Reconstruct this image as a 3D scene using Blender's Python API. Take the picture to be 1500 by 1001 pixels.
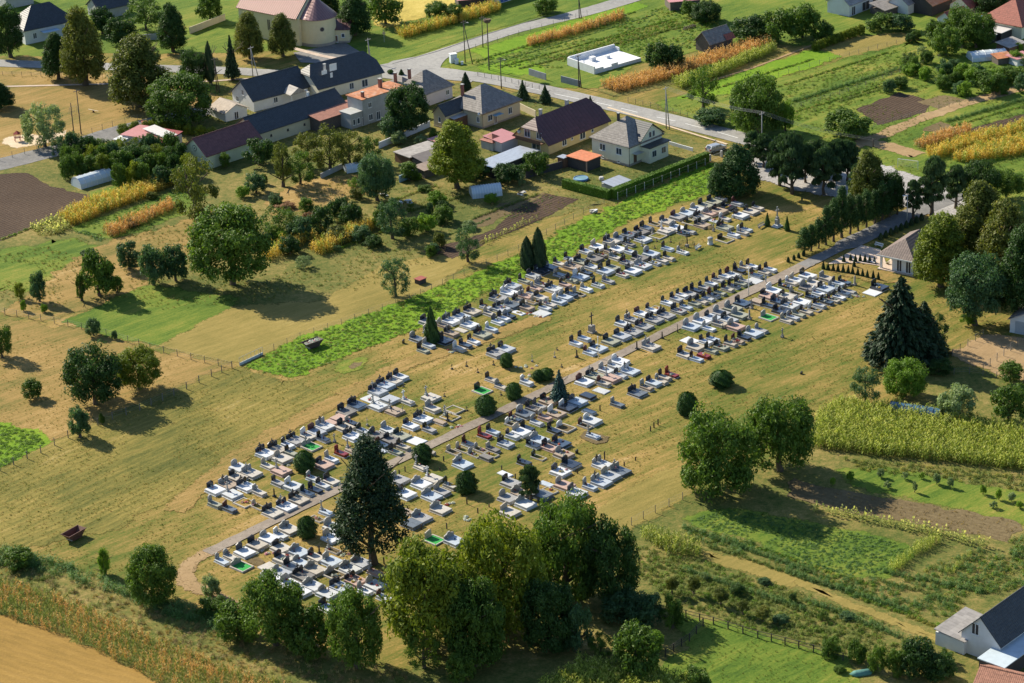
import bpy, math, random
import numpy as np
from mathutils import Vector, Matrix, Euler
from mathutils.geometry import tessellate_polygon

# ------------------------------------------------------------------ camera, sky, sun, exposure
for o in list(bpy.data.objects): bpy.data.objects.remove(o)
SC = bpy.context.scene
CO = SC.collection
CAM_H, PITCH, FPX, ROLL = 200.0, math.radians(23.5), 3900.0, math.radians(2.4)
_f = Vector((0, math.cos(PITCH), -math.sin(PITCH)))
_r0 = Vector((1, 0, 0)); _u0 = Vector((0, math.sin(PITCH), math.cos(PITCH)))
_r = _r0*math.cos(ROLL) - _u0*math.sin(ROLL)
_u = _u0*math.cos(ROLL) + _r0*math.sin(ROLL)
cam = bpy.data.cameras.new('camera'); camo = bpy.data.objects.new('camera', cam); CO.objects.link(camo)
M3 = Matrix((_r, _u, -_f)).transposed()
camo.matrix_world = Matrix.Translation((0, 0, CAM_H)) @ M3.to_4x4()
cam.sensor_fit = 'HORIZONTAL'; cam.sensor_width = 36.0; cam.lens = FPX/1500*36
cam.clip_start = 5; cam.clip_end = 20000
SC.camera = camo

SUN_EL, SHADOW_AZ = math.radians(34.0), math.radians(-44.0)
sd = Vector((math.cos(SHADOW_AZ)*math.cos(SUN_EL), math.sin(SHADOW_AZ)*math.cos(SUN_EL), -math.sin(SUN_EL)))
W = bpy.data.worlds.new('World'); SC.world = W; W.use_nodes = True
nt = W.node_tree; nt.nodes.clear()
sky = nt.nodes.new('ShaderNodeTexSky'); sky.sky_type = 'NISHITA'; sky.sun_disc = False
sky.ozone_density = 3.0; sky.dust_density = 0.4; sky.sun_elevation = SUN_EL; sky.sun_rotation = math.atan2(-sd.x, -sd.y)
bg = nt.nodes.new('ShaderNodeBackground'); bg.inputs[1].default_value = 0.095
wo = nt.nodes.new('ShaderNodeOutputWorld')
nt.links.new(sky.outputs[0], bg.inputs[0]); nt.links.new(bg.outputs[0], wo.inputs[0])
sl = bpy.data.lights.new('sun', 'SUN'); sl.energy = 5.0; sl.angle = math.radians(0.5); sl.color = (1.0, 0.90, 0.72)
so = bpy.data.objects.new('sun', sl); CO.objects.link(so); so.rotation_euler = sd.to_track_quat('-Z', 'Y').to_euler(); so.location = (-100, 600, 300)
SC.view_settings.view_transform = 'Standard'; SC.view_settings.look = 'None'
SC.view_settings.exposure = 0.78; SC.view_settings.gamma = 1.0; SC.view_settings.use_curve_mapping = False

RNG = random.Random(7)
A1, A2 = math.radians(45.6), math.radians(-44.4)      # along the grave rows / along each grave
E1 = Vector((math.cos(A1), math.sin(A1), 0)); E2 = Vector((math.cos(A2), math.sin(A2), 0))

# the ground point seen at a pixel of the 1500 x 1001 photograph
def G(u, v, z=0.0):
    d = _f + _r*((u-750)/FPX) + _u*((500.5-v)/FPX)
    t = (z-CAM_H)/d.z
    return Vector((d.x*t, d.y*t, z))
def PX(p):
    d = p - Vector((0, 0, CAM_H)); a = d.dot(_f)
    return 750+FPX*d.dot(_r)/a, 500.5-FPX*d.dot(_u)/a
def HT(b, topv):
    lo, hi = 0.0, 60.0
    for _ in range(40):
        m = (lo+hi)/2
        if PX(Vector((b.x, b.y, m)))[1] > topv: lo = m
        else: hi = m
    return lo
def SCL(p): return FPX/(p-Vector((0, 0, CAM_H))).dot(_f)     # pixels per metre
ORDN = ['first','second','third','fourth','fifth','sixth','seventh','eighth','ninth','tenth','eleventh','twelfth','thirteenth','fourteenth','fifteenth','sixteenth','seventeenth','eighteenth','nineteenth','twentieth']
ORDN += ['twenty-'+w for w in ORDN[:9]]+['thirtieth']+['thirty-'+w for w in ORDN[:9]]+['fortieth']+['forty-'+w for w in ORDN[:9]]+['fiftieth']+['fifty-'+w for w in ORDN[:9]]
def ordn(i): return ORDN[i]

# ------------------------------------------------------------------ materials
MATS = {}
def _new(name):
    m = bpy.data.materials.new(name); m.use_nodes = True
    t = m.node_tree; t.nodes.clear()
    out = t.nodes.new('ShaderNodeOutputMaterial'); b = t.nodes.new('ShaderNodeBsdfPrincipled')
    t.links.new(b.outputs[0], out.inputs[0])
    return m, t, b, out
def N(t, kind, **kw):
    n = t.nodes.new(kind)
    for k, v in kw.items(): setattr(n, k, v)
    return n
def noise(t, scale, detail=3, vec=None, rough=0.55):
    n = N(t, 'ShaderNodeTexNoise'); n.inputs['Scale'].default_value = scale
    n.inputs['Detail'].default_value = detail; n.inputs['Roughness'].default_value = rough
    if vec is not None: t.links.new(vec, n.inputs['Vector'])
    return n.outputs['Fac']
def math_(t, op, a, b=None, c=None):
    n = N(t, 'ShaderNodeMath', operation=op)
    for i, x in enumerate((a, b, c)):
        if x is None: continue
        if isinstance(x, (int, float)): n.inputs[i].default_value = x
        else: t.links.new(x, n.inputs[i])
    return n.outputs[0]
def ramp(t, fac, stops):
    n = N(t, 'ShaderNodeValToRGB'); e = n.color_ramp.elements
    while len(e) > 1: e.remove(e[-1])
    e[0].position = stops[0][0]; e[0].color = (*stops[0][1], 1)
    for p, c in stops[1:]:
        x = e.new(p); x.color = (*c, 1)
    t.links.new(fac, n.inputs[0]); return n.outputs[0]
def mixc(t, fac, a, b, mode='MIX'):
    n = N(t, 'ShaderNodeMix', data_type='RGBA', blend_type=mode)
    for i, x in ((0, fac), (6, a), (7, b)):
        if isinstance(x, (int, float)): n.inputs[i].default_value = x
        elif isinstance(x, tuple): n.inputs[i].default_value = (*x, 1)
        else: t.links.new(x, n.inputs[i])
    return n.outputs[2]
def bump(t, b, h, strength, dist):
    n = N(t, 'ShaderNodeBump'); n.inputs['Strength'].default_value = strength; n.inputs['Distance'].default_value = dist
    t.links.new(h, n.inputs['Height']); t.links.new(n.outputs[0], b.inputs['Normal'])

def mat(name, col, var=0.18, scale=0.9, rough=0.8, bmp=0.0, bscale=8.0, metal=0.0, dirt=0.0, dirtcol=(.12,.1,.07), spec=None):
    """plain surface: colour mottled by world-space noise"""
    if name in MATS: return MATS[name]
    m, t, b, _ = _new(name)
    pos = N(t, 'ShaderNodeNewGeometry').outputs['Position']
    f = noise(t, scale, 5, pos, .65)
    c = ramp(t, f, [(.25, tuple(x*(1-var) for x in col)), (.75, tuple(min(1, x*(1+var)) for x in col))])
    if dirt:
        d = ramp(t, noise(t, scale*.7, 6, pos, .7), [(.5, (0,0,0)), (.72, (dirt,)*3)])
        c = mixc(t, d, c, dirtcol)
    t.links.new(c, b.inputs['Base Color'])
    b.inputs['Roughness'].default_value = rough; b.inputs['Metallic'].default_value = metal
    if spec is not None: b.inputs['Specular IOR Level'].default_value = spec
    if bmp: bump(t, b, noise(t, bscale, 4, pos), bmp, .05)
    MATS[name] = m; return m

GARGS = {}
def soft(m):
    nm, kw = GARGS[m.name]; return gmat(nm+'_edge', soft_=True, **kw)
def gmat(name, stops, big=.045, mid=.35, fine=2.6, rows=None, rough=.95, bmp=.5, streak=None, k=3.9, soft_=False):
    """ground cover: several noises choose between real plant / soil colours. rows=(angle_deg, spacing, depth, colour)"""
    if name in MATS: return MATS[name]
    GARGS[name] = (name, dict(stops=stops, big=big, mid=mid, fine=fine, rows=rows, rough=rough, bmp=bmp, streak=streak, k=k))
    m, t, b, out = _new(name)
    pos = N(t, 'ShaderNodeNewGeometry').outputs['Position']
    vec = pos
    if streak is not None:
        mp = N(t, 'ShaderNodeMapping', vector_type='TEXTURE'); mp.inputs['Rotation'].default_value = (0, 0, math.radians(streak)); mp.inputs['Scale'].default_value = (5.0, .8, 1)
        t.links.new(pos, mp.inputs[0]); vec = mp.outputs[0]
    a = noise(t, big, 5, pos, .6); c_ = noise(t, mid, 6, vec, .68); d = noise(t, fine, 3, pos, .75); e_ = noise(t, 1.15, 6, vec, .78)
    f = math_(t, 'ADD', math_(t, 'ADD', math_(t, 'MULTIPLY', a, .34), math_(t, 'MULTIPLY', e_, .26)), math_(t, 'ADD', math_(t, 'MULTIPLY', c_, .28), math_(t, 'MULTIPLY', d, .20)))
    f = math_(t, 'SUBTRACT', f, .04)
    f = math_(t, 'ADD', math_(t, 'MULTIPLY', math_(t, 'SUBTRACT', f, .5), k), .5)
    col = ramp(t, f, stops)
    h = math_(t, 'ADD', e_, d)
    if rows:
        ang, sp, dep, rc = rows
        sx = N(t, 'ShaderNodeSeparateXYZ'); t.links.new(pos, sx.inputs[0])
        w = math_(t, 'ADD', math_(t, 'MULTIPLY', sx.outputs[0], -math.sin(math.radians(ang))), math_(t, 'MULTIPLY', sx.outputs[1], math.cos(math.radians(ang))))
        w = math_(t, 'ADD', math_(t, 'MULTIPLY', w, 2*math.pi/sp), math_(t, 'MULTIPLY', noise(t, .16, 4, pos), 9.0))
        s = math_(t, 'ADD', math_(t, 'MULTIPLY', math_(t, 'SINE', w), .5), .5)
        s2 = math_(t, 'MULTIPLY', s, math_(t, 'MULTIPLY', c_, 1.6*dep))
        col = mixc(t, s2, col, rc)
        h = math_(t, 'ADD', h, math_(t, 'MULTIPLY', s, -.7*dep))
    t.links.new(col, b.inputs['Base Color']); b.inputs['Roughness'].default_value = rough
    b.inputs['Specular IOR Level'].default_value = .15
    if bmp: bump(t, b, h, bmp, .16)
    if soft_:      # plants of this patch thin out into the neighbouring ground
        at = N(t, 'ShaderNodeAttribute'); at.attribute_name = 'edge'
        a_ = math_(t, 'ADD', math_(t, 'MULTIPLY', at.outputs['Fac'], 1.6), math_(t, 'ADD', math_(t, 'MULTIPLY', math_(t, 'SUBTRACT', noise(t, 1.3, 5, pos, .7), .5), 2.2), math_(t, 'MULTIPLY', math_(t, 'SUBTRACT', noise(t, .35, 3, pos), .5), 1.4)))
        a_ = math_(t, 'MULTIPLY', math_(t, 'SUBTRACT', a_, .45), 4.0); cl = N(t, 'ShaderNodeClamp'); t.links.new(a_, cl.inputs[0])
        tr = N(t, 'ShaderNodeBsdfTransparent'); mx = N(t, 'ShaderNodeMixShader'); t.links.new(cl.outputs[0], mx.inputs[0]); t.links.new(tr.outputs[0], mx.inputs[1]); t.links.new(b.outputs[0], mx.inputs[2]); t.links.new(mx.outputs[0], out.inputs[0])
    MATS[name] = m; return m

def leafmat(name, dark, light, tip=None, trans=.35):
    """foliage: colour from a per-leaf value, per-plant random and clump noise; part of the light passes through the leaf"""
    if name in MATS: return MATS[name]
    m, t, b, out = _new(name)
    at = N(t, 'ShaderNodeAttribute'); at.attribute_name = 'lv'
    oi = N(t, 'ShaderNodeObjectInfo')
    pos = N(t, 'ShaderNodeNewGeometry').outputs['Position']
    f = math_(t, 'ADD', math_(t, 'MULTIPLY', at.outputs['Fac'], .55), math_(t, 'MULTIPLY', noise(t, .55, 3, pos), .55))
    f = math_(t, 'ADD', f, math_(t, 'MULTIPLY', math_(t, 'SUBTRACT', oi.outputs['Random'], .5), .22))
    st = [(.18, dark), (.72, light)]
    if tip: st.append((.95, tip))
    c = ramp(t, f, st)
    t.links.new(c, b.inputs['Base Color']); b.inputs['Roughness'].default_value = .6
    b.inputs['Specular IOR Level'].default_value = .25
    tr = N(t, 'ShaderNodeBsdfTranslucent'); t.links.new(mixc(t, .5, c, (.55, .6, .1), 'SOFT_LIGHT'), tr.inputs[0])
    mx = N(t, 'ShaderNodeMixShader'); mx.inputs[0].default_value = trans
    t.links.new(b.outputs[0], mx.inputs[1]); t.links.new(tr.outputs[0], mx.inputs[2]); t.links.new(mx.outputs[0], out.inputs[0])
    MATS[name] = m; return m

def ribmat(name, col, axis=0, spacing=.5, depth=.35, var=.12, rough=.6, metal=0.0, course=None, dirt=0.0, dirtcol=(.1,.09,.07)):
    """roof sheet or tiles: ribs along one local axis of the roof, optional courses across"""
    if name in MATS: return MATS[name]
    m, t, b, _ = _new(name)
    tc = N(t, 'ShaderNodeTexCoord').outputs['Object']
    pos = N(t, 'ShaderNodeNewGeometry').outputs['Position']
    sx = N(t, 'ShaderNodeSeparateXYZ'); t.links.new(tc, sx.inputs[0])
    s = math_(t, 'ABSOLUTE', math_(t, 'SINE', math_(t, 'MULTIPLY', sx.outputs[axis], math.pi/spacing)))
    s = math_(t, 'POWER', s, .5)
    f = noise(t, 1.1, 6, pos, .7)
    c = ramp(t, f, [(.25, tuple(x*(1-var) for x in col)), (.75, tuple(min(1, x*(1+var)) for x in col))])
    c = mixc(t, math_(t, 'MULTIPLY', math_(t, 'SUBTRACT', 1.0, s), depth), c, tuple(x*.35 for x in col))
    h = s
    if course:
        k = math_(t, 'FRACT', math_(t, 'MULTIPLY', sx.outputs[2], 1/course))
        c = mixc(t, math_(t, 'MULTIPLY', math_(t, 'POWER', k, 4), depth), c, tuple(x*.4 for x in col))
        cell = N(t, 'ShaderNodeTexWhiteNoise'); q = N(t, 'ShaderNodeVectorMath', operation='SNAP')
        t.links.new(tc, q.inputs[0]); q.inputs[1].default_value = (spacing, spacing, course); t.links.new(q.outputs[0], cell.inputs[0])
        c = mixc(t, .35, c, ramp(t, cell.outputs[0], [(0, tuple(x*.55 for x in col)), (1, tuple(min(1, x*1.5) for x in col))]))
        h = math_(t, 'SUBTRACT', s, math_(t, 'POWER', k, 3))
    if dirt:
        d = ramp(t, noise(t, .8, 7, pos, .75), [(.45, (0,0,0)), (.65, (dirt,)*3)])
        c = mixc(t, d, c, dirtcol)
    t.links.new(c, b.inputs['Base Color']); b.inputs['Roughness'].default_value = rough; b.inputs['Metallic'].default_value = metal
    bump(t, b, h, .6, .06)
    MATS[name] = m; return m

def glassmat(name, col=(.05,.07,.09), rough=.08):
    if name in MATS: return MATS[name]
    m, t, b, _ = _new(name)
    b.inputs['Base Color'].default_value = (*col, 1); b.inputs['Roughness'].default_value = rough; b.inputs['Specular IOR Level'].default_value = .8
    MATS[name] = m; return m

# ------------------------------------------------------------------ mesh helpers
class MB:
    def __init__(s): s.v = []; s.f = []
    def add(s, vs, fs):
        n = len(s.v); s.v += [tuple(x) for x in vs]; s.f += [tuple(i+n for i in f) for f in fs]; return s
    def box(s, x0, x1, y0, y1, z0, z1, c=0.0):
        """box, the top edge chamfered by c"""
        if c <= 0:
            return s.add([(x0,y0,z0),(x1,y0,z0),(x1,y1,z0),(x0,y1,z0),(x0,y0,z1),(x1,y0,z1),(x1,y1,z1),(x0,y1,z1)],
                         [(0,3,2,1),(4,5,6,7),(0,1,5,4),(1,2,6,5),(2,3,7,6),(3,0,4,7)])
        return s.add([(x0,y0,z0),(x1,y0,z0),(x1,y1,z0),(x0,y1,z0),(x0,y0,z1-c),(x1,y0,z1-c),(x1,y1,z1-c),(x0,y1,z1-c),
                      (x0+c,y0+c,z1),(x1-c,y0+c,z1),(x1-c,y1-c,z1),(x0+c,y1-c,z1)],
                     [(0,3,2,1),(8,9,10,11)]+[(i,(i+1)%4,(i+1)%4+4,i+4) for i in range(4)]+[(i+4,(i+1)%4+4,(i+1)%4+8,i+8) for i in range(4)])
    def prism(s, poly, a0, a1, axis='z'):
        """polygon extruded along an axis (poly given in the two other axes)"""
        n = len(poly)
        def P(p, a):
            return {'z': (p[0], p[1], a), 'x': (a, p[0], p[1]), 'y': (p[0], a, p[1])}[axis]
        vs = [P(p, a0) for p in poly]+[P(p, a1) for p in poly]
        fs = [tuple(range(n))[::-1], tuple(range(n, 2*n))]+[(i, (i+1) % n, (i+1) % n+n, i+n) for i in range(n)]
        return s.add(vs, fs)
    def tube(s, p0, p1, r0, r1=None, n=6, cap=True):
        p0 = Vector(p0); p1 = Vector(p1); r1 = r0 if r1 is None else r1
        d = (p1-p0).normalized(); a = d.orthogonal().normalized(); b = d.cross(a)
        vs = [p0+(a*math.cos(2*math.pi*i/n)+b*math.sin(2*math.pi*i/n))*r0 for i in range(n)]
        vs += [p1+(a*math.cos(2*math.pi*i/n)+b*math.sin(2*math.pi*i/n))*r1 for i in range(n)]
        fs = [(i, (i+1) % n, (i+1) % n+n, i+n) for i in range(n)]
        if cap: fs += [tuple(range(n))[::-1], tuple(range(n, 2*n))]
        return s.add(vs, fs)
    def lathe(s, prof, n=10, c=(0,0)):
        """profile of (radius, z) turned about the z axis"""
        vs = []
        for r, z in prof:
            vs += [(c[0]+r*math.cos(2*math.pi*i/n), c[1]+r*math.sin(2*math.pi*i/n), z) for i in range(n)]
        fs = []
        for k in range(len(prof)-1):
            fs += [(k*n+i, k*n+(i+1) % n, (k+1)*n+(i+1) % n, (k+1)*n+i) for i in range(n)]
        fs += [tuple(range(n))[::-1], tuple(range((len(prof)-1)*n, len(prof)*n))]
        return s.add(vs, fs)
    def mesh(s, name):
        m = bpy.data.meshes.new(name); m.from_pydata(s.v, [], s.f); m.update(); return m
    def build(s, name, m, parent=None, smooth=False):
        me = s.mesh(name); me.materials.append(m)
        if smooth: me.polygons.foreach_set('use_smooth', [True]*len(me.polygons))
        return link(name, me, parent)
def link(name, me, parent=None, loc=None, rz=None, sc=None):
    o = bpy.data.objects.new(name, me); CO.objects.link(o)
    if parent is not None: o.parent = parent
    if loc is not None: o.location = loc
    if rz is not None: o.rotation_euler = (0, 0, rz)
    if sc is not None: o.scale = sc
    return o
def tag(o, label=None, cat=None, group=None, kind=None):
    if label: o['label'] = label
    if cat: o['category'] = cat
    if group: o['group'] = group
    if kind: o['kind'] = kind
    return o
def thing(name, label, cat, loc=(0,0,0), rz=0.0, group=None):
    o = link(name, None, None, loc, rz); o.empty_display_size = .5
    return tag(o, label, cat, group)
def setmat(o, m):
    """own material on a copy that shares its mesh"""
    o.material_slots[0].link = 'OBJECT'; o.material_slots[0].material = m
def quads_mesh(name, V, lv):
    """V: (n,4,3) leaf quads, lv: per-leaf value"""
    n = len(V); me = bpy.data.meshes.new(name)
    me.vertices.add(4*n); me.vertices.foreach_set('co', V.reshape(-1).astype(np.float32))
    me.loops.add(4*n); me.loops.foreach_set('vertex_index', np.arange(4*n, dtype=np.int32))
    me.polygons.add(n); me.polygons.foreach_set('loop_start', np.arange(0, 4*n, 4, dtype=np.int32))
    me.update(calc_edges=True); me.validate()
    a = me.attributes.new('lv', 'FLOAT', 'FACE'); a.data.foreach_set('value', lv.astype(np.float32))
    return me
_fz = [0]
def flat(name, pts, m, z, label=None, kind='structure', jit=0.0, step=2.0, fade=0.0):
    """sheet over a polygon of ground points; the outline wanders by jit metres; over fade metres the cover thins out"""
    P = []
    _fz[0] += 1; z = z+_fz[0]*.0009
    n = len(pts)
    area = sum(pts[i].x*pts[(i+1) % n].y-pts[(i+1) % n].x*pts[i].y for i in range(n))
    if area < 0: pts = pts[::-1]
    for i in range(n):
        a, b = pts[i], pts[(i+1) % n]
        k = max(1, int((b-a).length/step)) if (jit or fade) else 1
        for q in range(k):
            p = a.lerp(b, q/k)
            if jit: p = p+Vector((RNG.gauss(0, jit), RNG.gauss(0, jit), 0))
            P.append(Vector((p.x, p.y, z)))
    fs, base, E_ = [], 0, [1.0]*len(P)
    if fade:
        n = len(P); nr_ = []
        for i in range(n):
            d = P[(i+1) % n]-P[i-1]; d.normalize(); nr_.append(Vector((-d.y, d.x, 0)))
        out = [p-q*fade*.5 for p, q in zip(P, nr_)]; inn = [p+q*fade*.5 for p, q in zip(P, nr_)]
        fs = [(i, (i+1) % n, (i+1) % n+n, i+n) for i in range(n)]; base = n
        tri = tessellate_polygon([inn]); P = out+inn; E_ = [0.0]*n+[1.0]*n; src = inn
    else: tri = tessellate_polygon([P]); src = P
    for t_ in tri:
        a, b, c = (src[i] for i in t_)
        t_ = t_ if (b-a).cross(c-a).z > 0 else (t_[0], t_[2], t_[1]); fs.append(tuple(i+base for i in t_))
    me = bpy.data.meshes.new(name); me.from_pydata([tuple(p) for p in P], [], fs); me.materials.append(soft(m) if fade else m)
    if fade: at = me.attributes.new('edge', 'FLOAT', 'POINT'); at.data.foreach_set('value', E_)
    o = link(name, me); tag(o, label, None, None, kind); return o
def ribbon(name, pts, width, m, z, label=None, jit=0.0, fade=0.0):
    """road or path along a line of ground points"""
    w = width if isinstance(width, (list, tuple)) else [width]*len(pts)
    Ls, Rs = [], []
    for i, p in enumerate(pts):
        d = (pts[min(i+1, len(pts)-1)]-pts[max(i-1, 0)]); d.z = 0; d.normalize(); nrm = Vector((-d.y, d.x, 0))
        Ls.append(p+nrm*w[i]/2); Rs.append(p-nrm*w[i]/2)
    return flat(name, Rs+Ls[::-1], m, z, label, jit=jit, step=1.5, fade=fade)
def smooth_line(pts, sub=6):
    out = []
    for i in range(len(pts)-1):
        p0, p1, p2, p3 = pts[max(i-1, 0)], pts[i], pts[i+1], pts[min(i+2, len(pts)-1)]
        for k in range(sub):
            t = k/sub
            out.append(0.5*((2*p1)+(p2-p0)*t+(2*p0-5*p1+4*p2-p3)*t*t+(3*p1-p0-3*p2+p3)*t**3))
    return out+[pts[-1]]
def gp(*uv): return [G(a, b) for a, b in uv]
def inside(p, poly):
    c = False; n = len(poly); j = n-1
    for i in range(n):
        a, b = poly[i], poly[j]
        if (a.y > p[1]) != (b.y > p[1]) and p[0] < (b.x-a.x)*(p[1]-a.y)/(b.y-a.y)+a.x: c = not c
        j = i
    return c

# ------------------------------------------------------------------ instanced plant cover (kind = stuff)
_GN = {}
def gn_group(protos):
    key = tuple(p.name for p in protos)
    if key in _GN: return _GN[key]
    g = bpy.data.node_groups.new('scatter_plants', 'GeometryNodeTree')
    g.interface.new_socket('Geometry', in_out='INPUT', socket_type='NodeSocketGeometry')
    g.interface.new_socket('Geometry', in_out='OUTPUT', socket_type='NodeSocketGeometry')
    gi = g.nodes.new('NodeGroupInput'); go = g.nodes.new('NodeGroupOutput')
    ip = g.nodes.new('GeometryNodeInstanceOnPoints')
    jn = g.nodes.new('GeometryNodeJoinGeometry')
    for p in protos:
        oi = g.nodes.new('GeometryNodeObjectInfo'); oi.inputs[0].default_value = p; oi.inputs['As Instance'].default_value = True
        g.links.new(oi.outputs['Geometry'], jn.inputs[0])
    g.links.new(gi.outputs[0], ip.inputs['Points']); g.links.new(jn.outputs[0], ip.inputs['Instance'])
    ip.inputs['Pick Instance'].default_value = True
    for nm, ty, sock in (('rot', 'FLOAT_VECTOR', 'Rotation'), ('scl', 'FLOAT_VECTOR', 'Scale'), ('idx', 'INT', 'Instance Index')):
        a = g.nodes.new('GeometryNodeInputNamedAttribute'); a.data_type = ty; a.inputs[0].default_value = nm
        g.links.new(a.outputs[0], ip.inputs[sock])
    g.links.new(ip.outputs[0], go.inputs[0])
    _GN[key] = g; return g
def scatter(name, label, pts, protos, smin=.8, smax=1.25, zs=(.8, 1.2), tilt=.12, cat=None, spread=0.0):
    pts = [(p[0]+RNG.gauss(0, spread), p[1]+RNG.gauss(0, spread)) for p in pts] if spread else pts
    n = len(pts)
    if not n: return None
    me = bpy.data.meshes.new(name); me.vertices.add(n)
    me.vertices.foreach_set('co', np.array([(p[0], p[1], p[2] if len(p) > 2 else 0) for p in pts], dtype=np.float32).reshape(-1))
    r = np.random.RandomState(abs(hash(name)) % 9999 if False else sum(map(ord, name)) % 9999)
    a = me.attributes.new('rot', 'FLOAT_VECTOR', 'POINT')
    a.data.foreach_set('vector', np.c_[r.normal(0, tilt, n), r.normal(0, tilt, n), r.uniform(0, 6.283, n)].astype(np.float32).reshape(-1))
    s = r.uniform(smin, smax, n); a = me.attributes.new('scl', 'FLOAT_VECTOR', 'POINT')
    a.data.foreach_set('vector', np.c_[s, s, s*r.uniform(zs[0], zs[1], n)].astype(np.float32).reshape(-1))
    a = me.attributes.new('idx', 'INT', 'POINT'); a.data.foreach_set('value', r.randint(0, len(protos), n).astype(np.int32))
    o = link(name, me); tag(o, label, cat, None, 'stuff')
    md = o.modifiers.new('plants', 'NODES'); md.node_group = gn_group(protos)
    return o
def fill(poly, dens, jitter=True, keep=None, rng=RNG):
    xs = [p.x for p in poly]; ys = [p.y for p in poly]
    A = (max(xs)-min(xs))*(max(ys)-min(ys)); out = []
    for _ in range(int(A*dens)):
        p = (rng.uniform(min(xs), max(xs)), rng.uniform(min(ys), max(ys)))
        if inside(p, poly) and (keep is None or keep(p)): out.append(p)
    return out
def rows(poly, ang, sp, along, jit=.12, rng=RNG):
    """plants in rows: ang degrees, sp between rows, along between plants"""
    c, s = math.cos(math.radians(ang)), math.sin(math.radians(ang))
    U = [p.x*c+p.y*s for p in poly]; V = [-p.x*s+p.y*c for p in poly]; out = []
    v = min(V)+sp*.5
    while v < max(V):
        u = min(U)
        while u < max(U):
            a, b = u+rng.gauss(0, jit), v+rng.gauss(0, jit)
            p = (a*c-b*s, a*s+b*c)
            if inside(p, poly): out.append(p)
            u += along
        v += sp
    return out
# ------------------------------------------------------------------ plants
def unit(v): return v/np.maximum(np.linalg.norm(v, axis=-1, keepdims=True), 1e-9)
def leaf_quads(C, nrm, size, rs, asp=1.5, axis=None):
    """rhombic leaves at C facing nrm"""
    n = len(C)
    t = rs.normal(size=(n, 3)) if axis is None else axis+rs.normal(size=(n, 3))*.25
    a = unit(np.cross(nrm, t)); b = np.cross(nrm, a)
    s = (size*rs.uniform(.6, 1.3, n))[:, None]
    return np.stack([C+b*s*asp, C+a*s*.62+b*s*.1, C-b*s*asp*.9, C-a*s*.62+b*s*.1], 1)
def crown_broad(seed, n=6000, lobes=22, leaf=.045, asp=1.5, gap=.0, prof=None, lobe=(.22, .38), inner=.55):
    """unit crown (radius 1, height 0..1): leafy lobes set on a profile, uneven outline; asp = height / radius of the finished crown"""
    rs = np.random.RandomState(seed); pts, nr, lv = [], [], []
    if prof is None: prof = lambda z: math.sqrt(max(.03, 1-((z-.42)/(.62 if z > .42 else .56))**2))
    L = []
    for k in range(lobes):
        z = .10+.80*((k*.618+rs.uniform(0, .25)) % 1.0); q = rs.uniform(*lobe)
        rr = max(0, prof(z)-q*rs.uniform(.5, .85)); th = 2*math.pi*((k*.7548776662+.13*seed) % 1.0)+rs.uniform(-.3, .3)
        L.append((rr*math.cos(th), rr*math.sin(th), z*asp, q, 1))
    for k in range(5): z = .2+.15*k; L.append((rs.uniform(-.15, .15), rs.uniform(-.15, .15), z*asp, min(.5, prof(z)*.62), 0))
    L.append((rs.uniform(-.1, .1), rs.uniform(-.1, .1), asp*(1-lobe[0]*.8/asp), lobe[0], 1))
    w = np.array([q[3]**2*(1 if q[4] else .5) for q in L]); cnt = (w/w.sum()*n).astype(int)
    for (x, y, z, q, out), c in zip(L, cnt):
        # each lobe is itself a handful of sprays
        m = 9; sc = unit(rs.normal(size=(m, 3))); sr = rs.uniform(.35, .62, m)
        k = rs.randint(0, m, c); d = unit(rs.normal(size=(c, 3)))
        o_ = sc[k]*.62+d*sr[k][:, None]*rs.uniform(.6, 1.05, c)[:, None]**.7
        p = np.array([x, y, z])+o_*q*np.array([1, 1, .85]); dd = unit(o_+d*.6)
        kk = p[:, 2] > .03*asp
        if gap: kk &= rs.uniform(size=c) > gap*(np.sin(p[:, 0]*6+seed)*np.sin(p[:, 1]*6+p[:, 2]*4)*.5+.5)
        pts.append(p[kk]); nr.append(dd[kk]); lv.append((rs.uniform(.2, .65, m)[k]*.6+.4*rs.uniform(.2, .6))[kk])
    p = np.concatenate(pts); d = np.concatenate(nr); l = np.concatenate(lv)
    nn = unit(d*.9+rs.normal(size=p.shape)*.5+np.array([0, 0, .3]))
    V = leaf_quads(p, nn, leaf, rs); V[:, :, 2] /= asp
    return quads_mesh('crown_leaves', V, np.clip(l+rs.normal(0, .13, len(l)), 0, 1))
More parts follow.
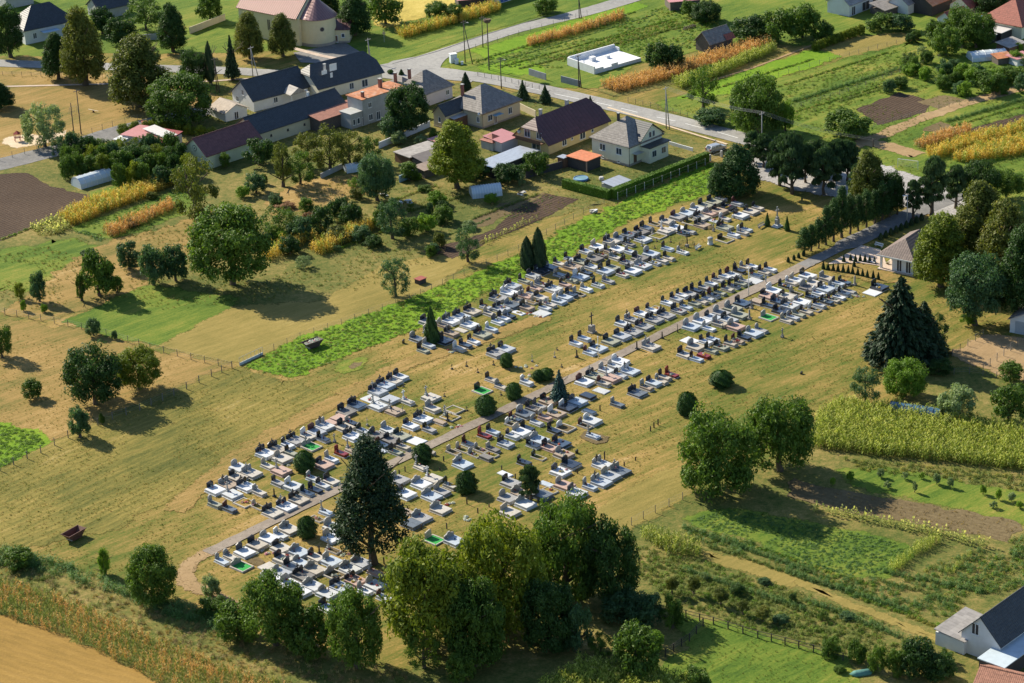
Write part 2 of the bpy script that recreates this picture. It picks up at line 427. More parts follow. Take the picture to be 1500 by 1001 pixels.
def crown_spruce(seed, whorls=26, leaf=.05, power=1.0, droop=.32, dens=9):
    rs = np.random.RandomState(seed); C, Nn, Ax, lv = [], [], [], []
    for w in range(whorls):
        z = .04+.95*(w/whorls)**.92; R = (1-z)**power*1.0+.015
        nb = max(5, int(13*R+4))
        for k in range(nb):
            th = 2*math.pi*(k+rs.uniform(-.3, .3))/nb+w*.7; rl = R*rs.uniform(.78, 1.1)
            m = max(3, int(dens*rl*2)); tl = rs.uniform(.2, .7)
            for q in range(m):
                s = (q+.5)/m; rr = rl*s
                spread = (1-s)*.10+.03
                zz = z-droop*rl*.32*s+.05*rl*s*s
                for sd_ in (-1, 0, 1):
                    a = th+sd_*spread*1.6/(s+.35)
                    C.append((rr*math.cos(a), rr*math.sin(a), zz+rs.normal(0, .006)-abs(sd_)*.006)); Ax.append((math.cos(a), math.sin(a), -droop*.5)); Nn.append((rs.normal(0, .35)+.25*math.cos(a), rs.normal(0, .35)+.25*math.sin(a), 1)); lv.append(tl*.6+.35*s)
    C = np.array(C); Nn = unit(np.array(Nn)); Ax = np.array(Ax)
    b = unit(Ax-Nn*(Ax*Nn).sum(1, keepdims=True)); a = np.cross(Nn, b); s = (leaf*rs.uniform(.7, 1.3, len(C)))[:, None]
    V = np.stack([C+b*s*1.7, C+a*s*.7, C-b*s*1.3, C-a*s*.7], 1)
    V[:, :, 2] = np.clip(V[:, :, 2], .0, 1.03)
    return quads_mesh('crown_needles', V, np.clip(np.array(lv), 0, 1))
def crown_thuja(seed, n=3500, leaf=.05, prof=None, rough=.12, zs=1.0):
    """dense evergreen: prof(z) gives radius; sprays stand upright around a dark dense core"""
    rs = np.random.RandomState(seed)
    z = rs.uniform(0, 1, n*3); r = np.array([prof(q) for q in z]); k = rs.uniform(size=len(z)) < r/max(r.max(), .01); z, r = z[k][:n], r[k][:n]
    th = rs.uniform(0, 2*math.pi, len(z))
    w = 1+rough*np.sin(th*3+seed+z*5)*np.sin(z*9+seed)+rough*.8*np.sin(th*7+z*16+seed)
    rr = r*w*rs.uniform(.80, 1.04, len(z))
    p = np.c_[rr*np.cos(th), rr*np.sin(th), z]
    d = np.c_[np.cos(th), np.sin(th), rs.uniform(-.1, .8, len(z))]
    nn = unit(d+rs.normal(size=p.shape)*.4)
    V = leaf_quads(p, nn, leaf, rs, 1.5, np.array([0, 0, 1.0])); V[:, :, 2] = (V[:, :, 2]-p[:, 2:3])*zs+p[:, 2:3]
    l = np.clip(.42+.25*np.sin(th*5+z*14)+rs.normal(0, .14, len(z)), 0, 1)
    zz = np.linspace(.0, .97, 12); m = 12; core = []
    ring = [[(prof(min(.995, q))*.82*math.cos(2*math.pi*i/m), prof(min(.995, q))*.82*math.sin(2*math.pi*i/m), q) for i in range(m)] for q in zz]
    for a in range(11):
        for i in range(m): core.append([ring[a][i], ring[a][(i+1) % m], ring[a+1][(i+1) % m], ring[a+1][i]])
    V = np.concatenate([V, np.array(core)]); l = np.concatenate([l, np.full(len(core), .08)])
    return quads_mesh('crown_sprays', V, l)
def crown_pine(seed, n=9000, leaf=.034):
    rs = np.random.RandomState(seed); pts, nr, lv = [], [], []
    for k in range(26):
        th = 2.4*k; z = .12+.83*(k/26); rad = (.95 if z < .55 else .95*(1-(z-.55)/.62))*rs.uniform(.35, .95)
        x, y, q = rad*math.cos(th)*.8, rad*math.sin(th)*.8, rs.uniform(.2, .33)
        c = n//26; d = unit(rs.normal(size=(c, 3))); d[:, 2] = np.abs(d[:, 2])*.9-.15
        r = q*rs.uniform(.5, 1.1, c)
        pts.append(np.c_[x+d[:, 0]*r, y+d[:, 1]*r, z+d[:, 2]*r*.45]); nr.append(d); lv.append(np.full(c, rs.uniform(.2, .65)))
    p = np.concatenate(pts); d = np.concatenate(nr)
    return quads_mesh('crown_needles', leaf_quads(p, unit(d+rs.normal(size=p.shape)*.5), leaf, rs, 1.9), np.clip(np.concatenate(lv)+rs.normal(0, .15, len(p)), 0, 1))
def trunk_mesh(seed, limbs=5, lean=.0, top=.8):
    """unit trunk: height 1, radius about 0.03, with limbs reaching into the crown"""
    rs = random.Random(seed); b = MB(); pts = []; x = y = 0
    for i in range(6):
        z = i/5*top; pts.append((x, y, z)); x += rs.uniform(-.02, .02)+lean*.2; y += rs.uniform(-.02, .02)
    rad = [.045, .032, .027, .022, .016, .008]
    for i in range(5): b.tube(pts[i], pts[i+1], rad[i], rad[i+1], 8, cap=(i in (0, 4)))
    for k in range(limbs):
        i = rs.randint(1, 4); p = Vector(pts[i]); a = 2.4*k+rs.uniform(-.4, .4); l = rs.uniform(.14, .3)
        q = p+Vector((math.cos(a)*l, math.sin(a)*l, rs.uniform(.1, .26))); b.tube(p, q, rad[i]*.55, .006, 5, False)
        a2 = a+rs.uniform(-.9, .9); b.tube(p.lerp(q, .55), p.lerp(q, .55)+Vector((math.cos(a2)*l*.6, math.sin(a2)*l*.6, .14)), rad[i]*.3, .004, 4, False)
    return b.mesh('trunk')
BARK = mat('bark', (.10, .075, .05), .35, 6, .95, .6, 12)
TRUNKS = [trunk_mesh(i, 6, 0 if i < 4 else .35) for i in range(5)]
for m_ in TRUNKS: m_.materials.append(BARK)
def egg(z): return max(.02, math.sqrt(max(0, 1-((z-.40)/(.605 if z > .4 else .52))**2)))
def column(z): return max(.01, (min(1, (z+.06)*5))**.5*(1-z**2.6)**.8)
def cone(z): return max(.01, min(1, (z+.04)*9)**.5*(1-z)**.82)
def ball(z): return max(.02, math.sqrt(max(0, 1-((z-.47)/.535)**2)))
tallp = lambda z: max(.05, min(1, (z+.12)*3.2)**.6*(1-max(0, z-.25)**1.7*1.35))
spire = lambda z: max(.03, (1-z)**.72*min(1, (z+.10)*3.4)**.7)
CR = {
 'broad': [crown_broad(11, 22000, 62, .032, 1.6, .35, lobe=(.22, .38)), crown_broad(12, 22000, 58, .032, 1.6, .45, lobe=(.22, .38)), crown_broad(13, 22000, 70, .032, 1.6, .4, lobe=(.18, .36)), crown_broad(14, 22000, 50, .032, 1.6, .3, lobe=(.22, .42))],
 'tall': [crown_broad(21, 24000, 95, .037, 2.6, prof=tallp, lobe=(.26, .42)), crown_broad(22, 24000, 100, .037, 2.6, prof=tallp, lobe=(.26, .40))],
 'loose': [crown_broad(31, 8500, 26, .036, 1.9, .8, lobe=(.2, .34)), crown_broad(32, 8500, 28, .036, 1.9, .75, lobe=(.2, .34)), crown_broad(33, 8500, 24, .036, 1.9, .8, lobe=(.2, .36))],
 'small': [crown_broad(41, 5600, 26, .054, 1.6, lobe=(.30, .46)), crown_broad(42, 5600, 28, .054, 1.6, lobe=(.28, .46)), crown_broad(43, 5000, 16, .054, 1.6, .4, lobe=(.28, .44)), crown_broad(44, 5600, 26, .054, 1.6, lobe=(.30, .46))],
 'willow': [crown_broad(51, 9000, 70, .034, 1.6, lobe=(.14, .26))],
 'spruce': [crown_spruce(61), crown_spruce(62, 22, .055)],
 'bigspruce': [crown_spruce(63, 40, .032, .85, .45, 15)],
 'cypress': [crown_broad(71, 26000, 190, .030, 3.0, prof=spire, lobe=(.17, .30))],
 'thujatree': [crown_broad(75, 9000, 80, .055, 4.2, prof=lambda z: max(.08, min(1, (z+.08)*4)**.5*(1-z**2.2*.85)), lobe=(.32, .52)), crown_broad(76, 9000, 80, .055, 4.2, prof=lambda z: max(.08, min(1, (z+.08)*4)**.5*(1-z**1.5*.8)), lobe=(.32, .5))],
 'pine': [crown_pine(81), crown_pine(82)],
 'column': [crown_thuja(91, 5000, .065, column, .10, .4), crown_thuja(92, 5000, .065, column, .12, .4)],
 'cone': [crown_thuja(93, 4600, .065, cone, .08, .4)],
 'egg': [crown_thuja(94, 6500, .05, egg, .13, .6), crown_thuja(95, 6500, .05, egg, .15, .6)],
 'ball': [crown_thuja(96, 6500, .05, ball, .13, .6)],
}
LM = {
 'green': leafmat('leaf_green', (.030, .075, .012), (.130, .220, .028), (.26, .32, .04)),
 'dark': leafmat('leaf_dark_green', (.018, .055, .014), (.065, .130, .026), (.12, .17, .04)),
 'yellow': leafmat('leaf_yellow_green', (.060, .105, .012), (.24, .29, .025), (.46, .42, .04)),
 'olive': leafmat('leaf_olive', (.038, .072, .014), (.17, .19, .032), (.42, .32, .07)),
 'blue': leafmat('leaf_blue_green', (.028, .080, .032), (.105, .190, .070), (.20, .28, .11)),
 'pale': leafmat('leaf_pale', (.09, .16, .06), (.30, .38, .16), (.42, .48, .24)),
 'bright': leafmat('leaf_bright', (.07, .15, .014), (.22, .36, .03), (.36, .46, .05)),
 'needle': leafmat('needle_dark', (.012, .034, .016), (.040, .078, .030), (.085, .13, .045), .2),
 'bluespruce': leafmat('needle_blue', (.020, .060, .055), (.075, .155, .135), None, .2),
 'pine': leafmat('needle_pine', (.018, .050, .020), (.075, .135, .045), (.15, .20, .06), .25),
 'thuja': leafmat('spray_thuja', (.018, .055, .014), (.070, .145, .032), (.15, .22, .05), .25),
 'thujad': leafmat('spray_thuja_dark', (.014, .040, .016), (.048, .090, .034), (.14, .14, .05), .2),
 'brown': leafmat('leaf_brown', (.14, .08, .04), (.36, .20, .10), None),
}
for k_, ms in CR.items():
    for m_ in ms: m_.materials.append(LM['green'])
_tn = 0
def plant(name, cat, u, vb, vt, wpx, kind, col, label, group=None, cb=.18, trunk=True, tw=1.0, depth=1.0, lean=False):
    """a tree or shrub whose foot is seen at (u,vb), top at vt, crown wpx pixels wide"""
    global _tn; _tn += 1
    if kind in ('egg', 'ball'): vb -= wpx*.20; vt += wpx*.14
    elif kind in ('broad', 'tall', 'small', 'loose', 'willow', 'pine'): vt += wpx*.06; wpx *= .92
    b = G(u, vb); h = max(.5, HT(b, vt)); w = wpx/SCL(b)
    t = thing(name, label, cat, b, RNG.uniform(0, 6.28), group)
    c = link('crown', CR[kind][_tn % len(CR[kind])], t, (0, 0, h*cb), RNG.uniform(0, 6.28), (w/2, w/2*depth, h*(1-cb)))
    setmat(c, LM[col])
    if trunk:
        tr = TRUNKS[4] if lean else TRUNKS[_tn % 4]
        q = link('trunk', tr, t, (0, 0, -.1), RNG.uniform(0, 6.28) if not lean else 2.2-t.rotation_euler.z, (h*1.0*tw if h > 6 else h*1.3*tw, h*1.0*tw if h > 6 else h*1.3*tw, h*.9))
    return t

# ground-cover plants used only as instances
def proto(name, me, m):
    me.materials.append(m); o = bpy.data.objects.new(name, me); return o
def corn_mesh(seed, tassel=True, h=2.1, nl=9, lw=.055):
    rs = np.random.RandomState(seed); Q = []; lv = []
    Q.append([(-.025, 0, 0), (.025, 0, 0), (.015, 0, h), (-.015, 0, h)]); lv.append(.3)
    Q.append([(0, -.025, 0), (0, .025, 0), (0, .015, h), (0, -.015, h)]); lv.append(.3)
    for k in range(nl):
        a = k*2.6+rs.uniform(-.4, .4); z = h*(.15+.81*k/nl); L = rs.uniform(.45, .75); c, s = math.cos(a), math.sin(a); w = lw
        p0 = np.array([0, 0, z]); p1 = np.array([c*L*.5, s*L*.5, z+.28]); p2 = np.array([c*L, s*L, z+rs.uniform(-.15, .15)]); n = np.array([-s, c, 0])*w
        Q.append([p0-n*.6, p0+n*.6, p1+n, p1-n]); Q.append([p1-n, p1+n, p2+n*.2, p2-n*.2]); lv += [rs.uniform(.2, .8)]*2
    if tassel:
        for k in range(3):
            a = k*2.1; Q.append([(0, 0, h), (.02, .02, h), (math.cos(a)*.16, math.sin(a)*.16, h+.32), (math.cos(a)*.16-.03, math.sin(a)*.16, h+.3)]); lv.append(.98)
    return quads_mesh('corn_plant', np.array(Q, dtype=float), np.array(lv))
def clump_mesh(seed, n=60, r=.5, h=.55, leaf=.075, up=.5):
    rs = np.random.RandomState(seed); d = unit(rs.normal(size=(n, 3))); d[:, 2] = np.abs(d[:, 2])
    p = d*np.array([r, r, h])*rs.uniform(.55, 1, (n, 1))
    return quads_mesh('weed_clump', leaf_quads(p, unit(d+rs.normal(size=p.shape)*.5+np.array([0, 0, up])), leaf, rs), rs.uniform(.1, .9, n))
def tuft_mesh(seed, n=16, r=.28, h=.5):
    rs = np.random.RandomState(seed); Q = []
    for k in range(n):
        a, q = rs.uniform(0, 6.28), rs.uniform(0, r); x, y = q*math.cos(a), q*math.sin(a); b = rs.uniform(0, 6.28); w = .03; l = h*rs.uniform(.6, 1.2)
        dx, dy = math.cos(b)*w, math.sin(b)*w; ox, oy = rs.normal(0, .16, 2)
        Q.append([(x-dx, y-dy, 0), (x+dx, y+dy, 0), (x+dx*.3+ox, y+dy*.3+oy, l), (x-dx*.3+ox, y-dy*.3+oy, l)])
    return quads_mesh('grass_tuft', np.array(Q), rs.uniform(.1, .95, n))
def flower_mesh(seed):
    rs = np.random.RandomState(seed); Q = [[(-.02, 0, 0), (.02, 0, 0), (.015, 0, 1.3), (-.015, 0, 1.3)]]; lv = [.2]
    for k in range(6):
        a = k*2.2; z = .3+.15*k; L = .3; c, s = math.cos(a), math.sin(a); n = np.array([-s, c, 0])*.13
        p0, p1, p2 = np.array([0, 0, z]), np.array([c*L*.6, s*L*.6, z+.08]), np.array([c*L*1.2, s*L*1.2, z-.08])
        Q.append([p0, p1-n, p2, p1+n]); lv.append(rs.uniform(.2, .6))
    for k in range(6):
        a = k*1.05; Q.append([(0, .05, 1.32), (.16*math.cos(a), .08, 1.32+.16*math.sin(a)), (.2*math.cos(a+.5), .1, 1.32+.2*math.sin(a+.5)), (.16*math.cos(a+1), .08, 1.32+.16*math.sin(a+1))]); lv.append(.97)
    return quads_mesh('sunflower_plant', np.array(Q), np.array(lv))
CORN_G = leafmat('corn_green', (.09, .15, .02), (.28, .34, .06), (.66, .56, .2), .42)
CORN_Y = leafmat('corn_yellow_green', (.17, .24, .03), (.56, .60, .10), (.92, .86, .34), .45)
CORN_O = leafmat('corn_dry', (.32, .17, .05), (.80, .46, .15), (.90, .66, .32), .46)
CORN_GO = leafmat('corn_gold', (.34, .23, .03), (.84, .60, .10), (.92, .76, .30), .48)
WEED_B = leafmat('weed_bright', (.06, .13, .010), (.17, .30, .02), (.34, .42, .04), .42)
WEED_D = leafmat('weed_dull', (.06, .10, .018), (.19, .25, .045), (.36, .33, .09), .4)
WEED_B2 = leafmat('weed_blue_green', (.045, .11, .03), (.14, .26, .07), (.24, .36, .12), .4)
WEED_Y = leafmat('weed_yellow', (.12, .13, .02), (.36, .33, .05), (.5, .44, .08), .3)
WEED_BR = leafmat('weed_brown', (.10, .07, .03), (.30, .20, .08), (.42, .30, .12), .2)
STRAW = leafmat('grass_straw', (.26, .18, .06), (.52, .38, .14), (.62, .48, .2), .2)
GRASSG = leafmat('grass_green', (.07, .10, .02), (.22, .25, .06), (.38, .34, .1), .3)
P_cornG = [proto('plant_corn_green', corn_mesh(i), CORN_G) for i in (1, 2)]
P_cornY = [proto('plant_corn_yellow', corn_mesh(i, True, 2.1, 13, .085), CORN_Y) for i in (3, 4)]+[P_cornG[0]]
P_cornO = [proto('plant_corn_dry', corn_mesh(i, True, h_, 11, .065), CORN_O) for i, h_ in ((5, 2.1), (6, 1.6), (16, 1.9))]+[proto('plant_corn_withered', corn_mesh(15, False, 1.5), WEED_BR)]
P_cornGO = [proto('plant_corn_gold', corn_mesh(i, True, h_, 12, .07), CORN_GO) for i, h_ in ((7, 2.1), (8, 1.7), (18, 2.0))]+[P_cornY[0]]
P_weedB = [proto('plant_weed_bright', clump_mesh(i, 60), WEED_B) for i in (1, 2)]+[proto('plant_weed_yellowish', clump_mesh(9, 50, .45, .5), WEED_Y)]
P_weedD = [proto('plant_weed_dull', clump_mesh(i, 60, .5, .7), WEED_D) for i in (3, 4)]
P_weedT = [proto('plant_weed_tall', clump_mesh(i, 90, .55, 1.3, .075), WEED_B2) for i in (5, 6)]
P_weedBR = [proto('plant_weed_brown', clump_mesh(i, 60, .5, .8, .055), WEED_BR) for i in (7, 8)]+[P_weedD[0]]
P_low = [proto('plant_low_leaf', clump_mesh(i, 44, .4, .32, .07), WEED_B2) for i in (11, 12)]
P_straw = [proto('plant_straw_tuft', tuft_mesh(i), STRAW) for i in (1, 2)]
P_grass = [proto('plant_grass_tuft', tuft_mesh(i), GRASSG) for i in (3, 4)]
P_mix = P_straw+P_grass
SUNF = leafmat('sunflower', (.16, .22, .04), (.50, .52, .14), (.85, .78, .30), .4)
P_sun = [proto('plant_sunflower', flower_mesh(i), SUNF) for i in (1, 2)]
# ------------------------------------------------------------------ ground, fields, roads
DRY = (.44, .29, .095); STR = (.56, .40, .155); GRN = (.13, .165, .035); OLV = (.24, .215, .060); BRN = (.21, .135, .062)
M_lawn = gmat('lawn_dry', [(.05, (.045, .082, .010)), (.25, (.090, .122, .018)), (.44, (.165, .148, .032)), (.62, (.255, .188, .052)), (.80, (.350, .230, .078)), (.95, (.440, .320, .150))], big=.035, mid=.30, streak=40)
M_mown = gmat('meadow_mown', [(.05, (0.059, 0.075, 0.015)), (.32, (0.130, 0.128, 0.028)), (.55, (0.210, 0.176, 0.041)), (.78, (0.294, 0.224, 0.061)), (.95, (0.370, 0.299, 0.123))], rows=(47, 1.5, .34, (0.076, 0.079, 0.018)), streak=47)
M_straw = gmat('meadow_straw', [(.08, (0.118, 0.119, 0.026)), (.4, (0.223, 0.180, 0.048)), (.65, (0.294, 0.224, 0.066)), (.9, (0.370, 0.290, 0.111))], rows=(40, 2.2, .22, (0.160, 0.145, 0.033)), streak=40, k=2.8)
M_green = gmat('meadow_green', [(.06, (0.038, 0.084, 0.010)), (.35, (0.084, 0.145, 0.016)), (.6, (0.143, 0.189, 0.025)), (.8, (0.218, 0.216, 0.038)), (.96, (0.311, 0.255, 0.066))], streak=40)
M_bright = gmat('weedy_green', [(.1, (.060, .140, .008)), (.5, (.135, .245, .012)), (.9, (.270, .340, .030))], mid=.8, k=2.4)
M_orange = gmat('grass_burnt', [(.05, (0.084, 0.101, 0.020)), (.33, (0.193, 0.154, 0.042)), (.58, (0.290, 0.192, 0.063)), (.84, (0.361, 0.242, 0.091)), (.97, (0.437, 0.334, 0.151))], streak=40)
M_rough = gmat('grass_rough', [(.05, (0.042, 0.070, 0.012)), (.32, (0.092, 0.114, 0.024)), (.55, (0.160, 0.150, 0.039)), (.78, (0.252, 0.195, 0.063)), (.96, (0.353, 0.273, 0.118))], mid=.6)
M_soil = gmat('soil_dark', [(.1, (.042, .028, .020)), (.5, (.082, .054, .036)), (.9, (.150, .104, .070))], mid=1.2, rows=(46, .9, .6, (.030, .020, .015)), bmp=.8, k=2.4)
M_soilb = gmat('soil_brown', [(.1, (.090, .068, .034)), (.5, (.155, .116, .056)), (.9, (.260, .200, .105))], mid=1.2, rows=(-41, 1.0, .3, (.08, .058, .032)), k=2.4)
M_path = gmat('bare_earth', [(.1, (.200, .140, .068)), (.5, (.330, .225, .115)), (.9, (.430, .310, .175))], bmp=.3, k=2.4)
M_field = gmat('stubble_field', [(.08, (0.172, 0.112, 0.026)), (.4, (0.279, 0.172, 0.042)), (.65, (0.344, 0.212, 0.056)), (.92, (0.410, 0.280, 0.100))], rows=(-33, 1.6, .28, (0.180, 0.112, 0.032)), streak=-33, k=2.6)
M_asph = gmat('asphalt_worn', [(.2, (.24, .235, .225)), (.5, (.30, .295, .28)), (.85, (.37, .36, .335))], bmp=.1, mid=.6)
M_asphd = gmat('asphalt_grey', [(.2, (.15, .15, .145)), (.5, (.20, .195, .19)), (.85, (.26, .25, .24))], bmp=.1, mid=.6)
M_track = gmat('asphalt_path', [(.2, (.20, .165, .135)), (.5, (.255, .215, .175)), (.85, (.32, .27, .22))], bmp=.2, mid=.8)
M_gravel = gmat('gravel_grey', [(.2, (.25, .24, .23)), (.5, (.36, .345, .33)), (.85, (.50, .48, .46))], bmp=.6, mid=1.5)
M_pave = gmat('paving_pink', [(.2, (.42, .33, .27)), (.5, (.52, .42, .34)), (.85, (.60, .5, .42))], bmp=.1)
M_sand = gmat('sand', [(.2, (.48, .37, .25)), (.5, (.58, .46, .32)), (.85, (.66, .55, .4))], bmp=.2)
M_paint = mat('road_paint', (.72, .72, .70), .12, 3, .7)

HARD = {'asphalt_worn', 'asphalt_grey', 'asphalt_path', 'paving_pink'}
def sheet(name, m, z, *uv, jit=.45, label=None): return flat(name, gp(*uv), m, z, label, jit=jit, fade=0 if m.name in HARD else (1.0 if 'soil' in m.name else 2.4))
me = bpy.data.meshes.new('ground')
xs = [-6000, -600, -160, 160, 600, 6000]; ys = [-4000, 200, 330, 520, 720, 1200, 9000]
me.from_pydata([(x, y, 0) for y in ys for x in xs], [], [(j*6+i, j*6+i+1, j*6+i+7, j*6+i+6) for j in range(6) for i in range(5)])
me.materials.append(M_lawn); tag(link('ground', me), 'dry yellow green grass of the cemetery and village', None, None, 'structure')

Z1, Z2, Z3, Z4 = .012, .024, .036, .05
sheet('village_ground', M_rough, .006, (-40,120), (330,150), (560,110), (700,125), (900,170), (1040,215), (1030,240), (890,295), (760,330), (560,250), (300,250), (-40,260))
sheet('village_ground', M_green, .006, (-120,-60), (1700,-60), (1700,60), (1400,90), (1100,60), (700,120), (560,90), (430,75), (-120,84))
# left side
sheet('playground_lawn', M_orange, Z1, (-20,106), (250,112), (335,150), (200,185), (100,212), (-20,235))
sheet('sand_patch', M_sand, Z2, (2,205), (30,197), (60,200), (92,192), (95,200), (60,212), (25,216))
sheet('lane', M_asphd, Z3, (-40,246), (0,232), (100,207), (165,186), (240,168), (330,148), (345,158), (250,184), (160,207), (90,228), (0,250), (-40,262), jit=.1)
sheet('orchard_ground', M_rough, Z1, (-20,250), (60,236), (120,205), (260,222), (300,250), (560,240), (760,250), (830,270), (880,300), (760,330), (690,360), (640,390), (480,440), (340,450), (230,420), (0,455), (-20,455))
sheet('ploughed_field', M_soil, Z2, (-20,258), (40,253), (60,266), (100,280), (147,290), (120,308), (60,328), (-20,362), jit=.3)
sheet('green_plot', M_green, Z2, (128,284), (190,266), (208,275), (150,298))
sheet('green_plot', M_green, Z2, (105,335), (180,310), (270,275), (300,285), (275,312), (190,345), (150,350))
sheet('grass_rough_patch', M_green, Z2, (-20,372), (110,348), (140,362), (110,395), (70,425), (-20,430), jit=.9)
sheet('grass_burnt_patch', M_orange, Z2, (120,372), (200,345), (290,318), (330,300), (330,330), (250,395), (160,445), (60,470), (0,455), (60,425), jit=.8)
sheet('grass_burnt_patch', M_orange, Z2, (395,285), (470,262), (545,255), (540,285), (480,300), (400,318), jit=.8)
sheet('meadow_green_patch', M_green, Z3, (95,472), (215,418), (285,428), (350,436), (340,450), (235,506), (190,500), (140,484), jit=.4)
sheet('meadow_straw_patch', M_straw, Z3, (236,507), (342,450), (470,442), (560,392), (655,368), (690,380), (640,420), (560,458), (480,485), (385,520), (350,533), (300,522), jit=.3)
sheet('ploughed_plot', M_soil, Z3, (622,368), (720,340), (760,305), (800,285), (846,292), (800,318), (720,352), (664,379), jit=.25)
sheet('garden_plot', M_soilb, Z2, (700,335), (760,305), (798,283), (735,300), (690,325), jit=.3)
sheet('meadow_mown_field', M_mown, Z2, (-30,700), (75,650), (165,608), (250,575), (345,540), (420,560), (490,580), (460,610), (330,690), (190,765), (60,800), (-30,800), jit=.6)
sheet('lawn_patch', M_orange, Z1, (-20,470), (120,480), (230,515), (345,535), (250,575), (160,610), (60,650), (-20,640), jit=.8)
sheet('green_crop_plot', M_bright, Z2, (-20,620), (50,632), (70,648), (30,672), (-20,695))
sheet('weedy_strip', M_bright, Z3, (368,538), (420,504), (500,476), (600,438), (700,400), (760,374), (830,336), (900,302), (960,276), (1040,240), (1062,256), (1035,282), (935,318), (870,350), (780,402), (700,434), (640,468), (570,497), (490,526), (432,553), jit=.5)
ribbon('worn_track', smooth_line(gp((255,748), (340,676), (435,618), (525,570), (605,530), (700,500), (800,464))), 3.4, M_orange, Z4, jit=.2, fade=2.2)
ribbon('worn_track', smooth_line(gp((330,800), (285,820), (272,850), (300,868), (350,890))), 2.2, M_path, Z4, jit=.2, fade=1.6)
ribbon('worn_track', smooth_line(gp((300,812), (275,830), (282,856), (320,880))), 1.6, M_path, Z4+.012, jit=.2, fade=1.2)
sheet('green_ring', M_green, Z3, (493,541), (505,528), (530,524), (538,529), (528,540), (505,546), jit=.2)
sheet('bare_patch', M_soilb, Z4, (509,537), (518,532), (528,532), (526,537), (515,540), jit=.15)
# bottom left
sheet('weedy_ground', M_rough, Z1, (-30,800), (80,830), (200,870), (300,905), (450,960), (600,985), (620,1030), (300,1030), (100,930), (-30,900), jit=.6)
sheet('stubble_field', M_field, Z2, (-40,888), (60,920), (150,960), (215,990), (260,1030), (-40,1060), jit=.4)
# bottom right gardens
sheet('straw_patch', M_straw, Z2, (860,760), (930,712), (1005,680), (1015,718), (940,765), (890,800), jit=.5)
sheet('garden_ground', M_rough, Z1, (890,800), (1015,722), (1190,655), (1500,690), (1560,700), (1560,1060), (560,1060), (620,960), (760,900), jit=.6)
sheet('orchard_lawn', M_green, Z2, (1230,690), (1290,684), (1400,705), (1530,728), (1530,775), (1370,738), (1250,712), jit=.3)
sheet('brown_plot', M_soilb, Z3, (1160,700), (1197,712), (1273,727), (1370,742), (1500,766), (1475,792), (1370,773), (1262,756), (1150,726), jit=.35)
sheet('green_leaf_plot', M_green, Z3, (1000,760), (1070,745), (1180,765), (1260,780), (1340,800), (1300,850), (1210,840), (1100,790), (1030,775), jit=.4)
sheet('garden_path', M_straw, Z3, (1025,808), (1080,818), (1165,844), (1178,852), (1158,860), (1090,838), (1035,820), jit=.3)
ribbon('garden_path', smooth_line(gp((1165,850), (1250,888), (1320,915), (1375,938))), 1.4, M_straw, Z3+.004, jit=.2, fade=1.3)
sheet('garden_lawn', M_green, Z2, (985,900), (1060,915), (1150,940), (1235,965), (1280,1030), (950,1030), (965,985), (1010,950), jit=.35)
sheet('corn_ground', M_rough, Z2, (1185,655), (1200,612), (1235,593), (1310,600), (1540,640), (1540,700), (1370,680))
sheet('yard_ground', M_path, Z2, (1395,520), (1440,490), (1540,500), (1540,560), (1470,552), jit=.4)
sheet('shade_garden', M_rough, Z2, (1330,545), (1420,540), (1540,575), (1540,640), (1400,605), (1320,585), jit=.4)
# top right fields
sheet('vegetable_field', M_green, Z1, (655,88), (700,68), (800,38), (920,8), (1010,-10), (1060,30), (1090,60), (1000,80), (930,95), (880,130), (820,128), (720,110), (665,102), jit=.3)
sheet('bright_crop_plot', M_bright, Z2, (690,75), (770,52), (870,22), (930,5), (950,8), (900,28), (800,62), (720,88), jit=.3)
sheet('bright_crop_plot', M_bright, Z2, (700,98), (760,88), (790,96), (800,108), (760,110), (712,106), jit=.3)
sheet('corn_strip_ground', M_rough, Z2, (875,132), (960,110), (1060,85), (1130,62), (1150,75), (1060,102), (960,130), (900,142), jit=.3)
sheet('bright_meadow', M_bright, Z2, (1055,118), (1110,100), (1190,73), (1232,82), (1190,98), (1137,113), (1062,138), (990,146), jit=.3)
sheet('meadow_top', M_straw, Z1, (1180,75), (1240,55), (1320,48), (1345,58), (1240,85), jit=.3)
sheet('weed_field', M_green, Z2, (1130,135), (1230,98), (1310,75), (1400,70), (1430,100), (1360,118), (1290,135), (1220,160), (1165,178), jit=.5)
sheet('grass_field', M_green, Z1, (960,150), (1140,115), (1340,60), (1500,100), (1560,120), (1560,330), (1400,300), (1280,240), (1100,210), jit=.6)
sheet('ploughed_plot', M_soil, Z3, (1255,160), (1318,136), (1368,150), (1355,165), (1285,184), jit=.25)
sheet('brown_plot', M_soilb, Z3, (1345,150), (1385,140), (1412,146), (1375,160), jit=.25)
sheet('brown_plot', M_soilb, Z3, (1350,192), (1378,178), (1402,186), (1385,196), jit=.25)
sheet('brown_plot', M_soil, Z3, (1400,196), (1520,160), (1530,172), (1425,202), jit=.25)
sheet('green_plot', M_green, Z3, (1380,178), (1520,138), (1530,158), (1410,190), jit=.25)
ribbon('dirt_track', smooth_line(gp((1235,222), (1275,205), (1330,182), (1390,160), (1450,142), (1540,118))), 3.2, M_path, Z4, 'bare earth track between the garden plots', jit=.2, fade=1.4)
ribbon('dirt_track', smooth_line(gp((1262,206), (1300,215), (1345,228))), 4.0, M_path, Z4+.012, jit=.2, fade=1.4)
ribbon('garden_path', gp((1045,118), (1100,101), (1192,66)), .8, M_path, Z4)
sheet('dry_top_field', gmat('grain_field', [(.2, (.34, .27, .06)), (.5, (.48, .38, .09)), (.85, (.58, .46, .14))]), Z1, (545,-30), (760,-30), (700,10), (640,20), (560,42), (548,30), jit=.4)
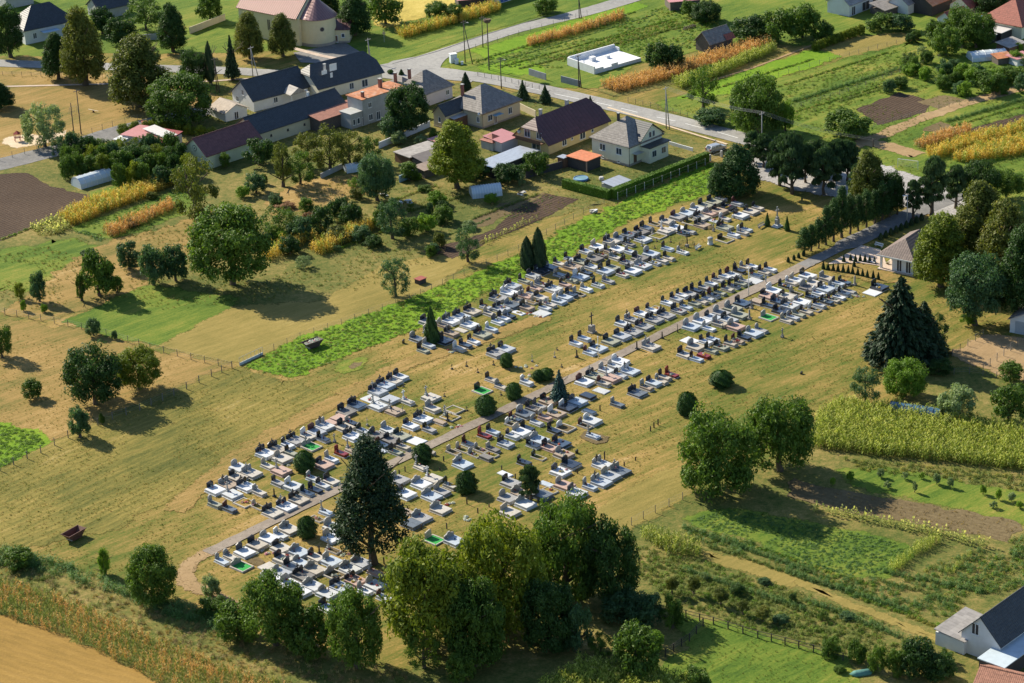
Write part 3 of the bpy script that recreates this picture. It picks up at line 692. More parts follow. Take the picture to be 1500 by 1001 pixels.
sheet('meadow_village', M_green, Z1, (140,-40), (350,-40), (350,35), (280,45), (160,60), jit=.5)
# roads
ribbon('road', smooth_line(gp((-90,88), (0,93), (120,97), (240,101), (330,104), (430,109), (520,106), (600,92), (660,74), (750,45), (850,20), (935,-5), (1030,-36))), [5.6]*60+[6.2]*13, M_asph, Z3, 'pale worn asphalt village street', jit=.06)
ribbon('road', smooth_line(gp((560,100), (615,103), (660,108), (715,116), (790,131), (860,147), (950,168), (1030,188), (1110,209), (1200,232))), 6.4, M_asph, Z3+.008, 'pale asphalt road with white dashes towards the pines', jit=.05)
sheet('road_junction', M_asph, Z3+.016, (535,112), (575,90), (640,78), (662,80), (648,92), (645,100), (665,108), (700,113), (690,121), (640,116), (590,118), jit=.06)
sheet('road_verge', M_green, Z2, (545,92), (600,72), (700,40), (800,12), (800,20), (700,50), (610,80), (560,97), jit=.15)
for a, b in (((812,138.3),(849,146)), ((874,151),(896,156)), ((910,159.5),(934,165.5)), ((962,172.5),(990,178.5)), ((1004,182),(1035,190)), ((1050,194),(1081,203)), ((770,128.5),(792,133))):
    ribbon('lane_dash', gp(a, b), .22, M_paint, Z4+.02)
ribbon('kerb', smooth_line(gp((575,94), (640,76), (700,55), (800,24))), .35, mat('kerb_dark', (.06, .06, .065), .2), Z4)
ribbon('footpath', gp((890,158), (950,176), (1000,192), (1065,212)), .7, M_sand, Z4)
sheet('church_yard', M_asphd, Z2, (430,78), (505,62), (520,72), (540,85), (515,95), (440,92), jit=.1)
ribbon('footpath', gp((425,70), (470,82), (500,88)), 1.6, M_pave, Z3+.004)
ribbon('footpath', gp((-20,128), (300,120), (345,117), (420,113)), 1.0, M_pave, Z3-.004)
sheet('gravel_lot', M_gravel, Z3, (1085,232), (1150,228), (1260,232), (1350,262), (1450,300), (1400,322), (1330,305), (1270,290), (1180,283), (1110,262), jit=.4)
ribbon('cemetery_path', gp((303,811), (560,686), (850,548), (1010,470), (1185,386)), [2.3, 2.3, 2.3, 2.4, 3.0], M_track, Z4, 'narrow grey brown asphalt path between the graves', jit=.05)
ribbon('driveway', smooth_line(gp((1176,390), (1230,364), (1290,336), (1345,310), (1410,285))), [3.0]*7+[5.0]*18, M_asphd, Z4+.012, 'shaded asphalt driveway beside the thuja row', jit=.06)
sheet('chapel_forecourt', M_pave, Z4-.004, (1212,388), (1262,360), (1290,366), (1300,392), (1262,386), (1235,386), jit=.05)
sheet('chapel_lawn', M_orange, Z3, (1215,392), (1262,388), (1310,402), (1330,412), (1290,415), (1230,403), jit=.2)
sheet('soil_patch', M_soilb, Z3, (848,640), (858,632), (893,641), (888,648), (872,651), jit=.1)
sheet('soil_patch', M_soilb, Z3, (362,822), (376,817), (388,824), (378,832), jit=.25)

# plant cover
def noisy(sc, th, seed=0.0):
    from mathutils import noise as nz
    return lambda p: nz.noise(Vector((p[0]*sc+seed, p[1]*sc, seed))) > th
strip = gp((368,538), (420,504), (500,476), (600,438), (700,400), (760,374), (830,336), (900,302), (960,276), (1040,240), (1062,256), (1035,282), (935,318), (870,350), (780,402), (700,434), (640,468), (570,497), (490,526), (432,553))
scatter('weed_cover', 'bright green weeds filling the strip beside the graves', fill(strip, 3.2), P_weedB[:2]+P_weedB+P_low, .4, 1.1, (.45, .8), spread=.7)
scatter('weed_cover', 'bright green low crop at the left edge', fill(gp((-20,620), (50,632), (70,648), (30,672), (-20,695)), 3), P_weedB[:2], .6, 1.0, (.5, .8))
scatter('corn_rows', 'tall yellow green maize field on the right', rows(gp((1188,655), (1200,612), (1235,595), (1310,602), (1540,640), (1540,695), (1370,676), (1270,668)), -41, .8, .42), P_cornY, .9, 1.15)
scatter('weed_cover', 'yellowish weeds along the lower maize edge', fill(gp((1235,672), (1370,684), (1540,704), (1540,728), (1400,705), (1260,690)), 2.2), P_weedD+[P_weedB[2]], .6, 1.2)
def corn(label, poly, P_, sp=.8, al=.4): scatter('corn_rows', label, rows(poly, 46, sp, al), P_, .85, 1.15)
corn('golden dry maize band beside the greenhouse', gp((86,322), (130,300), (200,278), (256,260), (268,268), (215,290), (150,315), (108,332)), P_cornGO)
corn('short orange dry maize row below the golden band', gp((150,342), (200,322), (250,299), (258,307), (205,332), (165,350)), P_cornO)
scatter('flower_cover', 'pale flowering plants left of the golden maize', fill(gp((45,335), (85,318), (112,328), (95,342), (60,348)), 2.6), P_sun+[P_weedB[2]], .8, 1.2)
corn('dry orange maize row between the vegetable plots', gp((770,64), (850,42), (914,22), (916,28), (850,50), (775,70)), P_cornO)
corn('wide orange dry maize band right of the foundation walls', gp((878,128), (960,108), (1060,78), (1130,54), (1137,66), (1060,95), (970,120), (905,138)), P_cornO)
corn('yellow green maize edge under the orange band', gp((985,125), (1060,100), (1130,70), (1137,76), (1060,110), (1000,132)), P_cornY)
corn('golden maize along the upper street', gp((580,50), (640,35), (700,15), (728,10), (735,16), (690,30), (620,50), (590,58)), P_cornGO)
corn('golden maize row left of the big field tree', gp((380,375), (430,352), (475,338), (480,346), (440,362), (395,385)), P_cornGO, .9, .6)
corn('golden maize row in the middle garden', gp((452,368), (500,345), (545,328), (552,335), (510,356), (470,376)), P_cornGO)
corn('golden row at the far right', gp((1356,228), (1420,205), (1510,184), (1515,192), (1430,216), (1370,235)), P_cornGO)
corn('second golden row at the far right', gp((1392,236), (1450,215), (1515,200), (1530,222), (1470,232), (1420,240)), P_cornGO)
corn('orange maize row beside the dirt track', gp((1338,215), (1380,200), (1420,188), (1424,196), (1380,212), (1348,220)), P_cornO)
scatter('corn_rows', 'yellow green maize at the bottom edge', rows(gp((790,1015), (850,975), (920,980), (1020,1005), (1000,1040), (800,1040)), 46, .8, .42), P_cornY, .9, 1.1)
scatter('corn_rows', 'short green maize patch in the bottom right gardens', rows(gp((938,790), (950,778), (1020,802), (1028,818), (985,815)), -41, .8, .4), P_cornG+P_cornY[:1], .8, 1.0)
scatter('corn_rows', 'yellow bean row in the bottom right gardens', rows(gp((1296,833), (1345,800), (1372,788), (1378,796), (1340,818), (1312,842)), 48, .7, .35), P_cornY, .55, .75)
scatter('corn_rows', 'small yellow plant row right of the bean row', rows(gp((1383,843), (1420,812), (1428,815), (1393,845)), 48, .7, .4), P_cornY, .45, .6)
scatter('corn_rows', 'tall shaded maize below the walnut trees', rows(gp((655,975), (690,935), (750,912), (762,925), (720,945), (680,985)), 46, .8, .45), P_cornG, .9, 1.1)
scatter('corn_rows', 'brown green maize strip along the stubble field', rows(gp((-30,850), (60,868), (150,905), (240,945), (330,980), (420,1010), (420,1030), (290,1030), (200,985), (100,935), (-30,890)), -33, .8, .5), P_cornG+P_cornO[:1], .6, .85)
scatter('flower_cover', 'sunflower row across the bottom right gardens', rows(gp((1190,745), (1260,757), (1370,778), (1450,800), (1448,808), (1370,788), (1260,765), (1190,752)), -41, .8, .7), P_sun, .8, 1.2)
scatter('weed_cover', 'tall blue green weeds in the bottom left ditch', fill(gp((-20,800), (60,815), (130,838), (200,870), (290,890), (340,905), (330,930), (250,905), (140,862), (60,838), (-20,828)), 1.6), P_weedT, .7, 1.4)
scatter('weed_cover', 'brown dry weeds below the ditch', fill(gp((-20,828), (60,838), (140,862), (250,905), (330,930), (450,960), (600,985), (620,1030), (430,1030), (330,985), (150,905), (-20,855)), 1.3), P_weedBR+P_straw, .6, 1.2)
scatter('weed_cover', 'dull green weeds in the bottom right gardens', fill(gp((930,800), (1030,822), (1150,862), (1260,900), (1370,940), (1340,985), (1200,950), (1060,910), (980,880), (930,840)), 2.6, keep=noisy(.12, -.4)), P_weedD+P_weedD+P_weedB[:1], .5, 1.1)
scatter('weed_cover', 'weeds and vines between the garden plots', fill(gp((1000,770), (1100,795), (1210,842), (1300,852), (1400,880), (1420,910), (1300,895), (1180,850), (1080,815), (1010,795)), 2.6, keep=noisy(.15, -.45, 3)), P_weedD+P_weedT+P_weedB[:2], .45, 1.0)
scatter('weed_cover', 'low blue green leaves of the potato plot', fill(gp((1010,762), (1070,747), (1180,767), (1260,782), (1330,802), (1290,845), (1210,836), (1110,790), (1040,776)), 4.5, keep=noisy(.2, -.4, 5)), P_low, .5, .95)
scatter('weed_cover', 'green bushy weeds at the right edge of gardens', fill(gp((1320,850), (1400,815), (1520,780), (1520,860), (1440,870), (1380,885)), 2.8, keep=noisy(.14, -.4, 8)), P_weedT+P_weedD+P_weedB, .45, 1.1)
scatter('weed_cover', 'brown plot stubble plants', fill(gp((1197,714), (1273,727), (1370,742), (1500,766), (1475,792), (1370,773), (1262,756)), .8), P_weedBR[:2]+P_straw, .4, .7)
scatter('weed_cover', 'vegetables between the road branches', fill(gp((690,88), (760,70), (900,28), (1000,5), (1060,30), (1080,55), (980,80), (900,90), (820,100), (760,100), (700,98)), 1.2, keep=noisy(.1, -.25, 11)), P_weedB+P_low, .6, 1.1)
scatter('weed_cover', 'yellow green leaves in the upper vegetable field', fill(gp((800,86), (900,55), (985,30), (1000,38), (930,62), (830,92)), 1.8), [P_weedB[2], P_weedB[0]], .8, 1.2)
scatter('weed_cover', 'weeds on the upper right field', fill(gp((1130,135), (1230,98), (1310,75), (1430,85), (1500,120), (1360,125), (1290,140), (1220,165), (1165,180)), .8, keep=noisy(.08, -.2, 2)), P_weedD+P_weedB, .5, 1.1)
scatter('weed_cover', 'low plants on the far right plots', fill(gp((1380,178), (1540,135), (1540,158), (1410,192)), 1.4, keep=noisy(.2, -.1, 4)), P_low+P_weedD, .5, 1.0)
scatter('weed_cover', 'rough herbs in the left gardens', fill(gp((0,375), (110,350), (290,310), (560,250), (700,300), (640,385), (480,440), (345,445), (100,470), (0,440)), 1.1, keep=noisy(.09, -.1, 6)), P_weedD+P_straw+P_grass+P_grass, .35, .8)
scatter('weed_cover', 'green herbs between the left maize bands', fill(gp((110,334), (180,312), (268,278), (290,288), (250,300), (160,338)), 1.4), P_weedB[:2]+P_low, .5, .9)
scatter('weed_cover', 'vegetable rows on the middle ploughed plot', rows(gp((735,318), (770,300), (800,285), (822,288), (790,302), (750,322)), 46, 1.4, .9), P_low, .6, .9)
scatter('weed_cover', 'pale bean row along the middle ploughed plot', rows(gp((700,356), (740,338), (785,318), (790,321), (745,343), (710,360)), 46, .8, .6), [P_weedB[2]]+P_sun, .6, .9)
scatter('weed_cover', 'blue green cabbages below the short maize row', rows(gp((110,340), (125,338), (155,350), (148,355)), -40, .9, .6), P_low, 1.0, 1.4)
def crop_line(label, a, b, P_, sp=.5, w=.5, lo=.6, hi=1.0):
    A_, B_ = G(*a), G(*b); n = int((B_-A_).length/sp); pts = []
    for k in range(n):
        for _ in range(2): p = A_.lerp(B_, (k+RNG.random())/n); pts.append((p.x+RNG.gauss(0, w*.4), p.y+RNG.gauss(0, w*.4)))
    scatter('crop_row', label, pts, P_, lo, hi)
for i, (a, b, P_) in enumerate((((1000,772), (1190,840), P_weedT), ((1035,800), (1220,862), P_weedD), ((1200,845), (1345,905), P_weedB), ((1070,790), (1270,858), P_weedB), ((1150,838), (1330,898), P_weedT), ((1240,870), (1395,925), P_weedB), ((1270,845), (1410,885), P_weedD), ((1290,838), (1440,868), P_weedT), ((1100,800), (1250,845), P_low), ((1330,905), (1400,930), [P_weedB[2]]), ((1180,880), (1320,935), P_weedT), ((1050,850), (1200,905), P_weedD), ((1000,835), (1180,895), P_weedT))):
    crop_line('%s leafy crop row from top in the bottom right gardens' % ordn(i), a, b, P_)
for i, (a, b, P_) in enumerate((((700,90), (930,18), P_weedB), ((712,97), (960,22), P_low), ((730,100), (990,28), P_weedB), ((760,102), (1000,40), P_weedD), ((1140,128), (1300,78), P_weedB), ((1160,150), (1350,92), P_weedT), ((1165,165), (1330,115), P_weedB), ((1385,180), (1520,142), P_weedT), ((1395,186), (1520,150), P_weedB), ((1230,150), (1310,125), P_weedD), ((1420,168), (1530,136), [P_weedB[2]]), ((1440,240), (1530,222), P_weedB), ((1050,130), (1190,88), P_weedB), ((640,352), (720,320), P_low), ((560,300), (640,272), P_weedB), ((600,310), (690,285), P_weedD), ((480,372), (560,340), P_weedB), ((690,322), (790,285), P_weedD), ((150,300), (270,262), P_low), ((0,352), (80,322), P_weedB))):
    crop_line('%s leafy crop row of the far garden plots' % ordn(i), a, b, P_)
# grass tufts over the open meadows so that the turf has height
allm = gp((-20,480), (345,540), (700,400), (1000,320), (1300,300), (1430,480), (1200,620), (1000,700), (900,790), (560,900), (300,890), (-20,800))
scatter('grass_cover', 'dry grass tufts over the cemetery meadow', fill(allm, 1.3, keep=noisy(.07, -.15, 9)), P_mix, .3, .65, (.4, .8))
scatter('grass_cover', 'tufts on the upper right meadows', fill(gp((960,150), (1140,115), (1340,60), (1500,100), (1500,290), (1400,290), (1280,225), (1100,200)), .8, keep=noisy(.08, -.1, 12)), P_grass+P_weedD, .35, .7)
scatter('grass_cover', 'tufts on the village lawns', fill(gp((0,110), (330,150), (560,250), (760,330), (900,300), (1040,240), (900,175), (700,130), (560,120), (330,120)), .6), P_grass+P_straw, .35, .7)
scatter('grass_cover', 'herbs on the bottom left meadow edge', fill(gp((-20,700), (345,545), (480,580), (200,765), (-20,800)), .9, keep=noisy(.1, -.1, 21)), P_mix, .3, .6)
scatter('grass_cover', 'green grass tufts on the bottom right lawn', fill(gp((985,900), (1060,915), (1150,940), (1235,965), (1280,1030), (950,1030), (1010,950)), 1.2), P_grass, .3, .6)
# ------------------------------------------------------------------ graves
# block | photograph x,y of the crop corner, pixels per crop unit | x,y of the cover's middle + size, stone, headstone, flowers
GRAVES = '''A|580,430,.1|1120,260Dg2 960,340Dw2 810,400Dw2 1080,455Dw2 955,515Sw0 815,580Wn2 710,680Db2 700,460Sng 1270,600Dg2 1140,700SwK 1020,750SbK 930,800Sww 480,755Swg 400,825SgK 310,660Wdg 470,410DgK 490,560Sgg 1400,525Sww
A|690,380,.1|610,390Dg2 560,480Dw2 400,565Dg2f 220,690SgKf 780,310SgK 910,235WgK 1020,170DbK 1170,110Wbg 960,420Sng 1210,430Dw2 1040,360Wg2f 800,540Wn2 900,490SgK 730,610Wg2 1010,560WwK 590,670Ddg 820,705WnK 700,760Sw0f 450,720Dg2f 270,790Sgg 560,820Sbg 480,865SwK 390,910SwK 870,610So0 960,600Sogf 1380,555Wwg 1290,610Wwwf 1160,660Swg 1080,710SwK 1040,770Dw0
A|800,340,.1|190,460SwK 350,380SgK 590,275WgK 760,210Dwg 960,140Dw2 1090,90Ddg 400,510Dn2 530,430Dg2 710,380Ddg 810,330SdKf 935,280SnK 1050,240Dwg 1010,370Sw2 1190,440Wg2 980,520WgK 870,570DwK 670,510Ww2 590,590Sbg 500,650Dww 380,700Sg2f 200,620Sbg 280,770SnK 760,770SwKf 910,710Sgg 590,830Swg 480,890Sog 370,910SbK 1270,570DwK 1120,620SwKf
A|900,300,.1|390,390DdK 470,340WdK 590,265SoK 770,240DgK 930,175DgK 1070,120Dwg 220,430DdKf 420,500Dw2 220,570SdK 640,440Do0 760,375Dwc 920,330Dwg 1010,405SbKf 1110,385SgK 1120,240DoK 780,635SwK 1000,685Swgf 540,710Dwa 800,775SgK 700,820Swg 590,845SgKf 370,780DdK 420,890Dw2f 240,690Swg
A|1000,270,.1|560,210SwKf 460,260DgK 330,310DgK 220,360Dwg 800,280SgK 670,335DbKf 540,390DnK 400,425Wn2 280,480Dw2 1100,345SwK 1000,395DwK 850,455DwK 620,500Sww 470,520Sw0f 290,590Dn2 620,625Dg2 930,655SwK 880,705Sww 750,740Swg 620,795DoK
B|820,430,.1|360,655SwK 240,730SwK 560,795DwKf 440,860SwK 750,695DgK 910,625DgK 1080,565Dg2 920,440WwK 1060,380Wg2 1240,475Dg2 1200,285WwK 1350,235SwK 1390,380Dg2
B|920,390,.1|560,715Dg2 740,645Wg2f 440,600So0f 575,530SwK 705,480SgK 790,425SwK 910,400WgK 1000,350SbK 1120,315SgK 1220,255SwK 850,595SwK 975,550SgK 1080,510Sg2 1175,470SgK 1255,425SbK 1350,385SgK
B|1020,370,.1|460,530SgK 550,485SbK 650,450SgK 740,410Sgg 880,335SbK 830,400Dw0 1000,285SgK 1085,245SwK 320,390SgK 420,345SwK 520,320WwK 630,260Sb2 725,215Sgg 820,195SwK
C|820,430,.1|1340,775Dw2
C|1080,380,.1|1030,240DwK 1310,275Wgg 870,295Wwg 795,335Sww 695,375SbKf 1140,345Dwg 1040,410Dda 540,455Dww 450,530DnK 740,545DwK 860,480Soa 1290,430DwK 1190,495Sww 1095,550SbK 945,625Dwg 600,610WbK 450,665SbK 300,615Wn0 770,680Dw2f 640,745DbK 460,830DGg 725,890Sgg 815,845Sgg 905,800Sgg 1010,760SgK 1130,715Sowf 1205,670SgK 1310,620SbKf
C|1170,380,.1|510,590SgKf 590,545SwK 665,495SbK 750,460SgK 580,350SwK 670,330SbKf 530,400Swgf 1080,465Dw0 1180,405DbKf
C|980,430,.1|330,480Dwa 480,400Dwa 640,345DwK 585,505Swg 770,295Dga 940,215Dga 1080,135DbK 1035,310Dga 870,380DgK 750,440Wgg 980,485Dna 1240,580Dwg 1355,530Sgg 310,670Dw0 535,700SwK 645,670SwK 390,775Dga 765,780WgKf 620,830SgK 905,730SgKf 1010,690SnKf 1100,635SbK 235,890WwK 510,900Sr0f 400,950SwK
C|830,500,.1|780,295Dww 700,365Swg 580,420Wwg 935,430Dw2 795,490SgK 420,500Dg2 655,540Dnc 265,590DwK 545,615SgK 510,700Ww0 1040,750Dd2 1175,675Sng 1280,605WwK 1385,580Sgg 1440,525SgK 745,915Sdg 310,795Wb0 160,880DwK 1540,480SrKf
E|740,550,.1|640,370DnKf 790,310Dow 910,465Dbw 1230,520Sb0 500,445SgK 395,490SdK 290,560Dda 745,555Dnwf 585,615Sng 465,685Sgg 1270,665Dww 1170,720SoK 880,755Dow 720,805SbK 1290,880Swc 150,625SbKf 100,700Sow 325,770SbK 240,825Dwg 110,885SwK 500,935Dwl
E|720,620,.1|620,320SbK 850,345WnK 1010,300DbKf 1060,455Dngf 690,480SoK 480,575SbK 1160,600DbK 1010,710DwKf 200,720Sw0 285,870DgK 210,300Wg2 1070,905Dng 800,865Sw0
E|720,670,.1117|225,530Dgg 390,480Dnl 445,610Dwl 240,715Dwg 660,490Ddg 1120,465DwK 770,415So0f
E|810,640,.1117|650,360Dw2 885,445Dd2 755,510Dgg 635,590Dw2 485,650Swg
E|640,590,.1|700,475SrK 825,425SwK 465,600SbK 375,670Sog 240,705Sog 580,750Sogf 660,680Sogf 820,675Sdg 780,730So0f 690,785Sd0 380,895Dwl
E|570,640,.1|460,435Swc 640,605Dwc 475,690Dwl 775,800Wgg 895,715SwKf 625,865Dwl 245,835DwK 150,620Dgg
E|570,720,.1117|675,230Dwl 420,345Dgl 305,415Dd0 235,250Sn0 600,620DGg 850,640Dwl
E|300,750,.1|250,715Swg 375,650Swg 585,585DwK 765,480DgK 955,380Dwg 1100,345Sww 1240,250Dwl 1120,530DwK 1390,590Dwl 540,780DGl 1170,695DwKf 950,790Dw0
E|390,750,.1|510,740Wwg 735,660WwK 955,720Dwg 720,845Dgl 335,820DdK 225,890Dgg 550,935Dd2 1235,830Dwl 1390,745Dgl 1010,900Dolf 975,365Dwg 965,235Dwa 980,545Soc
E|430,810,.1|285,490Dwl 110,560Dwl 500,590Dwg 690,495Dw2f 910,410Dn2f 1045,550Swa 1195,475Dwgf 1330,655SwK 500,800WwK 1190,275Snc
E|300,800,.1117|900,395Dwl 1120,490Dwg
M|640,490,.1|865,275Dg2 1010,210DgK 805,655SgK 945,760Sgg 665,805DGK 1315,700Sww
D|480,530,.1|1070,220WwK 975,280Ww2 850,345Dw2 735,435Dg2 630,520Dw0f 915,545Dg0 1175,580Swc 740,645Dwc 985,715Dnc 430,630Db2 270,730DdK 180,830Dn0 335,895Sbg 255,950DgK
D|560,560,.1|715,220Dwc 740,385Wwg 600,540Dw2 420,635WwK 690,690SgK 845,570Sn0 1000,485Doc 1045,390Do0 500,840Dw0 265,790DgK 160,845DdK 310,945SgK 90,690Wwg
D|480,620,.1|800,315SbK 1000,415SgK 770,375Sw0 730,180DdK 370,190Dw2 525,110SgK 200,440SrK 355,395Snc
D|380,600,.1|965,245Dw2 840,315DgK 715,380Www 935,425SbK 535,450Dg2 415,515SwK 760,525DG2 260,580Dg2 470,635SgK 335,715Dwg 95,645Dw2 120,820Swg 325,895Dnc 945,805DnK 1055,725Swg 1050,180Sn0
D|290,670,.1|600,155Dwg 785,235Dw2 590,285DgK 460,400Dn2 700,420Dw2 900,510Swg 255,475DwK 505,540Dwc 250,685Sga 465,750SdK 680,645Do0f 880,705Sog 1095,805Dw2 1300,715Dw2 1185,380SgK 1390,420Dww
D|390,680,.1|480,515Dg2 600,415SbK 720,370SbK 830,310SwK 955,240WwK 690,205Swg
E|390,680,.1|880,700Swc 740,780So0f'''
STONE = {
 'w': mat('stone_pale', (.50, .52, .53), .13, 1.6, .5, dirt=.35, dirtcol=(.36,.35,.32)),
 'g': mat('stone_grey', (.30, .30, .30), .2, 1.8, .6, dirt=.4, dirtcol=(.2,.19,.16)),
 'd': mat('stone_dark', (.17, .16, .15), .25, 1.8, .65, dirt=.4, dirtcol=(.1,.1,.08)),
 'b': mat('granite_polished', (.035, .042, .055), .3, 3, .10, spec=.8),
 'r': mat('granite_red', (.23, .035, .03), .2, 3, .2),
 'n': mat('concrete_brown', (.33, .26, .20), .2, 1.8, .85, dirt=.4, dirtcol=(.2,.16,.12)),
 'o': mat('kerb_concrete', (.40, .37, .32), .2, 1.8, .85, dirt=.4, dirtcol=(.2,.19,.14)),
 'G': mat('kerb_concrete', (.40, .37, .32)),
}
SVAR = {'w': [STONE['w'], mat('stone_cool', (.44, .49, .54), .13, 1.6, .35), mat('stone_warm', (.46, .43, .38), .15, 1.6, .6, dirt=.4, dirtcol=(.33,.3,.25)), mat('stone_white', (.62, .64, .66), .08, 1.6, .4)],
 'g': [STONE['g'], mat('stone_speckled', (.40, .42, .44), .25, 4, .3), mat('stone_beige', (.40, .36, .30), .2, 1.8, .7, dirt=.4, dirtcol=(.2,.18,.14)), mat('stone_mossy', (.27, .28, .22), .25, 1.8, .8)],
 'd': [STONE['d'], mat('stone_slate', (.13, .15, .17), .25, 1.8, .3)], 'b': [STONE['b'], mat('granite_blue', (.06, .085, .12), .3, 3, .14, spec=.8)], 'n': [STONE['n'], mat('terrazzo_pink', (.42, .29, .24), .2, 2.2, .7)]}
HEADM = {'K': mat('headstone_black', (.025, .028, .034), .3, 3, .2, spec=.6), 'g': mat('headstone_grey', (.32, .32, .31), .2, 3, .6, dirt=.35, dirtcol=(.17,.17,.15)),
 'w': mat('headstone_white', (.66, .66, .65), .1, 3, .5), 'r': STONE['r'], 'n': mat('headstone_brown', (.2, .14, .11), .2, 3, .5)}
HDV = [mat('headstone_charcoal', (.07, .075, .085), .25, 3, .35), mat('headstone_green_black', (.03, .045, .042), .3, 3, .2), mat('headstone_wine', (.10, .035, .03), .3, 3, .25), mat('headstone_sand', (.42, .37, .30), .2, 3, .7)]
CARPET = mat('grave_green_carpet', (.02, .30, .05), .3, 5, .9); EARTH = M_lawn; EARTH2 = M_soilb
PLINTHM = mat('foundation_concrete', (.42, .42, .40), .15, 1.5, .85, dirt=.4, dirtcol=(.3,.27,.2))
FLOWM = [leafmat('flowers_white', (.3, .4, .25), (.75, .75, .7), None, .2), leafmat('flowers_red', (.15, .1, .05), (.6, .08, .08), None, .2), leafmat('flowers_yellow', (.2, .2, .04), (.75, .5, .06), None, .2), leafmat('flowers_pink', (.2, .2, .1), (.7, .3, .4), None, .2)]
LANT = mat('lantern_red', (.35, .03, .03), .2, 5, .3); LANT2 = mat('lantern_dark', (.04, .04, .05), .2, 5, .3); VASE = mat('vase_grey', (.2, .2, .21), .2, 5, .4)
def shared(mb, m, name):
    me = mb.mesh(name); me.materials.append(m); return me
_gm = {}
def gmesh(key, fn, m):
    k = (key, m.name)
    if k not in _gm: _gm[k] = shared(fn(), m, key.split(':')[0])
    return _gm[k]
# unit meshes in metres; x runs from the head (-) to the foot (+); width set by scale
def f_base(): return MB().box(-.5, .5, -.5, .5, -.05, .12, .015)
def f_plinth(): return MB().box(-.5, .5, -.5, .5, .1, .40, .02)
def f_cover(): return MB().box(-.5, .5, -.5, .5, .402, .50, .02)
def f_barrel():
    b = MB(); n = 8; pr = [(-.5, .40)]+[(-.5*math.cos(math.pi*i/n), .40+.13*math.sin(math.pi*i/n)) for i in range(1, n)]+[(.5, .40)]
    return b.prism(pr, -.5, .5, 'x')
def f_frame():
    b = MB(); t = .1
    b.box(-.5, .5, -.5, -.5+t, -.05, .24, .02).box(-.5, .5, .5-t, .5, -.05, .245, .02).box(-.5, -.5+t*.7, -.5+t, .5-t, -.05, .235, .02).box(.5-t*.7, .5, -.5+t, .5-t, -.05, .235, .02); return b
def f_fillin(): return MB().box(-.43, .43, -.4, .4, .0, .16)
def head_rect(seed):
    def f():
        r = random.Random(seed); pr = [(-.5, 0), (.5, 0), (.5, r.uniform(.7, .9)), (r.uniform(.1, .35), 1.0), (-.1, r.uniform(.86, 1)), (-.5, r.uniform(.72, .95))]
        return MB().prism(pr, -.5, .5, 'x')
    return f
def f_arch():
    pr = [(-.5, 0), (.5, 0), (.5, .55)]+[(.5*math.cos(math.pi*i/8), .55+.45*math.sin(math.pi*i/8)) for i in range(1, 8)]+[(-.5, .55)]
    return MB().prism(pr, -.5, .5, 'x')
def f_wave():
    pr = [(-.5, 0), (.5, 0), (.5, .55)]+[(.5-i/10, .62+.30*math.exp(-((i-5)/2.2)**2)+(.1 if i in (4, 6) else 0)) for i in range(1, 10)]+[(-.5, .55)]
    return MB().prism(pr, -.5, .5, 'x')
def f_cross():
    return MB().box(-.05, .05, -.06, .06, 0, 1.0, .0).box(-.049, .049, -.27, -.06, .66, .78).box(-.049, .049, .06, .27, .66, .78)
def f_crosstall():
    return MB().box(-.22, .22, -.25, .25, 0, .35, .04).box(-.13, .13, -.15, .15, .35, .62, .03).box(-.065, .065, -.08, .08, .62, 1.7).box(-.064, .064, -.34, -.08, 1.28, 1.42).box(-.064, .064, .08, .34, 1.28, 1.42)
def f_obelisk(): return MB().box(-.26, .26, -.26, .26, 0, .3, .04).lathe([(.2, .3), (.15, 1.45), (.02, 1.62)], 4)
def f_vase(): return MB().lathe([(.06, 0), (.10, .12), (.06, .2), (.09, .26)], 7)
def f_lantern(): return MB().lathe([(.07, 0), (.08, .05), (.065, .2), (.08, .22), (.02, .3)], 7)
_FL = [clump_mesh(100+i, 30, .2, .22, .075) for i in range(3)]
_WR = [clump_mesh(110+i, 60, .42, .3, .1) for i in range(3)]
_flm = {}
def flower_obj(parent, loc, big=False, mi=None, s=1.0):
    mi = RNG.choice((0, 0, 1, 2, 3)) if mi is None else mi
    k = (big, mi, RNG.randint(0, 2))
    if k not in _flm:
        me = (_WR if big else _FL)[k[2]].copy(); me.name = 'flowers'; me.materials.append(FLOWM[mi]); _flm[k] = me
    return link('flowers', _flm[k], parent, loc, RNG.uniform(0, 6), (s, s, s))

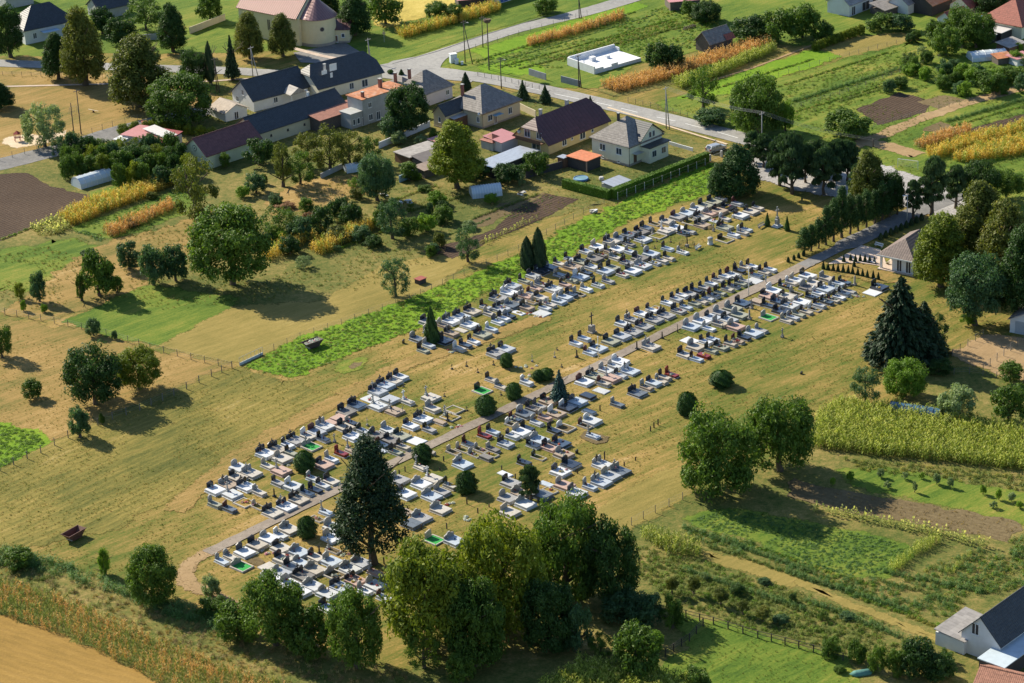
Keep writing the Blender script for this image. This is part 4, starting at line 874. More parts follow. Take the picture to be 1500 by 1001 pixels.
def parse():
    out = []
    for line in GRAVES.split('\n'):
        blk, org, rest = line.split('|'); ox, oy, k = map(float, org.split(','))
        for it in rest.split():
            x, y = it.split(',')
            i = 0
            while y[i].isdigit(): i += 1
            yy, code = float(y[:i]), y[i:]
            u, v = ox+float(x)*k, oy+yy*k
            p = G(u, v, .45)
            out.append(dict(blk=blk, u=u, v=v, s=p.dot(E1), t=p.dot(E2), size=code[0], st=code[1], hd=code[2], fl=len(code) > 3, p=p))
    return out
GR = parse()
for g in GR:
    g['w'] = {'S': 1.28, 'W': 1.85, 'D': 2.55}[g['size']]; g['l'] = {'S': 2.75, 'W': 2.9, 'D': 3.1}[g['size']]
for it in range(12):        # neighbours never run into each other
    for i, a in enumerate(GR):
        for b in GR[i+1:]:
            ds, dt = b['s']-a['s'], b['t']-a['t']
            os_, ot = (a['w']+b['w'])/2+.04-abs(ds), (a['l']+b['l'])/2+.04-abs(dt)
            if os_ > 0 and ot > 0:
                if os_ < ot or abs(ds) > abs(dt):
                    q = os_*.3; sg = 1 if ds >= 0 else -1; a['s'] -= sg*q*.5; b['s'] += sg*q*.5
                    if it > 2: a['w'] = max(.8, a['w']-q*.6); b['w'] = max(.8, b['w']-q*.6)
                else:
                    q = ot*.3; sg = 1 if dt >= 0 else -1; a['t'] -= sg*q*.5; b['t'] += sg*q*.5
                    if it > 2: a['l'] = max(1.7, a['l']-q*.6); b['l'] = max(1.7, b['l']-q*.6)
BLK = {'A': 'beside green strip', 'B': 'upper left of path', 'C': 'upper right of path', 'D': 'lower left of path', 'E': 'lower right of path', 'M': 'amid iron crosses'}
for bk in BLK:
    gs = sorted([g for g in GR if g['blk'] == bk], key=lambda g: g['t'])
    row, last = 0, None; rowsg = []
    for g in gs:
        if last is None or g['t']-last > 2.6: row += 1; last = g['t']
        g['row'] = row
    for r_ in range(1, row+1):
        q = sorted([g for g in gs if g['row'] == r_], key=lambda g: -g['s'])
        for i, g in enumerate(q): g['i'] = i
STN = {'w': 'pale', 'g': 'grey', 'd': 'dark grey', 'b': 'black', 'r': 'red granite', 'n': 'brownish', 'o': 'kerbed open', 'G': 'green covered'}
HDN = {'2': 'paired stones', 'K': 'black stone', 'g': 'grey stone', 'w': 'white stone', 'a': 'arched stone', 'l': 'wavy stone', 'c': 'stone cross', '0': 'no stone'}
def grave(g):
    c = E1*g['s']+E2*g['t']
    lab = '%s %s grave, %s, %s row %s, %s from far end' % (STN[g['st']], {'S': 'single', 'W': 'broad', 'D': 'double'}[g['size']], HDN[g['hd']], ordn(g['row']-1), BLK[g['blk']], ordn(g['i']))
    t = thing('grave', lab, 'grave', (c.x, c.y, 0), A2+RNG.gauss(0, .025), 'graves in rows along the cemetery path')
    w, l, st, hd = g['w'], g['l'], g['st'], g['hd']; zs = RNG.uniform(.95, 1.3)
    SM = RNG.choice(SVAR[st]) if st in SVAR else STONE[st]
    low = hd == '0' and st == 'w'
    link('base', gmesh('base', f_base, PLINTHM if RNG.random() < .45 else (SM if st not in 'bG' else STONE['g'])), t, None, None, (l+.05, w+.05, zs*.9))
    if st in 'oG':
        link('kerb', gmesh('kerb', f_frame, SM), t, None, None, (l, w, zs))
        link('fill', gmesh('fill', f_fillin, CARPET if st == 'G' else (EARTH if RNG.random() < .6 else EARTH2)), t, None, None, (l, w, zs))
        top = .2*zs
    elif low:
        link('cover', gmesh('cover', f_cover, SM), t, (0, 0, -.33*zs), None, (l-.1, w-.1, zs)); top = .17*zs
    else:
        link('plinth', gmesh('plinth', f_plinth, SM if st != 'b' or RNG.random() < .6 else STONE['w']), t, None, None, (l-.16, w-.14, zs))
        if g['size'] == 'S' and st in 'gn' and RNG.random() < .55:
            link('cover', gmesh('cover_barrel', f_barrel, SM), t, None, None, (l-.2, w-.2, zs))
        elif g['size'] == 'D':
            for s_ in (-1, 1): link('cover', gmesh('cover', f_cover, SM), t, (.06, s_*(w-.1)/4, 0), None, (l-.22, (w-.1)/2-.02, zs))
        else: link('cover', gmesh('cover', f_cover, SM), t, (.06, 0, 0), None, (l-.22, w-.1, zs))
        top = .5*zs
    x = -l/2+.17; hz = top*.75
    if hd in 'Kgw':
        m = HEADM['r'] if st == 'r' else HEADM[hd]
        if hd == 'K' and RNG.random() < .3: m = RNG.choice((HDV[0], HDV[1], HDV[2]))
        if hd == 'g' and RNG.random() < .4: m = HDV[3]
        sh = RNG.randint(0, 4); ww = w*RNG.uniform(.5, .62) if g['size'] == 'D' else w*RNG.uniform(.62, .8)
        if hd != 'K' and RNG.random() < .45: link('headstone', gmesh('headstone:arch', f_arch, m), t, (x, 0, hz), None, (.17, ww, RNG.uniform(1.0, 1.3)))
        else: link('headstone', gmesh('headstone:%d' % sh, head_rect(sh), m), t, (x, 0, hz), None, (.18, ww, RNG.uniform(1.05, 1.45)))
    elif hd == '2':
        ms = [HEADM['K'], HEADM['K']] if RNG.random() < .7 else [HEADM['g'], HEADM['g']]
        if st == 'w' and RNG.random() < .12: ms = [HEADM['w']]*2
        for s_, m in zip((-1, 1), ms): link('headstone', gmesh('headstone:%d' % RNG.randint(0, 4), head_rect(RNG.randint(0, 4)), m), t, (x, s_*w*.24, hz), None, (.18, w*.36, RNG.uniform(1.0, 1.25)))
        link('cross', gmesh('cross', f_cross, HEADM['K'] if RNG.random() < .6 else HEADM['g']), t, (x-.03, 0, hz), None, (1.3, 1.3, RNG.uniform(1.45, 1.8)))
    elif hd == 'a': link('headstone', gmesh('headstone:arch', f_arch, HEADM['g']), t, (x, 0, hz), None, (.25, w*.62, 1.4))
    elif hd == 'l': link('headstone', gmesh('headstone:wave', f_wave, HEADM['g']), t, (x, 0, hz), None, (.22, w*.82, 1.25))
    elif hd == 'c':
        m = HEADM['w'] if st == 'w' and RNG.random() < .5 else HEADM['g']
        link('cross', gmesh('cross_pedestal', f_crosstall if RNG.random() < .6 else f_obelisk, m), t, (x+.1, 0, hz), None, (1.15, 1.15, 1.15))
    if hd != '0' and st != 'G':
        if RNG.random() < .7:
            y = RNG.uniform(-.3, .3)*w; v = link('vase', gmesh('vase', f_vase, VASE), t, (x+.4, y, top)); flower_obj(v, (0, 0, .22), s=RNG.uniform(.7, 1.1))
        if RNG.random() < .6: link('lantern', gmesh('lantern', f_lantern, LANT if RNG.random() < .5 else LANT2), t, (x+RNG.uniform(.5, 1.0), RNG.uniform(-.35, .35)*w, top))
        if RNG.random() < .25: link('lantern', gmesh('lantern', f_lantern, LANT2), t, (x+RNG.uniform(.8, 1.4), RNG.uniform(-.3, .3)*w, top))
    if g['fl']:
        for _ in range(4): flower_obj(t, (RNG.uniform(-.5, .6), RNG.uniform(-.36, .36)*w, top), s=RNG.uniform(.9, 1.5))
_gsz = sorted(GR, key=lambda g: -g['w']*g['l']*SCL(g['p'])**2)
for g in _gsz[:300]: grave(g)
# the graves past the 300 that show largest are joined
def join_stuff(name, label, build):
    before = set(bpy.data.objects); build(); new = [o for o in bpy.data.objects if o not in before]
    bpy.context.view_layer.update()
    V, F, MI, LV, mats = [], [], [], [], []
    for o in new:
        if o.type != 'MESH': continue
        me, mw = o.data, o.matrix_world; n0 = len(V); m = o.material_slots[0].material
        if m not in mats: mats.append(m)
        V += [tuple(mw @ v.co) for v in me.vertices]
        lv = me.attributes.get('lv')
        for i, p in enumerate(me.polygons): F.append(tuple(a+n0 for a in p.vertices)); MI.append(mats.index(m)); LV.append(lv.data[i].value if lv else .5)
    for o in new: bpy.data.objects.remove(o)
    me = bpy.data.meshes.new(name); me.from_pydata(V, [], F)
    for m in mats: me.materials.append(m)
    me.polygons.foreach_set('material_index', MI); a = me.attributes.new('lv', 'FLOAT', 'FACE'); a.data.foreach_set('value', LV)
    return tag(link(name, me), label, None, None, 'stuff')
join_stuff('small_graves', 'the smaller and farther graves standing between the others', lambda: [grave(g) for g in _gsz[300:]])

# loose wreath piles, stone crosses, grave posts, small monuments
def wreaths(u, v, label, n=6, spread=.8, mi=0):
    t = thing('wreath_pile', label, 'wreaths', G(u, v), 0, 'heaps of funeral wreaths')
    for _ in range(n): flower_obj(t, (RNG.gauss(0, spread), RNG.gauss(0, spread*.6), .02), True, mi if RNG.random() < .7 else RNG.choice((1, 3)), RNG.uniform(.7, 1.0))
for q in ((664,515,'white wreath heap below the graves near the tall thuja'), (777,460,'white wreath heap at the end of the pale plot'), (788,463,'small pale wreath heap right of the pale plot'), (1257,436,'pink and white wreath heap near the chapel graves'),
          (393,811,'long white wreath heap on the front graves'), (425,681,'white and blue wreath heap beside the round thuja'), (503,812,'white wreath heap beneath the dark conifer'), (670,625,'scattered pale wreaths on the grass left of the path'), (767,538,'small white flower heap by the clipped thuja'), (778,551,'white flowers in the green shrub corner'), (652,738,'small flower heap below the front right graves'), (680,762,'lone flower heap near the walnut crowns')):
    wreaths(*q)
IRON = mat('iron_dark', (.035, .033, .032), .3, 5, .7); WOODP = mat('post_wood', (.075, .055, .042), .35, 5, .95, .5, 14); OLDST = mat('stone_weathered', (.30, .28, .25), .25, 2, .9, dirt=.5, dirtcol=(.12,.11,.09))
def mono(name, u, v, mb, m, label, cat, group=None, rz=None):
    t = link(name, shared(mb, m, name), None, G(u, v), A2+RNG.gauss(0, .1) if rz is None else rz); tag(t, label, cat, group); return t
def cross_mb(h=1.0): return MB().box(-.16, .16, -.2, .2, -.05, .22*h, .03).box(-.035, .035, -.035, .035, .2*h, h).box(-.034, .034, -.25, -.035, h*.66, h*.66+.07).box(-.034, .034, .035, .25, h*.66, h*.66+.07)
for i, (u, v, h) in enumerate(((662,541,1.1), (683.5,537,1.1), (700,546,.9), (723,535,1.0), (746,543,.6), (734,579,.8), (651,581,.7), (779.5,530,1.5), (812.5,524,1.3), (822.8,538,.7), (816,513,.6), (978,347,.9), (962,354,.7), (982.5,355,.8), (959,364,.7), (1097.5,323,.7), (581,570,.7), (628,599,.8), (684,602,.9), (591,567,.6), (588,632,.8), (600,640,1.0), (1058.6,482,1.0), (1046,498,1.0), (590,606,1.6), (621,606,1.7), (538,624,1.7))):
    mono('grave_cross', u, v, cross_mb(h), IRON if h < 1.2 else OLDST, '%s %s grave cross from left among the old plots' % (ordn(sorted([662,683.5,700,723,746,734,651,779.5,812.5,822.8,816,978,962,982.5,959,1097.5,581,628,684,591,588,600,1058.6,1046,590.0,621,538]).index(u)), 'iron' if h < 1.2 else 'stone'), 'cross', 'old crosses standing in the grass')
posts = [(684.1,739,1.2), (700,752,1.0), (716.5,743,.6), (654.5,775,1.1), (617.5,776,.9), (594.7,785,1.1), (612,796,.9), (585,696,1.0), (593.5,691,1.0), (650,676,1.0), (644.6,690,.7), (885.8,674,1.6), (914.5,683,.8), (931,675,.7), (846,694,1.0), (879,602,1.1), (953,632,1.0), (958,627,1.1), (964,623,1.2), (562.6,826.5,1.2), (506,754,1.0), (735,688,.8), (755,701,.9)]
for i, (u, v, h) in enumerate(posts):
    mono('grave_post', u, v, MB().box(-.09, .09, -.07, .07, -.05, h, .02), WOODP, '%s dark wooden grave post from left, short and upright' % ordn(sorted(p[0] for p in posts).index(u)), 'post', 'wooden grave posts in the grass')
for u, v, h, lb in ((845,524,1.0,'dark obelisk standing alone left of the path'), (992.6,487,1.05,'dark stone pillar by the path behind small bushes'), (933,512,1.05,'dark pillar in the overgrown plot beside the path'), (970,496,.9,'short dark pillar right of the path'), (955.5,343,1.0,'tall stone cross pillar in the strip-side plots'), (940.5,361,.9,'stone obelisk in the strip-side plots'), (1045,339,1.0,'stone cross pillar beside the earth mound'), (1100.5,452,1.2,'pale tall pillar among the upper right graves'), (1097.7,468,1.3,'grey tall pillar right of the path graves'), (1146,494.5,1.15,'lone stone cross on the lawn right of the graves'), (1252,418,1.3,'tall weathered stone monument near the clipped cones'), (1174,548,.5,'small dark stone lying on the right lawn'), (468,811,.95,'stone obelisk behind the dark conifer'), (402,728,1.0,'dark stone pillar between the lower left graves'), (490,648,1.0,'dark cross pillar behind the red grave'), (656,617,1.1,'dark obelisk in the old open kerb'), (635,667,.7,'short stone behind the clipped thuja'), (845,664,.7,'small dark headstone right of the flower grave'), (782,668,.9,'black headstone on the small lawn'), (591,503,.8,'dark headstone at the lower end of the strip block'), (1075,320,.7,'small white cross near the well graves')):
    mono('stone_monument', u, v, f_obelisk() if h >= .9 and 'cross' not in lb else (f_crosstall() if 'cross' in lb else head_rect(2)()), OLDST if 'pale' in lb or 'grey' in lb or 'weather' in lb or 'cross' in lb else HEADM['K'] if 'black' in lb or 'dark' in lb else OLDST, lb, 'monument').scale = (h, h, h) if 'head' not in lb and 'small' not in lb else (.2, .6, h)

# tall cross monument in the lawn
t = thing('cross_monument', 'tall dark crucifix on stone plinth on the lawn between grave blocks', 'monument', G(867, 487), A2)
MB().box(-.7, .7, -.7, .7, -.05, .25, .05).box(-.5, .5, -.5, .5, .25, 1.5, .08).build('pedestal', OLDST, t)
MB().box(-.08, .08, -.08, .08, 1.5, 4.1).box(-.075, .075, -.55, -.08, 3.3, 3.47).box(-.075, .075, .08, .55, 3.3, 3.47).build('cross', IRON, t)
t = thing('calvary_cross', 'pale stone calvary cross between two small cone thujas', 'monument', G(1138.5, 332), A2)
MB().box(-.9, .9, -.9, .9, -.05, .2, .05).box(-.6, .6, -.6, .6, .2, .5, .05).build('steps', STONE['w'], t)
MB().box(-.38, .38, -.38, .38, .5, 1.7, .08).box(-.26, .26, -.26, .26, 1.7, 2.2, .06).build('pedestal', HEADM['g'], t)
MB().box(-.11, .11, -.11, .11, 2.2, 4.4).box(-.1, .1, -.55, -.11, 3.5, 3.72).box(-.1, .1, .11, .55, 3.5, 3.72).build('cross', HEADM['g'], t)
t = thing('fenced_cross', 'dark cross inside a round iron fence near the bench', 'monument', G(1006.5, 362), A2)
MB().box(-.3, .3, -.3, .3, -.05, .6, .05).build('pedestal', OLDST, t)
MB().box(-.08, .08, -.08, .08, .6, 3.0).box(-.075, .075, -.5, -.08, 2.3, 2.45).box(-.075, .075, .08, .5, 2.3, 2.45).build('cross', IRON, t)
b_ = MB()
for i in range(20):
    a = i*math.pi/10; b_.tube((1.6*math.cos(a), 1.6*math.sin(a), 0), (1.6*math.cos(a), 1.6*math.sin(a), 1.0), .03, n=4)
    a2 = a+math.pi/10
    for z in (.3, .95): b_.tube((1.6*math.cos(a), 1.6*math.sin(a), z), (1.6*math.cos(a2), 1.6*math.sin(a2), z), .02, n=4)
b_.build('railing', IRON, t)
t = thing('well', 'pale round concrete well with lid beside the bench', 'well', G(1040.5, 358))
MB().lathe([(.62, -.05), (.62, .15), (.52, .2), (.52, 1.3), (.58, 1.32), (.58, 1.42), (.3, 1.46)], 14).build('ring', mat('concrete_pale', (.55, .55, .52), .15), t, True)
MB().lathe([(.5, 1.461), (.46, 1.52), (.08, 1.53)], 14).build('lid', STONE['g'], t, True)
BENCHM = mat('bench_white', (.68, .70, .70), .1); 
def bench(u, v, rz, label, m=BENCHM, L=2.0):
    t = thing('bench', label, 'bench', G(u, v), rz, 'benches')
    for k in range(3): MB().box(-L/2, L/2, -.2+k*.15, -.08+k*.15, .42, .46).build('seat_slat', m, t)
    for k in range(2): MB().box(-L/2, L/2, .26, .29, .58+k*.17, .70+k*.17).build('back_slat', m, t)
    for s_ in (-1, 1): MB().box(s_*L*.38-.05, s_*L*.38+.05, -.2, .3, 0, .42).box(s_*L*.38-.04, s_*L*.38+.04, .29, .33, .3, .86).build('leg', STONE['g'], t)
bench(1023, 365, A1+.2, 'white slatted bench beside the fenced cross')
bench(1116, 333, A1+.1, 'pale low bench left of the calvary cross', STONE['g'], 2.4)
bench(1287, 362, A2, 'white bench on the chapel forecourt', BENCHM)
bench(1276, 386, A2, 'white bench against the chapel hedge', BENCHM)
# earth mound over a new grave
mb = MB(); mb.lathe([(1.5, -.05), (1.3, .15), (.8, .38), (.25, .48)], 12)
o = mb.build('earth_mound', M_soilb, None); o.location = G(1039, 334.5); o.rotation_euler.z = A2; o.scale = (1, .55, 1); tag(o, 'brown earth mound over a fresh grave beside stone cross', 'mound')
# ------------------------------------------------------------------ trees and shrubs
T = plant
# cemetery
T('cypress_tree', 'tree', 548, 826, 634, 134, 'cypress', 'needle', 'tall dark conifer standing over the front graves with bare trunk', cb=.10, tw=.75)
T('spruce_tree', 'tree', 1318, 530, 403, 124, 'bigspruce', 'needle', 'tall dark spruce on the right lawn, left of two', cb=.07)
T('spruce_tree', 'tree', 1352, 522, 440, 84, 'bigspruce', 'needle', 'dark spruce behind the tallest lawn spruce, right of two', cb=.05)
T('deciduous_tree', 'tree', 1372, 512, 455, 40, 'loose', 'dark', 'small dark tree at the right foot of the spruces')
T('thuja_tree', 'thuja', 633, 501, 447, 26, 'cone', 'thuja', 'narrow pointed thuja among the lower strip graves', cb=.0, trunk=False)
T('thuja_tree', 'thuja', 773, 394, 346, 22, 'column', 'thujad', 'left of two joined columnar thujas by the green strip', cb=.0, trunk=False)
T('thuja_tree', 'thuja', 790, 392, 333, 23, 'column', 'thujad', 'taller right column of two joined thujas by the green strip', cb=.0, trunk=False)
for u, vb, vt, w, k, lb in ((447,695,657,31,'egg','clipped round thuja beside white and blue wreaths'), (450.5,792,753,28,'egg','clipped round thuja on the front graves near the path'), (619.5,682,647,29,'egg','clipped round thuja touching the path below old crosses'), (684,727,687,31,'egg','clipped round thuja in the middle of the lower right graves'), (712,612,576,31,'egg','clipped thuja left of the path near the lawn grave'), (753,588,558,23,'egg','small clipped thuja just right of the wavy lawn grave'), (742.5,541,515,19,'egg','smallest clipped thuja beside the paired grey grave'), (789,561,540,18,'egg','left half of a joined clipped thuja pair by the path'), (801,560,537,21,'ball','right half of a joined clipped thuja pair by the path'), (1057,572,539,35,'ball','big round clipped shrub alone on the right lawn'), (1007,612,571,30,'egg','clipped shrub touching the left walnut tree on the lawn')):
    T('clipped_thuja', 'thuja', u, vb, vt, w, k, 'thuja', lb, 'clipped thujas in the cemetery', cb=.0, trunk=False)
T('blue_spruce', 'tree', 820, 588, 541, 32, 'spruce', 'bluespruce', 'small blue spruce beside the path among graves', cb=.12)
T('pine_tree', 'tree', 777, 733, 679, 46, 'pine', 'pine', 'young pine among the lower right graves', cb=.1)
for u, vb, vt, w, lb in ((1124,331,311,9,'small cone thuja left of the calvary cross'), (1153,338,316,9,'small cone thuja right of the calvary cross')): T('cone_thuja', 'thuja', u, vb, vt, w, 'cone', 'thuja', lb, cb=0, trunk=False)
cones = [(1206,394), (1213,395.5), (1220.5,397), (1227.5,398), (1235,399), (1242.5,400.5), (1249,401.5), (1256.5,403.5), (1263.5,405), (1270.5,407), (1279,408), (1286.5,410)]
for i, (u, v) in enumerate(cones): T('cone_thuja', 'thuja', u, v, v-11-RNG.random()*2, 6, 'cone', 'thujad', '%s small cone from left in the front hedge row by chapel' % ordn(i), 'cone thujas round the chapel lawn', cb=0, trunk=False)
cones2 = [(1236,384), (1246,382), (1253,384), (1260,383), (1267,384), (1274,385), (1281,386), (1251,391)]
for i, (u, v) in enumerate(sorted(cones2)): T('cone_thuja', 'thuja', u, v, v-10-RNG.random()*2, 6, 'cone', 'thujad', '%s small cone from left in the back hedge row by chapel' % ordn(i), 'cone thujas round the chapel lawn', cb=0, trunk=False)
cones3 = [(1213+9*i, 378-5.2*i) for i in range(0, 0)]+[(1290+7.5*i, 352-3.6*i) for i in range(9)]
for i, (u, v) in enumerate(cones3): T('cone_thuja', 'thuja', u, v, v-11, 7, 'column', 'thujad', '%s dark cone from left in the shaded hedge along the driveway' % ordn(i), 'cone thujas round the chapel lawn', cb=0, trunk=False)
for i, (u, v) in enumerate(((1154.5,384), (1163,381), (1170,378), (1177,375))): T('cone_thuja', 'thuja', u, v, v-8, 5, 'column', 'thujad', '%s tiny dark thuja from left at the start of the thuja row' % ordn(i), cb=0, trunk=False)
row = [(1178,372,44,24), (1188,368,44,20), (1199,364,50,22), (1210,359,64,24), (1221,354,72,26), (1233,348,84,28), (1245,343,66,26), (1257,338,58,24), (1269,333,62,26), (1281,328,56,24), (1292,323,64,26), (1303,319,58,24), (1314,315,52,22)]
for i, (u, v, h, w) in enumerate(row): T('thuja_tree', 'thuja', u, v, v-h*.92, w, 'thujatree', 'thuja', '%s tree from left in the tall thuja row along the driveway' % ordn(i), 'thuja row along the driveway', cb=.12, tw=.7)
T('deciduous_tree', 'tree', 1272, 312, 216, 62, 'tall', 'olive', 'tall golden green tree behind the thuja row', cb=.08)
T('deciduous_tree', 'tree', 1302, 312, 250, 48, 'broad', 'dark', 'dark tree right of the golden green tree')
# pines at the parking lot
T('yew_tree', 'tree', 1082, 285, 208, 70, 'tall', 'thuja', 'dense dark evergreen at the far corner of graves', cb=.02)
T('yew_tree', 'tree', 1055, 287, 235, 42, 'tall', 'thuja', 'lower dense evergreen left of the far corner tree', cb=.02)
for i, (u, vb, vt, w) in enumerate(((1104,238,190,42), (1118,246,194,46), (1142,272,196,54), (1160,284,190,66), (1180,268,206,54), (1207,286,212,62), (1222,266,202,54), (1241,266,202,54), (1196,252,202,54), (1258,300,236,48))):
    T('pine_tree', 'tree', u, vb, vt, w, 'pine', 'pine', '%s pine from left in the group beside the gravel lot' % ordn(sorted([1104,1118,1142,1160,1180,1207,1222,1241,1196,1258]).index(u)), 'pines beside the gravel lot', cb=.14, tw=.8)
for u, vb, vt, w, k, c, lb in ((1365,318,228,60,'pine','pine','tall dark pine right of the goal frame'), (1400,306,240,52,'pine','pine','dark pine behind the chapel lindens'), (1436,300,232,60,'broad','dark','dark tree behind the lindens near the right edge'), (1475,292,246,56,'broad','green','green tree at the right edge below the golden rows'),
    (1338,322,262,34,'pine','pine','slender pine beside the street lamp'),
    (1378,420,306,92,'tall','yellow','sunlit yellow green linden in front of the chapel'), (1435,385,258,92,'tall','olive','tall linden behind the chapel, sunlit on its left'), (1470,420,286,92,'tall','olive','large dark linden at the right edge above the barn'), (1415,400,300,80,'tall','olive','linden between the chapel tree and right edge'), (1500,470,320,90,'tall','dark','dark tree crowding the right edge by the barn'),
    (1428,476,368,92,'broad','blue','blue green tree standing left of the white barn'), (1418,477,458,26,'small','bright','bright shrub at the foot of the blue green tree')):
    T('deciduous_tree' if k != 'pine' else 'pine_tree', 'tree', u, vb, vt, w, k, c, lb, cb=.1 if k == 'tall' else .2)
for u, vb, vt, w, k, c, lb in ((1268,592,534,50,'loose','blue','loose leafy tree at the corner of the maize field'), (1326,582,524,70,'broad','bright','round bright tree right of the maize corner tree'), (1402,615,563,58,'small','pale','greyish apple tree behind the blue tunnel'), (1478,620,560,64,'small','green','green tree at the right edge above maize'), (1480,560,530,40,'small','green','shrub near the right edge fence'), (1378,548,525,40,'small','dark','dark shrub in the shade of the spruces')):
    T('deciduous_tree', 'tree', u, vb, vt, w, k, c, lb, cb=.12)
T('walnut_tree', 'tree', 1052, 722, 592, 122, 'broad', 'green', 'large dark green walnut on the lawn edge, left of two', cb=.06)
T('walnut_tree', 'tree', 1143, 690, 575, 108, 'broad', 'green', 'large dark green walnut beside the maize, right of two', cb=.08)
# bottom centre
for u, vb, vt, w, k, c, lb in ((632,955,790,146,'broad','yellow','yellow green walnut at the bottom, leftmost of the big group'), (738,925,748,140,'broad','yellow','tall yellow green walnut in the middle of the bottom group'), (832,875,718,114,'broad','green','tall green walnut right in the bottom group'), (895,885,760,90,'broad','dark','dark round tree at the right end of bottom group'), (700,975,850,96,'broad','green','shaded green tree low in the bottom group'), (805,950,845,90,'broad','dark','dark shaded tree under the bottom walnuts'),
    (622,978,905,62,'loose','green','small leafy tree under the leftmost walnut'), (845,955,885,52,'small','blue','blue green shrub below the walnut shade'), (933,990,916,80,'small','green','round green tree above the bottom maize'), (910,905,862,70,'small','blue','blue green shrub row behind the dark round tree'), (945,915,868,60,'small','blue','blue green shrub by the paddock fence'), (985,920,870,38,'small','green','shrub at the paddock corner'), (960,955,925,30,'small','bright','bright shrub at the paddock edge'), (880,960,925,40,'loose','green','small shaded tree above the bottom maize'), (675,1000,955,44,'small','green','leafy shrub beside the shaded maize'),
    (523,978,862,86,'broad','green','leafy round tree at the bottom below the graves'), (405,945,840,98,'broad','green','leafy bright tree hiding the front grave corner'), (350,935,880,70,'small','green','bush at the left foot of the front tree'), (455,960,888,70,'small','green','bush between the two front trees'), (310,900,872,50,'small','green','low bush in the ditch near the front tree'), (226,882,800,76,'broad','green','round green tree in the bottom left ditch'), (310,874,842,30,'small','pale','small grey willow bush by the worn track'), (154,842,803,19,'small','bright','thin bright young tree in bottom left meadow'), (1020,1008,975,50,'small','green','bush on the bottom edge by the lawn'), (28,830,802,50,'small','green','leafy bush at the left end of the ditch')):
    T('deciduous_tree', 'tree', u, vb, vt, w, k, c, lb, cb=.06 if k == 'broad' else .03, trunk=True)
for i, (u, vb, vt, w, c) in enumerate(((1217,962,933,32,'green'), (1255,970,938,30,'green'), (1285,985,945,32,'green'), (1312,990,952,32,'green'), (1345,990,935,60,'dark'), (1375,995,955,50,'dark'), (1385,972,950,28,'green'), (1230,985,975,20,'green'))):
    T('shrub', 'shrub', u, vb, vt, w, 'small', c, '%s shrub from left in the hedge by the bottom right house' % ordn(sorted([1217,1255,1285,1312,1345,1375,1385,1230]).index(u)), 'shrubs by the bottom right house', cb=0, trunk=False)
for i, (u, vb, vt, w) in enumerate(((1017,873,845,20), (1056,888,862,24), (1088,902,878,22), (985,872,845,22), (1118,912,888,24))):
    T('fruit_tree', 'tree', u, vb, vt, w, 'small', 'olive', '%s small fruit tree from left along the paddock fence' % ordn(sorted([1017,1056,1088,985,1118]).index(u)), 'small fruit trees along the paddock fence', cb=.35)
sap = [(1290,700), (1325,703), (1372,710), (1392,715), (1440,725), (1455,745), (1482,735), (1493,745), (1340,722), (1300,716), (1220,712), (1246,705), (1463,733), (1350,702)]
for i, (u, v) in enumerate(sap): T('sapling', 'tree', u, v, v-10-RNG.random()*8, 8+RNG.random()*6, 'small', RNG.choice(('bright', 'pale')), '%s sapling from left on the small orchard lawn below the maize' % ordn(sorted(a for a, b in sap).index(u)), 'saplings on the orchard lawn', cb=.2, tw=.6)
